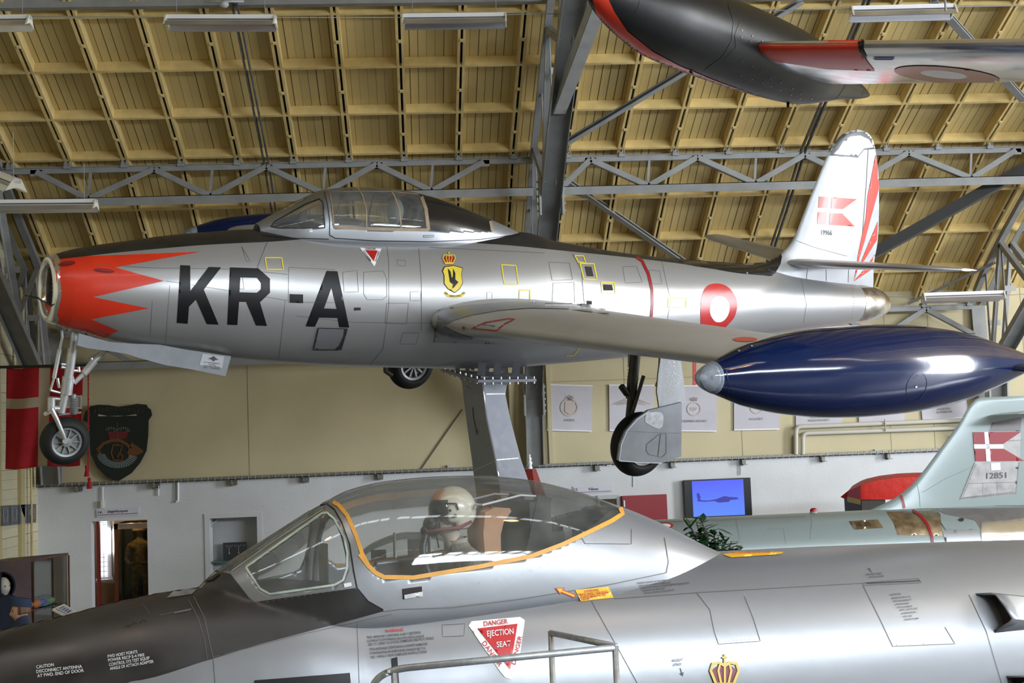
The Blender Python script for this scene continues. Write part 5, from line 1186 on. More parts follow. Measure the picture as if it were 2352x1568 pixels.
# two protruding air scoops on the flank
def scoop(px_in, px_out, dp):
    """mouth polygon on the skin and the raised cover behind it"""
    mb = MB(); S_ = S6f
    base = [S_.px(*p, .0) for p in px_in]; out = [Vector(b)+Vector((0, -dp, .02)) for b in base]
    return base, out
hd = mat('hole_dark', (.02, .015, .015), .8)
for mouth, cover in (([(2233, 1363), (2238, 1362), (2283, 1448), (2277, 1454)], [(2352, 1376), (2410, 1380), (2410, 1440), (2352, 1444)]), ([(2304, 1553), (2316, 1551), (2322, 1585), (2312, 1590)], [(2352, 1550), (2410, 1550), (2410, 1600), (2352, 1600)])):
    top_a, top_b, bot_b, bot_a = [S6f.px(*p, 0) for p in mouth]
    da = Vector((0, -1, .35)).normalized()*.13
    A1, A2 = top_a+Vector((.03, 0, 0)), bot_a+Vector((.03, 0, 0))
    a1, a2 = A1+da+Vector((.06, 0, -.03)), A2+da+Vector((.06, 0, .05))
    ca, cb = S6f.px(*cover[0], 0), S6f.px(*cover[3], 0); ea, eb = S6f.px(*cover[1], 0) or ca+Vector((.3, 0, 0)), S6f.px(*cover[2], 0) or cb+Vector((.3, 0, 0))
    mb = MB(); rows = []
    for t in np.linspace(0, 1, 6):
        X1, X2 = A1.lerp(ea, t), A2.lerp(eb, t); Y1, Y2 = a1.lerp(ea+da*.55, t), a2.lerp(eb+da*.55, t)
        row = [X1, X1.lerp(Y1, .8), Y1.lerp(Y2, .06)+ (Y1-X1)*.0, Y1.lerp(Y2, .5)+da*.06, Y1.lerp(Y2, .94), X2.lerp(Y2, .8), X2]
        rows.append(row)
    mb.grid(rows); so = link('air_scoop', mb, ALU2, J, smooth=True, angle=40); solid(so, .012)
    mb = MB(); r = rows[1]; mb.add([v for v in r], [tuple(range(7))]); mb.add([rows[0][0]+da*.02, rows[0][6]+da*.02, rows[1][6]+da*.02, rows[1][0]+da*.02], [(0, 1, 2, 3)]); link('scoop_mouth', mb, hd, J)
mk('bay_recess', hd, lambda mb: S6.line(mb, [(1990, 1340), (2112, 1334)], 1.8, 0, .006))
# ---- cockpit interior
def C6(x, y, l): return loc(M86, x, y, l)
mb = MB(); mb.box((C6(900, 1290, 0).x, -.40, 1.9), (C6(1400, 1290, 0).x, .40, 2.275)); link('cockpit_floor', mb, mat('cockpit_dark', (.025, .028, .03), .8), J)
mb = MB(); mb.sphere((C6(690, 1340, 0).x, 0, 2.22), .34, 24, 14, 0, (1.0, .9, .55)); link('instrument_coaming', mb, mat('coaming_black', (.015, .015, .015), .8), J, smooth=True)
mb = MB(); mb.box((C6(740, 1230, 0).x, -.09, 2.3), (C6(735, 1230, 0).x+.02, .09, 2.62)); mb.tube([C6(745, 1200, 0), C6(738, 1190, .06), C6(735, 1205, .1), C6(745, 1212, .06)], .006, 8); link('gunsight', mb, mat('sight_dark', (.04, .045, .04), .5), J)
mb = MB(); mb.tube([(C6(760, 1160, 0).x, math.cos(a)*.40, 2.22+math.sin(a)*.56) for a in np.linspace(.05, PI-.05, 20)], .018, 8); link('windscreen_arch', mb, mat('arch_grey', (.10, .11, .115), .5), J, smooth=True)
# ejection seat
sx = C6(1135, 1200, 0).x
mb = MB(); mb.bar((sx+.08, -.20, 2.2), (sx+.26, -.20, 2.83), .05, .1); mb.bar((sx+.08, .20, 2.2), (sx+.26, .20, 2.83), .05, .1); mb.box((sx+.15, -.22, 2.25), (sx+.30, .22, 2.8)); mb.box((sx+.30, -.16, 2.2), (sx+.42, .16, 2.6))
link('seat_back', mb, mat('seat_black', (.02, .02, .022), .6), J)
xa6, xb6, xc6 = C6(1097, 1200, 0).x, C6(1128, 1200, 0).x, C6(1156, 1200, 0).x
mb = MB(); cp = [(xa6, 2.2), (xb6, 2.2), (xb6+.005, 2.60), (xb6+.03, 2.68), (xc6, 2.745), (xc6-.01, 2.765), (xb6-.02, 2.775), (xa6, 2.75), (xa6-.02, 2.62)]
mb.prism([(x, -.13, z) for x, z in cp], (0, .26, 0)); link('seat_cushion', mb, mat('tan_cushion', (.55, .30, .17), .65, noise=.1), J, smooth=True, angle=50)
mb = MB(); mb.tube([(sx+.24, -.2, 2.83), (sx+.1, -.2, 2.845), (sx-.16, -.2, 2.80), (sx-.17, .2, 2.80), (sx+.1, .2, 2.845), (sx+.24, .2, 2.83)], .007, 8); link('seat_top_frame', mb, WHT, J)
mb = MB(); 
for t in range(5): mb.tube([(sx-.28+.07*t, -.05+.02*(t % 2), 2.70+.03*t), (sx-.2+.06*t, .0, 2.76+.012*t)], .013, 8, t % 2)
mb.tube([(sx-.05, -.05, 2.80), (sx-.05, -.1, 2.72), (sx+.02, -.08, 2.70), (sx+.06, -.05, 2.76)], .01, 8); link('face_curtain_handle', mb, [mat('black_cord', (.02, .02, .015), .6), REDM], J, smooth=True)
mb = MB(); mb.box((C6(1280, 1200, 0).x, -.08, 2.28), (C6(1300, 1200, 0).x, .02, 2.62)); mb.box((C6(1330, 1200, 0).x, -.1, 2.28), (C6(1355, 1200, 0).x, .1, 2.45)); mb.tube([C6(1330, 1240, -.15), C6(1380, 1205, -.1), C6(1410, 1180, 0), C6(1420, 1185, .1)], .03, 8); mb.tube([C6(1400, 1215, -.2), C6(1370, 1220, -.1), C6(1340, 1235, 0)], .022, 8)
link('canopy_actuator', mb, mat('actuator_grey', (.12, .12, .13), .5, .4), J)
mb = MB(); mb.box((C6(900, 1300, 0).x, .30, 2.27), (C6(1290, 1300, 0).x, .42, 2.33)); link('far_sill', mb, ORY, J)
# ---- pilot mannequin: rests in the seat, top-level thing
hp = M86 @ Vector((C6(1038, 1180, 0).x, 0, C6(1038, 1180, 0).z))
pil = empty('pilot_mannequin', (0, 0, 0), 'seated pilot mannequin in white flight helmet with dark visor and black oxygen mask', 'mannequin', None, Matrix.Translation(Vector((hp.x, hp.y, 0))) @ M86.to_3x3().to_4x4())
hz = hp.z; SUIT = mat('grey_green_suit', (.22, .20, .18), .85, noise=.25, nscale=10, bump=.4, bscale=14)
sb = skinbody('flight_suit', [(.10, 0, hz-.62, .17, .13), (.10, 0, hz-.42, .18, .13), (.06, 0, hz-.28, .15, .12), (.02, 0, hz-.20, .075, .075), (.0, 0, hz-.13, .06, .06),
    (.06, -.20, hz-.30, .075, .08), (-.04, -.27, hz-.50, .06, .06), (-.25, -.22, hz-.60, .045, .045), (.06, .20, hz-.30, .075, .08), (-.04, .27, hz-.50, .06, .06), (-.25, .22, hz-.60, .045, .045)],
    [(0, 1), (1, 2), (2, 3), (3, 4), (2, 5), (5, 6), (6, 7), (2, 8), (8, 9), (9, 10)], SUIT, pil)
hd_ = head(pil, Vector((-.02, 0, hz-.035)), 1.0, mat('mannequin_skin', (.62, .50, .40), .5), PI/2*-1)
HEL = mat('helmet_white', (.82, .78, .66), .28, noise=.06, coat=.4)
mb = MB(); rows = []
for i in range(19):
    t = PI*.80*i/18; row = []
    for k in range(28):
        a = 2*PI*k/28; x = -math.cos(a)*math.sin(t)*.148+.012; y = math.sin(a)*math.sin(t)*.125; z = math.cos(t)*.150+.025
        row.append(Vector((x, y, hz+z)))
    rows.append(row)
mb = MB(); mh = []
for i in range(18):
    for k in range(28): pass
grid_f = []
base = [v for r in rows for v in r]
for i in range(18):
    for k in range(28):
        ids = (i*28+k, i*28+(k+1) % 28, (i+1)*28+(k+1) % 28, (i+1)*28+k); c = sum((base[j] for j in ids), Vector())/4
        if c.x < -.07 and c.z < hz+.06: continue
        if c.x < -.02 and c.z < hz-.045: continue
        grid_f.append(ids)
mb.add(base, grid_f); he = link('helmet', mb, HEL, pil, smooth=True); solid(he, .008)
mb = MB(); rows = []
for i in range(10):
    t = math.radians(62+44*i/9); rows.append([Vector((-math.cos(a)*math.sin(t)*.158+.005, math.sin(a)*math.sin(t)*.128, hz+.022+math.cos(t)*.155)) for a in np.linspace(-1.05, 1.05, 18)])
mb.grid(rows); v_ = link('visor', mb, mat('visor_black', (.015, .017, .02), .08, coat=.5), pil, smooth=True); solid(v_, .004)
mb = MB(); rows = []
for i in range(7):
    t = math.radians(30+34*i/6); rows.append([Vector((-math.cos(a)*math.sin(t)*.157+.006, math.sin(a)*math.sin(t)*.128, hz+.024+math.cos(t)*.156)) for a in np.linspace(-.62, .62, 12)])
mb.grid(rows); solid(link('visor_cover', mb, mat('copper_cover', (.60, .30, .18), .5), pil, smooth=True), .006)
MASK = mat('mask_black', (.02, .022, .02), .4)
mb = MB().sphere((-.135, 0, hz-.065), .062, 18, 12, 0, (1.0, .85, 1.15)); mb.sphere((-.18, 0, hz-.095), .035, 14, 10); mb.sphere((-.165, -.05, hz-.03), .022, 10, 8); link('oxygen_mask', mb, MASK, pil, smooth=True)
hosep = [Vector((-.185, -.01, hz-.11)), Vector((-.215, -.03, hz-.19)), Vector((-.22, -.05, hz-.27)), Vector((-.20, -.07, hz-.34)), Vector((-.17, -.09, hz-.44))]
hs = []; 
for i in range(41):
    t = i/40*(len(hosep)-1); j = min(int(t), len(hosep)-2); hs.append(hosep[j].lerp(hosep[j+1], t-j))
mb = MB().tube(hs, [.019 if i % 2 else .024 for i in range(41)], 12); link('oxygen_hose', mb, MASK, pil, smooth=True)
mb = MB().tube([(-.20, -.06, hz-.10), (-.10, -.09, hz-.085), (.0, -.12, hz-.08), (.09, -.09, hz-.05)], .011, 8); link('chin_strap', mb, mat('strap_maroon', (.20, .05, .06), .6), pil, smooth=True)
mb = MB(); mb.tube([(-.09, -.105, hz+.075), (-.02, -.128, hz+.07), (-.01, -.13, hz+.03)], .005, 6); mb.sphere((-.03, -.128, hz-.005), .012, 8, 6); mb.tube([(-.11, -.085, hz-.01), (-.07, -.115, hz-.06)], .006, 6); mb.sphere((-.06, -.122, hz+.03), .009, 8, 6); mb.tube([(-.12, -.08, hz-.02), (-.135, -.05, hz-.09), (-.12, -.06, hz-.20)], .005, 6)
link('helmet_fittings', mb, mat('fitting_dark', (.03, .03, .035), .4), pil, smooth=True)
mb = MB(); mb.lathe([(0, .085), (.03, .072), (.06, .075)], (.03, 0, hz-.215), (-.15, 0, 1), 20); link('collar', mb, mat('pale_collar', (.42, .38, .33), .8), pil, smooth=True)
# ================================================================== GREY-GREEN JET BEHIND
r104 = rh*math.cos(math.radians(6))+fh*math.sin(math.radians(6)); st104 = Vector((-r104.y, r104.x, 0))
o104 = at(1900, 1176, 17.0); o104.z = 0
M104 = frameM(o104, r104, st104, (0, 0, 1))
G = empty('jet_starfighter', (0, 0, 0), 'grey-green jet with bare-metal tail numbered 12851, parked behind the front jet', 'aircraft', None, M104)
G.name = 'parked_jet'
def x104(x): return loc(M104, x, 1200).x
tp4 = [(x104(600), 1.45), (x104(800), 1.72), (x104(1050), 1.86)]+profile(M104, [(1230, 1199), (1400, 1196), (1520, 1193), (1620, 1188), (1800, 1180), (1980, 1172), (2100, 1167), (2352, 1158), (2480, 1160)])
T4 = lambda s: smooth_interp(s, tp4)
w4 = [(tp4[0][0], .18), (x104(800), .38), (x104(1100), .5), (x104(1700), .58), (x104(2480), .58)]
ss4 = np.linspace(tp4[0][0], tp4[-1][0], 110)
f4 = MB().grid([section(s, T4(s), T4(s)-1.0*min(1, .5+w4[0][1]+(s-ss4[0])*.4), smooth_interp(s, w4), 2.1) for s in ss4], 0, True)
link('fuselage', f4, GREY104, G, smooth=True, angle=50)
S4 = Surf([f4], M104)
mb = MB(); n = len(section(0, 1, 0, 1)); f4r = [v for v in f4.v[-n:]]; c = sum(f4r, Vector())/n
mb.grid([f4r, [c+(v-c)*.9+Vector((.5, 0, 0)) for v in f4r], [c+(v-c)*.75+Vector((.5, 0, 0)) for v in f4r], [c+(v-c)*.7+Vector((.1, 0, 0)) for v in f4r]], 0, True); link('exhaust_nozzle', mb, BARE, G, smooth=True)
def m4(nm, m, fn, parent=None):
    mb = MB(); fn(mb); return mark(nm, mb, m, parent or G)
m4('titanium_skin', BRONZE, lambda mb: S4.poly(mb, [(2031, 1168), (2140, 1164), (2160, 1180), (2165, 1230), (2062, 1228), (2052, 1200)], 7, 0, .003))
m4('dark_metal_skin', TI, lambda mb: S4.poly(mb, [(2140, 1164), (2352, 1157), (2400, 1157), (2400, 1250), (2255, 1250), (2252, 1215), (2240, 1195), (2170, 1180), (2160, 1175)], 7, 0, .003))
m4('light_metal_skin', ALU2, lambda mb: S4.poly(mb, [(2165, 1222), (2172, 1218), (2246, 1214), (2254, 1246), (2172, 1247)], 7, 0, .005))
m4('polished_tail_skin', ALUP, lambda mb: S4.poly(mb, [(2252, 1200), (2400, 1186), (2400, 1250), (2256, 1250)], 7, 0, .005))
m4('red_band', REDD, lambda mb: S4.line(mb, [(2078, 1166), (2096, 1172), (2115, 1185), (2130, 1205), (2140, 1232), (2142, 1250)], 6, 0, .008))
m4('access_plate', BRONZE, lambda mb: S4.poly(mb, [(1950, 1197), (2016, 1193), (2029, 1212), (1963, 1216)], 6, 0, .005))
m4('plate_lettering', LETR, lambda mb: [S4.line(mb, [(1963+i*3.2+(i > 3)*8, 1200-i*.3), (1969+i*3.2+(i > 3)*8, 1210-i*.3)], 1.2, 0, .008) for i in range(8)])
m4('grey_patch', GREY104, lambda mb: (S4.poly(mb, [(2160, 1199), (2180, 1198), (2186, 1215), (2172, 1217)], 5, 0, .009),))
m4('open_access_port', mat('hole_dark', (.02, .015, .015), .8), lambda mb: S4.poly(mb, circ(2208, 1194, 6, 4), 4, 0, .009))
m4('no_entry_emblem', REDM, lambda mb: S4.poly(mb, [circ(1527, 1207, 19, 7.5), circ(1527, 1207, 14, 4.5)], 4, 0, .004))
m4('emblem_centre', WHT, lambda mb: S4.poly(mb, circ(1527, 1207, 14, 4.5), 4, 0, .004))
m4('panel_line', mat('panel_line_green', (.19, .22, .22), .6), lambda mb: (S4.line(mb, [(1300, 1203), (1600, 1196), (1850, 1186)], 1), S4.line(mb, [(1860, 1180), (1865, 1200), (1860, 1240)], 1), S4.line(mb, [(1690, 1188), (1700, 1240)], 1), S4.line(mb, [(1760, 1215), (1800, 1214), (1805, 1248)], 1), S4.dots(mb, [(2065, 1225), (2160, 1226)], 4, .9), S4.dots(mb, [(2170, 1224), (2250, 1219)], 4, .9), S4.dots(mb, [(2190, 1220), (2194, 1246)], 4, .8)))
mb = MB(); b = loc(M104, 1869, 1178); mb.lathe([(-.02, .055), (.02, .05), (.03, .0)], b, (0, 0, 1), 16); link('beacon_base', mb, GEAR, G, smooth=True)
mb = MB(); mb.sphere(b+Vector((0, 0, .035)), .042, 14, 10, 0, (1.2, .8, .8)); link('beacon_lamp', mb, mat('beacon_red', (.25, .01, .02), .15), G, smooth=True)
# fin
LE4 = profile(M104, [(1985, 1176), (2000, 1170), (2060, 1140), (2090, 1116), (2112, 1092), (2165, 1022), (2205, 968), (2226, 932), (2240, 917)])
te4 = x104(2420); zs = np.linspace(LE4[1][1]-.05, LE4[-1][1]-.0, 40)
zst = LE4[-1][1]
rows = []
for z in zs:
    a = xat(LE4, z); ch = te4-a; rows.append([Vector((a+x, y, z)) for x, y in airfoil(ch, .045, 14)])
a = xat(LE4, zst); rows.append([Vector((a+.05+x*.97, y*.4, zst+.025)) for x, y in airfoil(te4-a, .045, 14)])
v4 = MB().grid(rows, 0, True); n = len(rows[0]); v4.f.append(tuple(len(v4.v)-n+i for i in range(n))); v4.m.append(0)
link('tail_fin', v4, GREY104, G, smooth=True, angle=60); SV4 = Surf([v4, f4], M104)
m4('fin_metal_panel', TI, lambda mb: (SV4.poly(mb, [(2238, 1062), (2340, 1058), (2333, 1134), (2205, 1147)], 8, 0, .004), SV4.poly(mb, [(2282, 972), (2346, 968), (2344, 1000), (2342, 1060), (2240, 1062), (2236, 992), (2270, 990)], 8, 0, .003)))
m4('dark_fin_panel', mat('dark_panel', (.12, .11, .11), .45, .6), lambda mb: SV4.poly(mb, [(2281, 970), (2346, 958), (2344, 990), (2272, 991)], 8, 0, .006))
FR = [[(2234, 992), (2260, 992), (2262, 1020), (2236, 1020)], [(2269, 992), (2345, 991), (2304, 1019), (2271, 1020)], [(2237, 1030), (2262, 1030), (2264, 1059), (2240, 1059)], [(2273, 1030), (2304, 1030), (2352, 1058), (2275, 1059)]]
m4('danish_flag_red', REDD, lambda mb: [SV4.poly(mb, q, 8, 0, .009) for q in FR])
m4('flag_cross', WHT, lambda mb: (SV4.poly(mb, [(2260, 992), (2269, 992), (2275, 1059), (2265, 1059)], 8, 0, .010), SV4.poly(mb, [(2236, 1020), (2304, 1020), (2304, 1030), (2237, 1030)], 8, 0, .010)))
m4('tail_number', mat('dark_stencil', (0, 0, 0)), lambda mb: SV4.text(mb, '12851', (2265, 1099), (2311, 1097), (0, -13), 0, .009))
m4('white_patch', mat('white_patch_paint', (.6, .6, .62), .5), lambda mb: SV4.poly(mb, [(2275, 1063), (2297, 1062), (2298, 1079), (2276, 1080)], None, 0, .008))
m4('rivet_row', mat('rivet_brown', (.09, .075, .07), .6), lambda mb: (SV4.dots(mb, [(2238, 1064), (2205, 1145), (2333, 1132), (2340, 1060)], 4, 1.1, 0, .008), SV4.dots(mb, [(2241, 1066), (2210, 1143), (2330, 1129)], 4, 1.1, 0, .008), SV4.dots(mb, [(2225, 1110), (2333, 1107)], 4, .9, 0, .008), SV4.dots(mb, [(2257, 1110), (2257, 1138)], 4, .9, 0, .008), SV4.dots(mb, [(2290, 1109), (2291, 1135)], 4, .9, 0, .008), SV4.dots(mb, [(2318, 1012), (2350, 1010)], 4, .9, 0, .008)))
m4('fin_red_band', REDD, lambda mb: SV4.line(mb, [(2069, 1137), (2074, 1152), (2077, 1167)], 6, 0, .006))
m4('fin_seam', mat('panel_line_green', (0, 0, 0)), lambda mb: (SV4.line(mb, [(2107, 1113), (2112, 1140), (2113, 1163)], 1, 0, .004), SV4.line(mb, [(2238, 1070), (2170, 1100), (2120, 1130)], .8, 0, .004)))
# tailplane actuator gap and stabiliser seen edge-on at the fin top
mb = MB(); mb.prism([loc(M104, x, y, -.08) for x, y in [(2274, 953), (2300, 948), (2400, 940), (2400, 948), (2300, 952)]], (0, -.7, 0)); link('tailplane', mb, GREY104, G)
# cockpit glazing glimpsed through the front jet's bubble
xa, xb = x104(790), x104(1060)
cc4 = [(xa, 1.70), (x104(860), 1.98), (x104(930), 2.08), (x104(1000), 2.06), (xb, 1.9)]
cm = shell(xa, xb, lambda s: smooth_interp(s, cc4), lambda s: .30, lambda s: 1.66, 40, 24)
link('canopy_glass', MB().grid(cm), GLS, G, smooth=True)
mb = MB()
for s in (x104(905), x104(985)): mb.tube([(s, math.cos(a)*.305, 1.68+math.sin(a)*(smooth_interp(s, cc4)-1.68+.006)) for a in np.linspace(0, PI, 20)], .018, 8)
mb.box((xa, -.32, 1.68), (xb, -.29, 1.73), 1); link('canopy_arch', mb, [DOORG, ORY], G, smooth=False)
mb = MB(); mb.box((x104(935), -.15, 1.6), (x104(965), .15, 1.98)); mb.box((x104(850), -.2, 1.6), (x104(885), .2, 1.86)); link('cockpit_seat', mb, mat('seat_dark', (0, 0, 0)), G)
mb = MB()
for s in (x104(1250), x104(2100)): mb.tube([(s, .0, 1.2), (s, .0, .25)], .06, 10); tyre(mb, Vector((s, 0, .28)), (0, 1, 0), .28, .16)
link('landing_gear', mb, RUB, G, smooth=True, angle=40)
# front jet undercarriage (below the frame, carries it)
mb = MB()
for (s, l) in ((-1.2, 0), (3.2, -.9), (3.2, .9)): mb.tube([(s, l, 1.0), (s, l, .35)], .06, 10); tyre(mb, Vector((s, l, .36)), (0, 1, 0), .36, .2)
link('landing_gear', mb, RUB, J, smooth=True, angle=40)
# ================================================================== HANGING TRAINER: black tip tank and silver wing, upper right
A0, A1 = at(1350, -22, 8.7), at(1998, 220, 12.3)
tx = (A1-A0); TL = tx.length; tx.normalize(); hz_ = Vector((tx.x, tx.y, 0)).normalized()
ty = Vector((-tx.y, tx.x, 0)).normalized(); tz = tx.cross(ty)
if tz.z < 0: tz = -tz; ty = -ty
ty = tz.cross(tx)
M33 = frameM(A0, tx, ty, tz)
R33 = empty('hanging_trainer_wing', (0, 0, 0), 'black wing-tip tank with red underside and silver red-tipped wing hanging at upper right', 'aircraft wing', None, M33)
sc = TL/4.3
tprof = [(0, .001), (.05, .05), (.2, .13), (.5, .225), (.9, .30), (1.4, .32), (2.0, .328), (2.6, .315), (3.0, .285), (3.3, .225), (3.55, .165), (3.62, .148), (4.28, .014), (4.3, .001)]
fine = [(d*sc, smooth_interp(d, tprof)) for d in list(np.linspace(0, .5, 20))+list(np.linspace(.56, 4.3, 60))]
tk = MB().lathe(fine, (0, 0, 0), (1, 0, 0), 96)
def mi33():
    for i, f in enumerate(tk.f):
        c = sum((tk.v[j] for j in f), Vector())/4
        a = math.atan2(c.z, c.y)
        # red lower quarter, away from the visitor's side
        tk.m[i] = 0
mi33(); link('tip_tank', tk, mat('tank_black', (.008, .008, .008), .38, 0, bump=.25, bscale=2.0, spec=.22), R33, smooth=True)
S33 = Surf([tk], M33)
def m33(nm, m, fn):
    mb = MB(); fn(mb); return mark(nm, mb, m, R33)
m33('red_stripe', RED, lambda mb: S33.poly(mb, [(1380, -40), (1398, 0), (1410, 25), (1440, 70), (1500, 118), (1560, 150), (1640, 183), (1720, 212), (1800, 236), (1800, 260), (1600, 230), (1400, 130), (1350, -40)], 6, 0, .004))
m33('tank_seam', LETR, lambda mb: (S33.line(mb, [(1672, 10), (1685, 50), (1680, 95), (1660, 130), (1620, 160)], 2.0), S33.line(mb, [(1700, 48), (1688, 80), (1690, 110), (1665, 135)], 1.5), S33.line(mb, [(1952, 170), (1940, 200), (1918, 232)], 1.6), S33.line(mb, [(1990, 195), (1978, 222)], 1.2), S33.line(mb, [(1470, 0), (1465, 20), (1455, 30)], 1.2)))
random.seed(5)
m33('tank_fastener', mat('fastener', (.10, .10, .10), .25, .8), lambda mb: [S33.poly(mb, circ(1700+i*23+random.random()*6, y0+i*sl+random.random()*3, 1.9, 1.9, 0, 7), None, 0, .004) for (y0, sl, n) in ((68, 12, 7), (84, 10, 3), (140, 12, 8), (170, 9, 7)) for i in range(n)])
mb = MB(); q = S33.px(1588, 163, 0); mb.sphere(q, .018, 10, 8); q2 = S33.px(1810, 236, 0); mb.tube([q2, q2+Vector((0, 0, -.04))], .014, 8) if q2 else None; link('drain_fitting', mb, LETR, R33, smooth=True)
# wing: runs from the tank to the right, perpendicular to it
w0 = at(1752, 104, 9.9); wdir = Vector((ty.x, ty.y, 0)).normalized(); wdir = -wdir if wdir.x < 0 else wdir
l1 = at(2420, 112, 1.0)-EYE
# left end at the tank, right end beyond the frame on the same level leading edge
dchord = hz_
rows = []; zz = w0.z
Mi33 = M33.inverted()
# slide along wdir until the projected leading edge leaves the frame
def lept(t): return w0+wdir*t+Vector((0, 0, t*.0))
sec = airfoil(1.0, .12, 16)
for t in np.linspace(-.15, 4.2, 24):
    p = lept(t); yy = 104+ (topx(p)[0]-1752)*.006
    k = (p-EYE).dot(_f); p.z = (EYE+ray(topx(p)[0], yy)*k).z
    ch = 1.42-.10*t; swp = -.05*t
    rows.append([Mi33 @ (p+dchord*(x*ch+swp)+Vector((0, 0, (y*.95-.02*x)*ch))) for x, y in sec])
wg = MB().grid(rows, 0, True)
link('wing', wg, ALUP, R33, smooth=True, angle=60); S33w = Surf([wg], M33)
m33('wing_red_tip', RED, lambda mb: S33w.poly(mb, [(1735, 90), (1982, 90), (1975, 118), (1985, 130), (2000, 150), (2010, 162), (1900, 158), (1780, 140), (1735, 110)], 7, 0, .005))
m33('wing_black_band', LETR, lambda mb: S33w.poly(mb, [(1970, 90), (1986, 90), (1983, 112), (1992, 132), (1984, 130), (1974, 117)], 5, 0, .008))
m33('wing_roundel', mat('reflection_muted_red', (.30, .05, .035), .25, .4), lambda mb: S33w.poly(mb, [circ(2175, 172, 122, 19, .09), circ(2168, 170, 54, 8.5, .09)], 7, 0, .005))  # roundel red darkened in the colour to imitate a reflection over it
m33('wing_roundel_centre', WHT, lambda mb: S33w.poly(mb, circ(2168, 170, 54, 8.5, .09), 7, 0, .005))
m33('blue_stencil', mat('blue_ink', (.03, .05, .3), .4), lambda mb: S33w.poly(mb, [(2004, 131), (2056, 131), (2050, 136), (2010, 136)], 6, 0, .007))
for t in (1.2, 3.6):
    p = lept(t)+Vector((0, 0, .12))+dchord*.6; mb = MB().tube([p, (p.x, p.y, 10.4)], .008, 6)
    tag(link('suspension_cable', mb, STEEL), 'thin steel cable suspending the silver wing at upper right, %s' % ('nearer the black tank' if t < 2 else 'farther from the black tank'), 'cable')
# ================================================================== LAMPS
def lamp(pa, pb, zc, label, warm=False, tilt=0, zc2=None):
    a, b = at(*pa, zc), at(*pb, zc2 or zc); d = (b-a); L_ = d.length; d.normalize()
    s_ = Vector((-d.y, d.x, 0)).normalized(); u = d.cross(s_); u = -u if u.z < 0 else u; s_ = u.cross(d)
    M = frameM(a, d, s_, u) @ Matrix.Rotation(tilt, 4, 'X'); o = empty('fluorescent_lamp', (0, 0, 0), label, 'lamp', None, M)
    mb = MB(); mb.box((0, -.04, .07), (L_, .04, .12)); link('housing', mb, WHT, o)
    for sg in (-1, 1):
        mb = MB(); mb.grid([[Vector((x, sg*.02, .07)), Vector((x, sg*.09, .03)), Vector((x, sg*.13, -.03)), Vector((x, sg*.135, -.035))] for x in (.02, L_-.02)]); r_ = link('reflector', mb, mat('reflector_metal', (.62, .62, .66), .22, .8), o); solid(r_, .004)
    mb = MB(); mb.tube([(.04, 0, .03), (L_-.04, 0, .03)], .014, 10); link('tube', mb, mat('tube_warm', (.9, .8, .6), .3, emit=(1, .6, .25), estr=4) if warm else mat('tube_white', (.75, .76, .78), .3), o, smooth=True)
    for x in (0, L_-.02):
        mb = MB().prism([(x, -.12, -.02), (x, -.04, .12), (x, .04, .12), (x, .12, -.02), (x, .02, .02), (x, -.02, .02)], (.02, 0, 0)); link('end_bracket', mb, ivory, o)
    mb = MB()
    for x in (.1*L_, .9*L_): 
        p = Vector((x, 0, .12)); mb.tube([p, p+(M.to_3x3().inverted() @ Vector((0, 0, .5)))], .004, 6)
    link('hanger_wire', mb, STEEL, o); return o
lamp((-120, 60), (70, 58), 15.5, 'fluorescent lamp cut by the top left edge of the picture')
lamp((380, 58), (634, 58), 15.5, 'fluorescent lamp at top left below the roof, second from the left')
lamp((924, 55), (1164, 52), 16.2, 'fluorescent lamp at top centre, just left of the middle frame')
lamp((1954, 38), (2194, 32), 15.8, 'fluorescent lamp at upper right above the silver wing')
lamp((2120, 690), (2306, 684), 21.0, 'small glowing fluorescent lamp above the blue tank tail', warm=True)
lamp((-60, 480), (222, 478), 17.5, 'grey fluorescent lamp against the lattice girder above the jet nose')
lamp((-50, 400), (38, 436), 15.0, 'short tilted fluorescent lamp at the left edge above the girder', zc2=14.0)
mb = MB(); mb.tube([at(-20, 37, 15.6), at(380, 40, 15.6), at(924, 40, 16.2), at(1230, 32, 16.4), at(1640, 28, 16.2), at(1954, 20, 15.9), at(2400, 12, 15.8)], .006, 6)
tag(link('lamp_cable', mb, mat('cable_grey', (.28, .28, .27), .6)), 'thin electric cable strung between the upper row of lamps', 'cable')
mb = MB(); mb.tube([at(2030, 681, 21.2), at(2120, 683, 21.1), at(2306, 678, 21.1), at(2400, 672, 21.1)], .006, 6)
tag(link('lamp_cable', mb, MATS['cable_grey']), 'thin electric cable strung to the small glowing lamp', 'cable')
mb = MB(); mb.sphere(at(515, 10, 17.0), .06, 14, 10, 0, (1, 1, .8)); mb.tube([at(470, 3, 17.0), at(560, 3, 17.0)], .015, 8)
tag(link('junction_box', mb, boxm, smooth=True), 'round grey junction box under the top roof beam', 'junction box')
# sodium pendants over the hall behind the visitor (they give the warm glints)
for i, p in enumerate([(-1.5, 5.5, 8.2), (5.5, 5.0, 8.2), (12, 6, 8.2)]):
    o = empty('pendant_lamp', p, 'bell-shaped warm pendant lamp', 'lamp', 'warm pendant lamps over the hall')
    mb = MB().lathe([(-.02, .06), (.1, .10), (.3, .26), (.31, .26), (.1, .09)], (0, 0, .2), (0, 0, -1), 24); link('shade', mb, GEAR, o, smooth=True)
    mb = MB().tube([(0, 0, .2), (0, 0, 2.1)], .008, 6); link('cord', mb, LETR, o)
    l = bpy.data.lights.new('pendant_bulb', 'SPOT'); l.energy = 90; l.color = (1, .55, .22); l.shadow_soft_size = .16; l.spot_size = 2.6; l.spot_blend = .5
    lo = bpy.data.objects.new('pendant_bulb', l); COL.objects.link(lo); lo.location = (p[0], p[1], p[2]-.05)
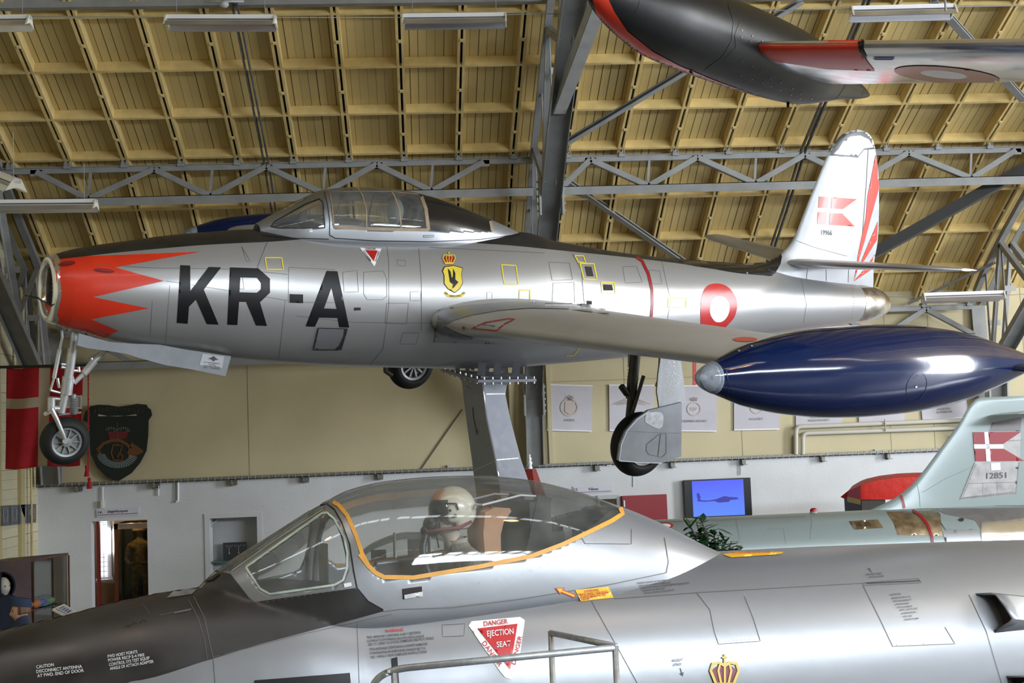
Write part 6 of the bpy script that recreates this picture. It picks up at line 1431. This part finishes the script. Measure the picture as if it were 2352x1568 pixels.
# ================================================================== ON THE FAR WALL
FLATW = Surf([MB().prism([pw(x, y, Yb-.045) for x, y in [(-100, 700), (2500, 700), (2500, 1500), (-100, 1500)]], (0, .01, 0))])
EM = [mat('faint_orange_print', (.50, .42, .38), .8), mat('faint_grey_text', (.26, .24, .25), .8), mat('faint_blue_print', (.40, .44, .50), .8)]
BAN = mat('banner_cloth', (.50, .48, .52), .85, noise=.04, nscale=3, bump=.3, bscale=3)
def banner(q, label, fn):
    pts = [pw(x, y, Yb-.035) for x, y in q]; mb = MB().prism(pts, (0, .02, 0)); o = tag(link('wall_banner', mb, BAN), label, 'banner', None)
    mb = MB(); fn(mb); link('banner_print', mb, EM, o, recalc=False); 
    mb = MB(); mb.bar(pts[0], pts[1], .02, .02, mi=0); mb.bar(pts[3], pts[2], .02, .02); link('banner_batten', mb, WHT, o); return o
def ring(mb, cx_, cy_, r, w=2, mi=0): FLATW.line(mb, circ(cx_, cy_, r, r), w, mi, .0, closed=True)
banner([(1258, 883), (1361, 886), (1359, 990), (1256, 987)], 'white wall banner printed HÆREN under a crowned wreath', lambda mb: (crown(FLATW, mb, 1309, 920, 18, 15, 0, 0), ring(mb, 1308, 935, 19, 4), FLATW.poly(mb, [(1298, 922), (1320, 922), (1319, 945), (1308, 952), (1297, 945)], None, 0, 0), FLATW.text(mb, 'HÆREN', (1296, 967), (1320, 967), (0, -5), 1, 0)))
def wings(mb):
    crown(FLATW, mb, 1451, 920, 13, 8, 0, 0); FLATW.poly(mb, [(1446, 921), (1457, 921), (1456, 933), (1446, 933)], None, 2, 0)
    for s_ in (-1, 1):
        for i in range(7): FLATW.line(mb, [(1451+s_*(6+i*4), 927+i*.5), (1451+s_*(14+i*4.5), 915+i*1.8), (1451+s_*(20+i*4), 920+i*1.4)], 1.3, 0, 0)
banner([(1399, 884), (1503, 885), (1501, 990), (1400, 988)], 'white wall banner with faded winged crown, partly behind the main wheel', wings)
banner([(1543, 886), (1647, 886), (1646, 990), (1545, 989)], 'white wall banner printed HJEMMEVÆRNET under a crowned laurel ring', lambda mb: (crown(FLATW, mb, 1594, 921, 18, 12, 0, 0), ring(mb, 1594, 939, 15, 2.4), FLATW.text(mb, 'HJV', (1586, 942), (1602, 942), (0, -7), 0, 0), FLATW.text(mb, 'HJEMMEVÆRNET', (1566, 969), (1625, 969), (0, -5), 1, 0)))
banner([(1686, 885), (1790, 884), (1790, 985), (1686, 987)], 'white wall banner printed POLITIET below the blue tank', lambda mb: (ring(mb, 1738, 935, 14, 3), FLATW.text(mb, 'POLITIET', (1722, 965), (1753, 964), (0, -5), 1, 0)))
banner([(1827, 880), (1934, 878), (1934, 975), (1828, 979)], 'white wall banner printed REDNINGS-BEREDSKABET below the blue tank', lambda mb: (ring(mb, 1880, 925, 14, 3), FLATW.text(mb, 'REDNINGS-', (1862, 960), (1900, 959), (0, -4.6), 1, 0), FLATW.text(mb, 'BEREDSKABET', (1857, 968), (1906, 966), (0, -4.6), 1, 0)))
banner([(1970, 878), (2075, 876), (2078, 966), (1973, 971)], 'white wall banner printed 1940 - 1945 between two others below the blue tank', lambda mb: (ring(mb, 2024, 925, 13, 3), FLATW.text(mb, '1940 - 1945', (2007, 952), (2040, 950), (0, -4.6), 1, 0)))
banner([(2111, 888), (2216, 882), (2224, 958), (2119, 966)], 'white wall banner printed AALBORG GARNISON beneath the tail of the blue tank', lambda mb: ([FLATW.line(mb, [(2148+i*8, 900), (2150+i*8, 922)], 4, 0, 0) for i in range(5)], FLATW.line(mb, [(2148, 925), (2158, 928), (2168, 925), (2178, 928), (2184, 925)], 2, 2, 0), FLATW.line(mb, [(2150, 930), (2160, 933), (2170, 930), (2180, 932)], 2, 2, 0), FLATW.text(mb, 'AALBORG', (2152, 942), (2184, 940), (0, -5), 1, 0), FLATW.text(mb, 'GARNISON', (2151, 949), (2187, 947), (0, -5), 1, 0)))
# shield
GRN = mat('dark_green_shield', (.006, .012, .010), .45); ORB = mat('dim_orange', (.13, .05, .012), .6); CRD = mat('dim_red', (.12, .012, .012), .6); DOT = mat('pale_beads', (.35, .42, .42), .5); GOLD = mat('dim_gold', (.05, .035, .015), .7)
out = [(190, 965), (196, 945), (208, 933), (225, 929), (250, 930), (272, 934), (295, 931), (315, 927), (336, 929), (340, 936), (346, 940), (349, 953), (341, 965), (340, 1000), (336, 1035), (322, 1062), (302, 1086), (270, 1106), (243, 1094), (222, 1072), (208, 1042), (205, 1000), (205, 972), (198, 968)]
slot = [(226, 950), (245, 955), (270, 957), (295, 953), (314, 950), (314, 953), (295, 955), (270, 954.5), (240, 956), (227, 955)]
mb = MB().prism([pw(x, y, Yb-.09) for x, y in out], (0, .03, 0))
so = tag(link('wall_shield', mb, GRN), 'large dark green shield lettered JÆGERKORPSET with crown and hunting horn on cream wall', 'shield')
FS = Surf([MB().prism([pw(x, y, Yb-.092) for x, y in [(100, 850), (450, 850), (450, 1200), (100, 1200)]], (0, .001, 0))])
mb = MB(); FS.poly(mb, [(226, 951), (248, 955), (270, 956), (292, 954), (314, 951), (314, 954), (226, 955.5)], None, 0, .006); link('shield_slot', mb, WALLC, so, recalc=False)
mb = MB()
for i, chx in enumerate('JÆGERKORPSET'):
    x = 213+i*10.2; y = 946-3.5*math.sin((i-1)/11*PI*1.6)*(-1)**0*.8; FS.text(mb, chx, (x, y), (x+7, y-.2), (0, -8), 0, .006)
link('shield_lettering', mb, GOLD, so, recalc=False)
mb = MB(); FS.poly(mb, [(247, 991), (295, 990), (290, 1008), (252, 1009)], None, 0, .006); link('shield_crown', mb, CRD, so, recalc=False)
mb = MB()
for cx_ in (256, 284): FS.dots(mb, [(cx_+13*math.cos(a), 990-9*math.sin(a)) for a in np.linspace(0, PI, 9)], 3.4, 1.0, 0, .007); FS.dots(mb, [(cx_+8*math.cos(a), 990-6*math.sin(a)) for a in np.linspace(0, PI, 7)], 3.2, .9, 0, .007)
for k in range(5):
    r_ = 30+k*4.2; FS.line(mb, [(270+r_*.98*math.cos(a), 1040+r_*.72*math.sin(a)) for a in np.linspace(.25, PI-.15, 16)], .7, 0, .009)
for a in np.linspace(.25, PI-.15, 22): FS.line(mb, [(270+29*math.cos(a), 1040+21.6*math.sin(a)), (270+47*math.cos(a+.06), 1040+34*math.sin(a+.06))], .7, 0, .009)
link('shield_beads', mb, DOT, so, recalc=False)
mb = MB(); FS.line(mb, [(226, 1032), (238, 1018), (258, 1011), (275, 1011), (292, 1020), (302, 1032)], 7, 0, .007); FS.poly(mb, [(302, 1015), (328, 1033), (330, 1038), (300, 1052), (292, 1040)], None, 0, .007); FS.line(mb, [(222, 1028), (232, 1042)], 5, 0, .007); FS.line(mb, [(273, 1020), (260, 1022), (256, 1040), (262, 1056), (272, 1058)], 3.5, 0, .009); FS.line(mb, [(262, 1022), (282, 1022), (272, 1048), (268, 1058)], 3, 0, .009); FS.line(mb, circ(276, 1050, 6, 8), 2.5, 0, .009, closed=True); FS.line(mb, [(270, 970), (270, 1008)], 2, 0, .01); link('shield_horn', mb, ORB, so, recalc=False)
# door signs
def sign(q, label, rows, ulin):
    pts = [pw(x, y, Yb-.02) for x, y in q]; o = tag(link('room_sign', MB().prism(pts, (0, .019, 0)), mat('sign_lilac', (.56, .56, .63), .5)), label, 'sign')
    F_ = Surf([MB().prism([pw(x, y, Yb-.022) for x, y in [(0, 1050), (1700, 1000), (1700, 1300), (0, 1300)]], (0, .001, 0))]); mb = MB()
    for t, bl, br, up in rows: F_.text(mb, t, bl, br, up, 0, .001)
    F_.line(mb, ulin, 1.2, 1, .001); link('sign_lettering', mb, [LETR, REDD], o, recalc=False)
sign([(221, 1170), (319, 1164), (319, 1183), (222, 1188)], 'white sign 14. Jægerkorpset above the doorway', [('14.', (225, 1179), (235, 1178.5), (0, -5)), ('Jægerkorpset', (247, 1177), (294, 1175), (0, -5.5))], [(224, 1183), (317, 1178)])
sign([(1316, 1117), (1406, 1113), (1406, 1130), (1318, 1134)], 'white sign 12. Våben above the grey doorframe', [('12.', (1319, 1126), (1328, 1125.5), (0, -5)), ('Våben', (1351, 1126), (1374, 1125), (0, -6))], [(1320, 1131), (1404, 1127)])
# television
a, b = pw(1571, 1098, Yb-.12), pw(1728, 1184, Yb-.12); tv = empty('television', (a.x, Yb-.12, b.z), 'wall television with black surround showing a blue picture of a flying jet', 'television')
wT, hT = b.x-a.x, pw(1571, 1098, Yb-.12).z-pw(1575, 1186, Yb-.12).z
link('bezel', MB().box((0, 0, 0), (wT, .08, hT)), mat('tv_black', (.008, .008, .009), .3), tv)
scr = bpy.data.materials.new('tv_picture'); scr.use_nodes = True; nt = scr.node_tree; bs = nt.nodes['Principled BSDF']; tc = nt.nodes.new('ShaderNodeTexCoord'); sp = nt.nodes.new('ShaderNodeSeparateXYZ'); cr = nt.nodes.new('ShaderNodeValToRGB'); nt.links.new(tc.outputs['Generated'], sp.inputs[0]); nt.links.new(sp.outputs['Z'], cr.inputs[0]); cr.color_ramp.elements[0].color = (.10, .24, .95, 1); cr.color_ramp.elements[1].color = (.06, .09, .92, 1); nt.links.new(cr.outputs[0], bs.inputs['Emission Color']); bs.inputs['Emission Strength'].default_value = .95; bs.inputs['Base Color'].default_value = (.01, .01, .02, 1)
sw, sh_ = wT*.775, hT*.93; x0_ = wT*.115
link('screen', MB().box((x0_, -.004, hT*.035), (x0_+sw, .0, hT*.035+sh_)), scr, tv)
jet = [(.08, .58), (.10, .58), (.16, .46), (.30, .44), (.45, .47), (.55, .52), (.63, .55), (.70, .52), (.85, .50), (.90, .47), (.86, .44), (.72, .43), (.70, .38), (.50, .37), (.42, .42), (.25, .41), (.10, .43), (.08, .47), (.11, .49)]
fin_ = [(.08, .66), (.13, .66), (.16, .52), (.09, .50)]
V, Fs = fill2d([[(x0_+x*sw, hT*.035+y*sh_) for x, y in jet]]); mb = MB(); mb.add([(x, -.006, y) for x, y in V], Fs); V, Fs = fill2d([[(x0_+x*sw, hT*.035+y*sh_) for x, y in fin_]]); mb.add([(x, -.0062, y) for x, y in V], Fs)
link('screen_jet', mb, mat('tv_dark_blue', (.005, .005, .05), .4, emit=(.03, .03, .38), estr=.7), tv, recalc=False)
# red wall cabinet, doorframe next to it
a, b = pw(1429, 1139, Yb-.1), pw(1534, 1195, Yb-.1); rc = empty('red_wall_cabinet', (a.x, Yb-.1, b.z-.5), 'dark red wall cabinet left of the television', 'cabinet')
link('body', MB().box((0, 0, 0), (b.x-a.x, .1, a.z-b.z+.5)), REDD, rc); link('handle', MB().box((.02, -.02, a.z-b.z+.30), (.045, 0, a.z-b.z+.42)), WHT, rc)
a, b = pw(1378, 1140, Yb-.03), pw(1428, 1250, Yb-.03)
mb = MB(); mb.box((a.x-.05, Yb-.04, 0), (b.x, Yb, a.z+.02)); mb.box((a.x, Yb-.045, 0), (b.x-.06, Yb-.04, a.z-.05), 1); struct('door_2', mb, [boxm, mat('dark_room', (.05, .03, .01), .8)])
# red conical barrier with white insulator, behind the pedestal
a = at(1216, 1043, 21.5); mb = MB().lathe([(0, .012), (.02, .02), (.04, .012), (.06, .03), (.08, .035), (.10, .02), (.13, .04), (.16, .042), (.18, .028), (.22, .04), (.25, .04)], (a.x, a.y, a.z), (0, 0, -1), 20)
lb = empty('signal_post', (a.x, a.y, 0), 'dark red tapered post with white ribbed cap behind the pedestal', 'post'); mb.v = [v-Vector((a.x, a.y, 0)) for v in mb.v]; link('cap', mb, WHT, lb, smooth=True)
mb = MB().lathe([(0, .10), (.5, .26), (a.z-.26, .30)], (0, 0, a.z-.24), (0, 0, -1), 6); link('tapered_body', mb, mat('dark_red_post', (.20, .015, .012), .5), lb)
# speaker in the corner
a, b = at(92, 1075, 20.8), at(132, 1113, 20.8); mb = MB(); mb.prism([at(92, 1074, 23.2), at(120, 1072, 23.2), at(131, 1112, 23.2), at(103, 1114, 23.2)], (0.05, .34, 0)); c_ = at(116, 1092, 23.4); mb.bar((c_.x, c_.y+.2, c_.z), (c_.x+.02, Yb+.02, c_.z), .05, .05); sp_ = tag(link('loudspeaker', mb, mat('speaker_grey', (.055, .058, .062), .6)), 'dark grey loudspeaker mounted in the left corner above the white wall', 'speaker')
mb = MB().prism([at(94, 1076, 23.18), at(118, 1074, 23.18), at(128, 1110, 23.18), at(104, 1112, 23.18)], (0, .01, 0)); link('speaker_grille', mb, mat('grille_black', (.03, .03, .032), .8), sp_)
# diagonal wire from the pedestal side
mb = MB(); mb.tube([pw(1062, 940, Yb-.02), pw(965, 1080, Yb-.02)], .012, 6); tag(link('wall_cable', mb, mat('cable_dark', (.16, .14, .1), .7)), 'diagonal cable on the cream wall left of the pedestal', 'cable')
# electrical panels on the left gable wall
XLW = -6.8
for i, (xa_, xb_) in enumerate([(-18, 1), (3, 22), (24, 42), (45, 62), (64, 83)]):
    ya_, yb_ = 1162-i*1.0, 1210-i*2.2
    q = [px_x((x, y), XLW+.06) for x, y in [(xa_, ya_), (xb_, ya_-1), (xb_, yb_-2), (xa_, yb_)]]
    o = tag(link('electrical_panel', MB().prism(q, (-.05, 0, 0)), mat('panel_grey', (.10, .105, .115), .5)), ['leftmost grey electrical panel on the boarded wall, cut by the edge', 'second grey electrical panel from the left on the boarded wall', 'third grey electrical panel from the left on the boarded wall', 'fourth grey electrical panel from the left on the boarded wall', 'rightmost grey electrical panel on the boarded wall, nearest the corner'][i], 'panel')
    S_ = Surf([MB().prism([px_x((x, y), XLW+.061) for x, y in [(-60, 1100), (90, 1100), (90, 1300), (-60, 1300)]], (-.001, 0, 0))]); mb = MB()
    cx_ = (xa_+xb_)/2; S_.line(mb, [(cx_-4, ya_+8), (cx_-5, ya_+20), (cx_-3, yb_-8)], 1, 0, .003); S_.line(mb, [(cx_+4, ya_+8), (cx_+5, ya_+22), (cx_+3, yb_-10)], 1, 0, .003); S_.dots(mb, [(cx_-6, ya_+5), (cx_+7, ya_+5)], 4, .8, 0, .003); link('wiring', mb, boxm, o, recalc=False)
mb = MB(); mb.tube([px_x((70, 880), XLW+.08), px_x((73, 1280), XLW+.08)], .02, 8); tag(link('conduit', mb, CREAM, smooth=True), 'cream vertical conduit on the boarded wall near the corner', 'conduit')
# ================================================================== NATIONAL FLAG WITH CORD
fz = 19.0
fl = empty('hanging_flag', at(100, 843, fz), 'red flag with white cross hanging from a pole behind the nose wheel', 'flag'); Mf = Matrix.Translation(-Vector(fl.location))
def flagpt(u, v):
    x = (15-5*v)+(190-15-1*v)*u; y = 845-3*u+(232-6*u)*v+2*math.sin(u*9); return Mf @ (at(x, y, fz)+Vector((0, .05*math.sin(u*14+v*2)*(.3+v*.7), 0)))
def inX(u): return .435 < u < .575
mb = MB(); nu, nv = 70, 40
V = [flagpt(i/nu, j/nv) for i in range(nu+1) for j in range(nv+1)]; fs = []; mi_ = []
for i in range(nu):
    for j in range(nv): fs.append((i*(nv+1)+j, i*(nv+1)+j+1, (i+1)*(nv+1)+j+1, (i+1)*(nv+1)+j)); mi_.append(1 if inX((i+.5)/nu) or .30 < (j+.5)/nv < .405 else 0)
mb.add(V, fs); mb.m = mi_; fo_ = link('cloth', mb, [REDC, CREAMC], fl, smooth=True); solid(fo_, .004)
mb = MB().tube([Mf @ at(-80, 845, fz), Mf @ at(207, 838, fz)], .022, 10); link('flag_pole', mb, mat('pole_dark', (.02, .016, .014), .5), fl)
cd = empty('tasselled_cord', at(203, 850, fz-.1), 'twisted red cord with two tassels hanging beside the flag', 'cord'); Mc = Matrix.Translation(-Vector(cd.location))
mb = MB()
for ph in (0, PI): mb.tube([Mc @ at(203+1.3*math.sin(i*.9+ph), 842+i*2.5, fz-.03+.008*math.cos(i*.9+ph)) for i in range(101)], .006, 6)
link('twisted_rope', mb, REDM, cd, smooth=True)
for (x, y) in ((199, 1068), (205, 1096)):
    p = Mc @ at(x, y, fz-.1); mb = MB().lathe([(0, .006), (.01, .022), (.04, .026), (.05, .018), (.16, .04), (.165, .035)], p, (0, 0, -1), 16); link('tassel', mb, REDC, cd, smooth=True)
# ================================================================== LOWER LEFT: display cabinet, mannequins, information stand
zt = 1.98
def onz(x, y, z): return hit(x, y, (0, 0, z), Vector((0, 0, 1)))
cA, cB, cC = onz(75, 1283, zt), onz(157, 1269, zt), onz(-70, 1296, zt)
cab = empty('display_cabinet', (cA.x, cA.y, 0), 'dark wooden display cabinet with glass side at the lower left', 'cabinet'); K = -Vector((cA.x, cA.y, 0))
a, b, c = cA+K, cB+K, cC+K; d_ = b+c-a; z_ = Vector((0, 0, 1)); G0 = lambda p, z: Vector((p.x, p.y, z))
link('top', MB().prism([G0(a, zt-.03), G0(b, zt-.03), G0(d_, zt-.03), G0(c, zt-.03)], (0, 0, .03)), WOOD, cab)
link('side_panel', MB().prism([G0(a, 0), G0(c, 0), G0(c, zt-.03), G0(a, zt-.03)], (b-a).normalized()*.03), WOOD, cab)
link('back_panel', MB().prism([G0(d_, 0), G0(b, 0), G0(b, zt-.03), G0(d_, zt-.03)], -(b-a).normalized()*.02), mat('tan_board', (0, 0, 0)), cab)
link('inner_panel', MB().prism([G0(d_, 0), G0(c, 0), G0(c, zt-.03), G0(d_, zt-.03)], (b-a).normalized()*.0+(a-c).normalized()*.02), mat('tan_board', (0, 0, 0)), cab)
link('base', MB().prism([G0(a, 0), G0(b, 0), G0(d_, 0), G0(c, 0)], (0, 0, .5)), WOOD, cab)
link('glass_pane', MB().prism([G0(a.lerp(b, .05), .5), G0(b, .5), G0(b, zt-.03), G0(a.lerp(b, .05), zt-.03)], (c-a).normalized()*.005), GLSC, cab)
mb = MB(); e_ = (b-a).normalized()
for t in (0.0, .55, 1.0): p = a.lerp(b, t); mb.bar(G0(p, 0), G0(p, zt-.03), .025, .025)
link('post', mb, WOOD, cab)
for h in (1.35,): link('shelf', MB().prism([G0(a.lerp(b, .04), h), G0(b.lerp(a, .04), h), G0(d_.lerp(c, .04), h), G0(c.lerp(d_, .04), h)], (0, 0, .012)), GLSC, cab)
random.seed(11)
for i, (t, u, col_, lbl) in enumerate([(.25, .25, (.30, .11, .04), 'brown leather helmet on the glass shelf of the display cabinet'), (.45, .3, (.04, .07, .25), 'folded blue cloth on the glass shelf of the display cabinet'), (.7, .3, (.06, .12, .05), 'green field cap on the glass shelf of the display cabinet')]):
    p = cA.lerp(cB, t)+(cC-cA)*u*.8; mb = MB().sphere((0, 0, .07), .13, 16, 10, 0, (1, 1.1, .55)); mb.lathe([(0, .15), (.012, .16)], (0, 0, 0), (0, 0, 1), 20)
    o = tag(link(['leather_helmet', 'folded_cloth', 'field_cap'][i], mb, mat('exhibit_%d' % i, col_, .7, noise=.3), smooth=True, angle=40), lbl, 'headgear' if i != 1 else 'cloth'); o.location = (p.x, p.y, 1.365)
def clothed(name, x, y, zc, z_top, facing, label, suit, skin, hat=None, hood=None):
    p = at(x, y, zc); root = figure(name, (p.x, p.y, 0), 1.8, facing, label, None)
    h = z_top; body(root, h*1.045, suit, 'down'); hc = Vector((0, -.015, (h-.135))); head(root, hc, .95, skin); return root, hc
nav = mat('navy_cloth', (.012, .022, .05), .85, noise=.2); nav2 = mat('midnight_cloth', (.006, .010, .022), .85, noise=.2)
r1, hc = clothed('mannequin', 6, 1330, 15.2, 1.84, .9, 'white-faced mannequin in a dark blue hooded parka by the display cabinet', nav2, mat('white_face', (.62, .58, .50), .5))
mb = MB(); rows = []
for i in range(12):
    t = .15+PI*.72*i/11; rows.append([hc+Vector((math.sin(t)*.145*math.sin(a), .02-math.sin(t)*.15*math.cos(a), math.cos(t)*.165+.01)) for a in np.linspace(.75, 2*PI-.75, 20)])
mb.grid(rows); solid(link('hood', mb, nav2, r1, smooth=True), .02)
r2, hc = clothed('mannequin', 50, 1400, 13.6, 1.735, -1.2, 'mannequin with navy side cap, brown hair, white collar and dark uniform at lower left', nav, mat('tan_face', (.42, .22, .14), .55))
mb = MB(); rows = []
for i in range(8):
    t = i/7; rows.append([hc+Vector((math.sin(a)*(.085-.03*t), .005-math.cos(a)*(.115-.01*t), .055+.085*t+.02*math.cos(a))) for a in np.linspace(0, 2*PI, 24)])
mb.grid(rows); link('side_cap', mb, nav, r2, smooth=True)
mb = MB(); rows = []
for i in range(10):
    t = .3+1.45*i/9; rows.append([hc+Vector((math.sin(t)*.088*math.sin(a), -math.sin(t)*.108*math.cos(a), math.cos(t)*.125)) for a in np.linspace(1.35, 2*PI-1.35, 18)])
mb.grid(rows); solid(link('hair', mb, mat('brown_hair', (.10, .05, .025), .7, noise=.4, nscale=30), r2, smooth=True), .01)
mb = MB().lathe([(0, .062), (.05, .075), (.085, .11)], hc+Vector((0, .02, -.13)), (0, 0, -1), 20); link('shirt_collar', mb, WHT, r2, smooth=True)
# information stand
q = onz(148, 1405, 1.55); st = empty('information_stand', (q.x, q.y, 0), 'tilted information stand with printed card and wooden edge at lower left', 'stand'); K = -Vector((q.x, q.y, 0)); zc_ = (q-EYE).dot(_f)
Q = [at(x, y, zz)+K for x, y, zz in [(120, 1398, zc_), (147, 1386, zc_+.28), (176, 1404, zc_+.28), (160, 1418, zc_)]]
link('panel', MB().prism(Q, (0, 0, -.02)), mat('stand_cream', (.42, .38, .30), .5), st)
mb = MB(); c_ = sum(Q, Vector())/4; mb.add([c_+(p-c_)*.72+Vector((0, 0, .006)) for p in Q], [(0, 1, 2, 3)]); link('printed_card', mb, mat('card_grey', (.30, .30, .32), .4), st, recalc=False)
mb = MB(); 
for k in range(4): u = .25+k*.16; mb.add([c_+(p-c_)*f_+Vector((0, 0, .009)) for p, f_ in ()], []) if False else mb.bar(Q[0].lerp(Q[3], u).lerp(Q[1].lerp(Q[2], u), .3)+Vector((0, 0, .01)), Q[0].lerp(Q[3], u).lerp(Q[1].lerp(Q[2], u), .7)+Vector((0, 0, .01)), .012, .002)
link('card_print', mb, LETR, st); mb = MB(); mb.bar((c_.x, c_.y, 0), (c_.x, c_.y, c_.z-.03), .06, .06); link('post', mb, STEEL, st)
# grey cabinet edge beside the nose
a, b = at(342, 1378, 20), at(410, 1372, 20); bx = tag(link('radio_unit', MB().box((a.x, a.y, 1.0), (b.x+.4, a.y+.4, a.z)).box((a.x+.02, a.y-.01, a.z-.12), (b.x+.3, a.y, a.z-.03), 0), mat('unit_dark', (.05, .055, .055), .5)), 'dark equipment case just above the black nose, right of the doorway', 'equipment case')
mb = MB(); mb.box((a.x+.04, a.y-.014, a.z-.11), (b.x+.2, a.y-.01, a.z-.04)); link('label_plate', mb, mat('card_grey', (0, 0, 0)), bx)
mb = MB().bar((a.x+.2, a.y+.2, 0), (a.x+.2, a.y+.2, 1.0), .3, .3); link('plinth', mb, STEEL, bx)
# ================================================================== COVERED EQUIPMENT, PLANT, HANDRAIL
zc_ = 20.6; cv = empty('covered_boat', at(2040, 1150, zc_), 'object under a bright red vinyl cover with yellow hem behind the grey-green fin', 'covered object'); cv.name = 'covered_equipment'; K = -Vector(cv.location)
arc = [(1977, 1104), (1990, 1099), (2020, 1092), (2060, 1087), (2100, 1085), (2135, 1084.5), (2200, 1086)]
rows = []
for i, (x, y) in enumerate(arc):
    f_ = at(x, y+10, zc_)+K; top_ = at(x, y, zc_+.25)+K; bk = at(x, y+6, zc_+1.0)+K; bt = at(x, 1147, zc_)+K; bb_ = bt+Vector((0, 1.0, 0)); rows.append([bt, bt.lerp(f_, .5)+Vector((0, -.02*(i % 2), 0)), f_, top_, bk, bb_])
e0 = [at(1946, 1150, zc_+.45)+K, at(1946, 1140, zc_+.45)+K, at(1948, 1127, zc_+.45)+K, at(1958, 1115, zc_+.55)+K, at(1960, 1117, zc_+.9)+K, at(1950, 1150, zc_+.9)+K]
mb = MB().grid([e0]+rows); co = link('vinyl_cover', mb, REDV, cv, smooth=True, angle=35)
mb = MB().prism([at(1946, 1140, zc_+.44)+K, at(1977, 1147, zc_-.01)+K, at(1977, 1159, zc_-.01)+K, at(1946, 1152, zc_+.44)+K], (.01, .03, 0)); link('yellow_hem', mb, YEL, cv)
pz = (at(1980, 1149, zc_)+K).z; mb = MB().box(((at(1980, 1149, zc_)+K).x, .05, -cv.location.z), ((at(2036, 1149, zc_)+K).x, .9, pz)); link('stand', mb, mat('dark_stand', (.03, .022, .018), .6), cv)
# plant
pp = at(1640, 1262, 12.2); pl_ = empty('potted_plant', (pp.x, pp.y, 0), 'leafy dark green plant between the front jet and the grey-green jet', 'plant'); mb = MB(); stm = MB(); random.seed(21)
cz = pp.z
branches = [((1600, 1200), 9), ((1585, 1205), 8), ((1612, 1192), 8), ((1620, 1222), 10), ((1575, 1225), 7), ((1650, 1232), 10), ((1680, 1243), 9), ((1705, 1255), 7), ((1610, 1240), 10), ((1635, 1250), 10), ((1665, 1258), 8), ((1590, 1215), 8), ((1640, 1215), 4), ((1660, 1245), 8)]
base = Vector((0, 0, cz-.5))
for (bx_, by_), n_ in branches:
    tip = at(bx_, by_, 12.2+random.uniform(-.15, .15))-Vector((pp.x, pp.y, 0)); stm.tube([base, base.lerp(tip, .5)+Vector((0, 0, .05)), tip], .006, 5)
    for i in range(n_*2):
        o_ = base.lerp(tip, .55+.45*random.random())+Vector((random.uniform(-.03, .03),)*3); d = Vector((random.uniform(-1, 1), random.uniform(-1, 1), random.uniform(-.35, .5))).normalized(); s_ = d.cross(Vector((0, 0, 1))).normalized(); L_ = random.uniform(.12, .19); w_ = L_*.19; dr = Vector((0, 0, -.02))
        mb.add([o_, o_+d*L_*.35+s_*w_, o_+d*L_*.7+s_*w_*.75+dr*.5, o_+d*L_+dr, o_+d*L_*.7-s_*w_*.75+dr*.5, o_+d*L_*.35-s_*w_, o_+d*L_*.4-Vector((0, 0, .008)), o_+d*L_*.7-Vector((0, 0, .006))+dr*.5], [(0, 1, 6), (1, 2, 7, 6), (2, 3, 7), (3, 4, 7), (4, 5, 6, 7), (5, 0, 6)])
link('foliage', mb, LEAF, pl_, recalc=False); link('stems', stm, mat('stem_brown', (.05, .04, .02), .8), pl_)
link('pot', MB().lathe([(0, .16), (.35, .22), (.36, .19)], (0, 0, 0), (0, 0, 1), 24), mat('terracotta', (.3, .12, .06), .8), pl_); link('trunk', MB().tube([(0, 0, .3), (0, 0, cz-.45)], .02, 8), MATS['stem_brown'], pl_)
# handrail in front of the big jet
hzc = 6.75; hr = empty('access_stair_rail', at(1265, 1450, hzc), 'galvanised tubular handrail in front of the big silver jet', 'handrail'); K = -Vector(hr.location)
H = lambda x, y, z=hzc: at(x, y, z)+K
def bend(P_, k=6, e=.07):
    out = [P_[0]]
    for a, b, c in zip(P_, P_[1:], P_[2:]):
        A_, B_ = b+(a-b).normalized()*e, b+(c-b).normalized()*e
        for t in np.linspace(0, 1, k): out.append(A_.lerp(b, t).lerp(b.lerp(B_, t), t))
    return out+[P_[-1]]
link('top_rail', MB().tube(bend([H(840, 1605), H(868, 1552), H(915, 1535), H(1412, 1487)], e=.06), .0185, 14), GALV, hr, smooth=True)
link('rear_rail', MB().tube([H(1265, 1453, hzc+.5), H(1416, 1484, hzc)], .017, 14), GALV, hr, smooth=True)
for q in (H(1265, 1449, hzc+.5), H(1413, 1482), H(905, 1538)): link('post', MB().tube([q, Vector((q.x, q.y, -hr.location.z))], .0165, 12), GALV, hr, smooth=True)
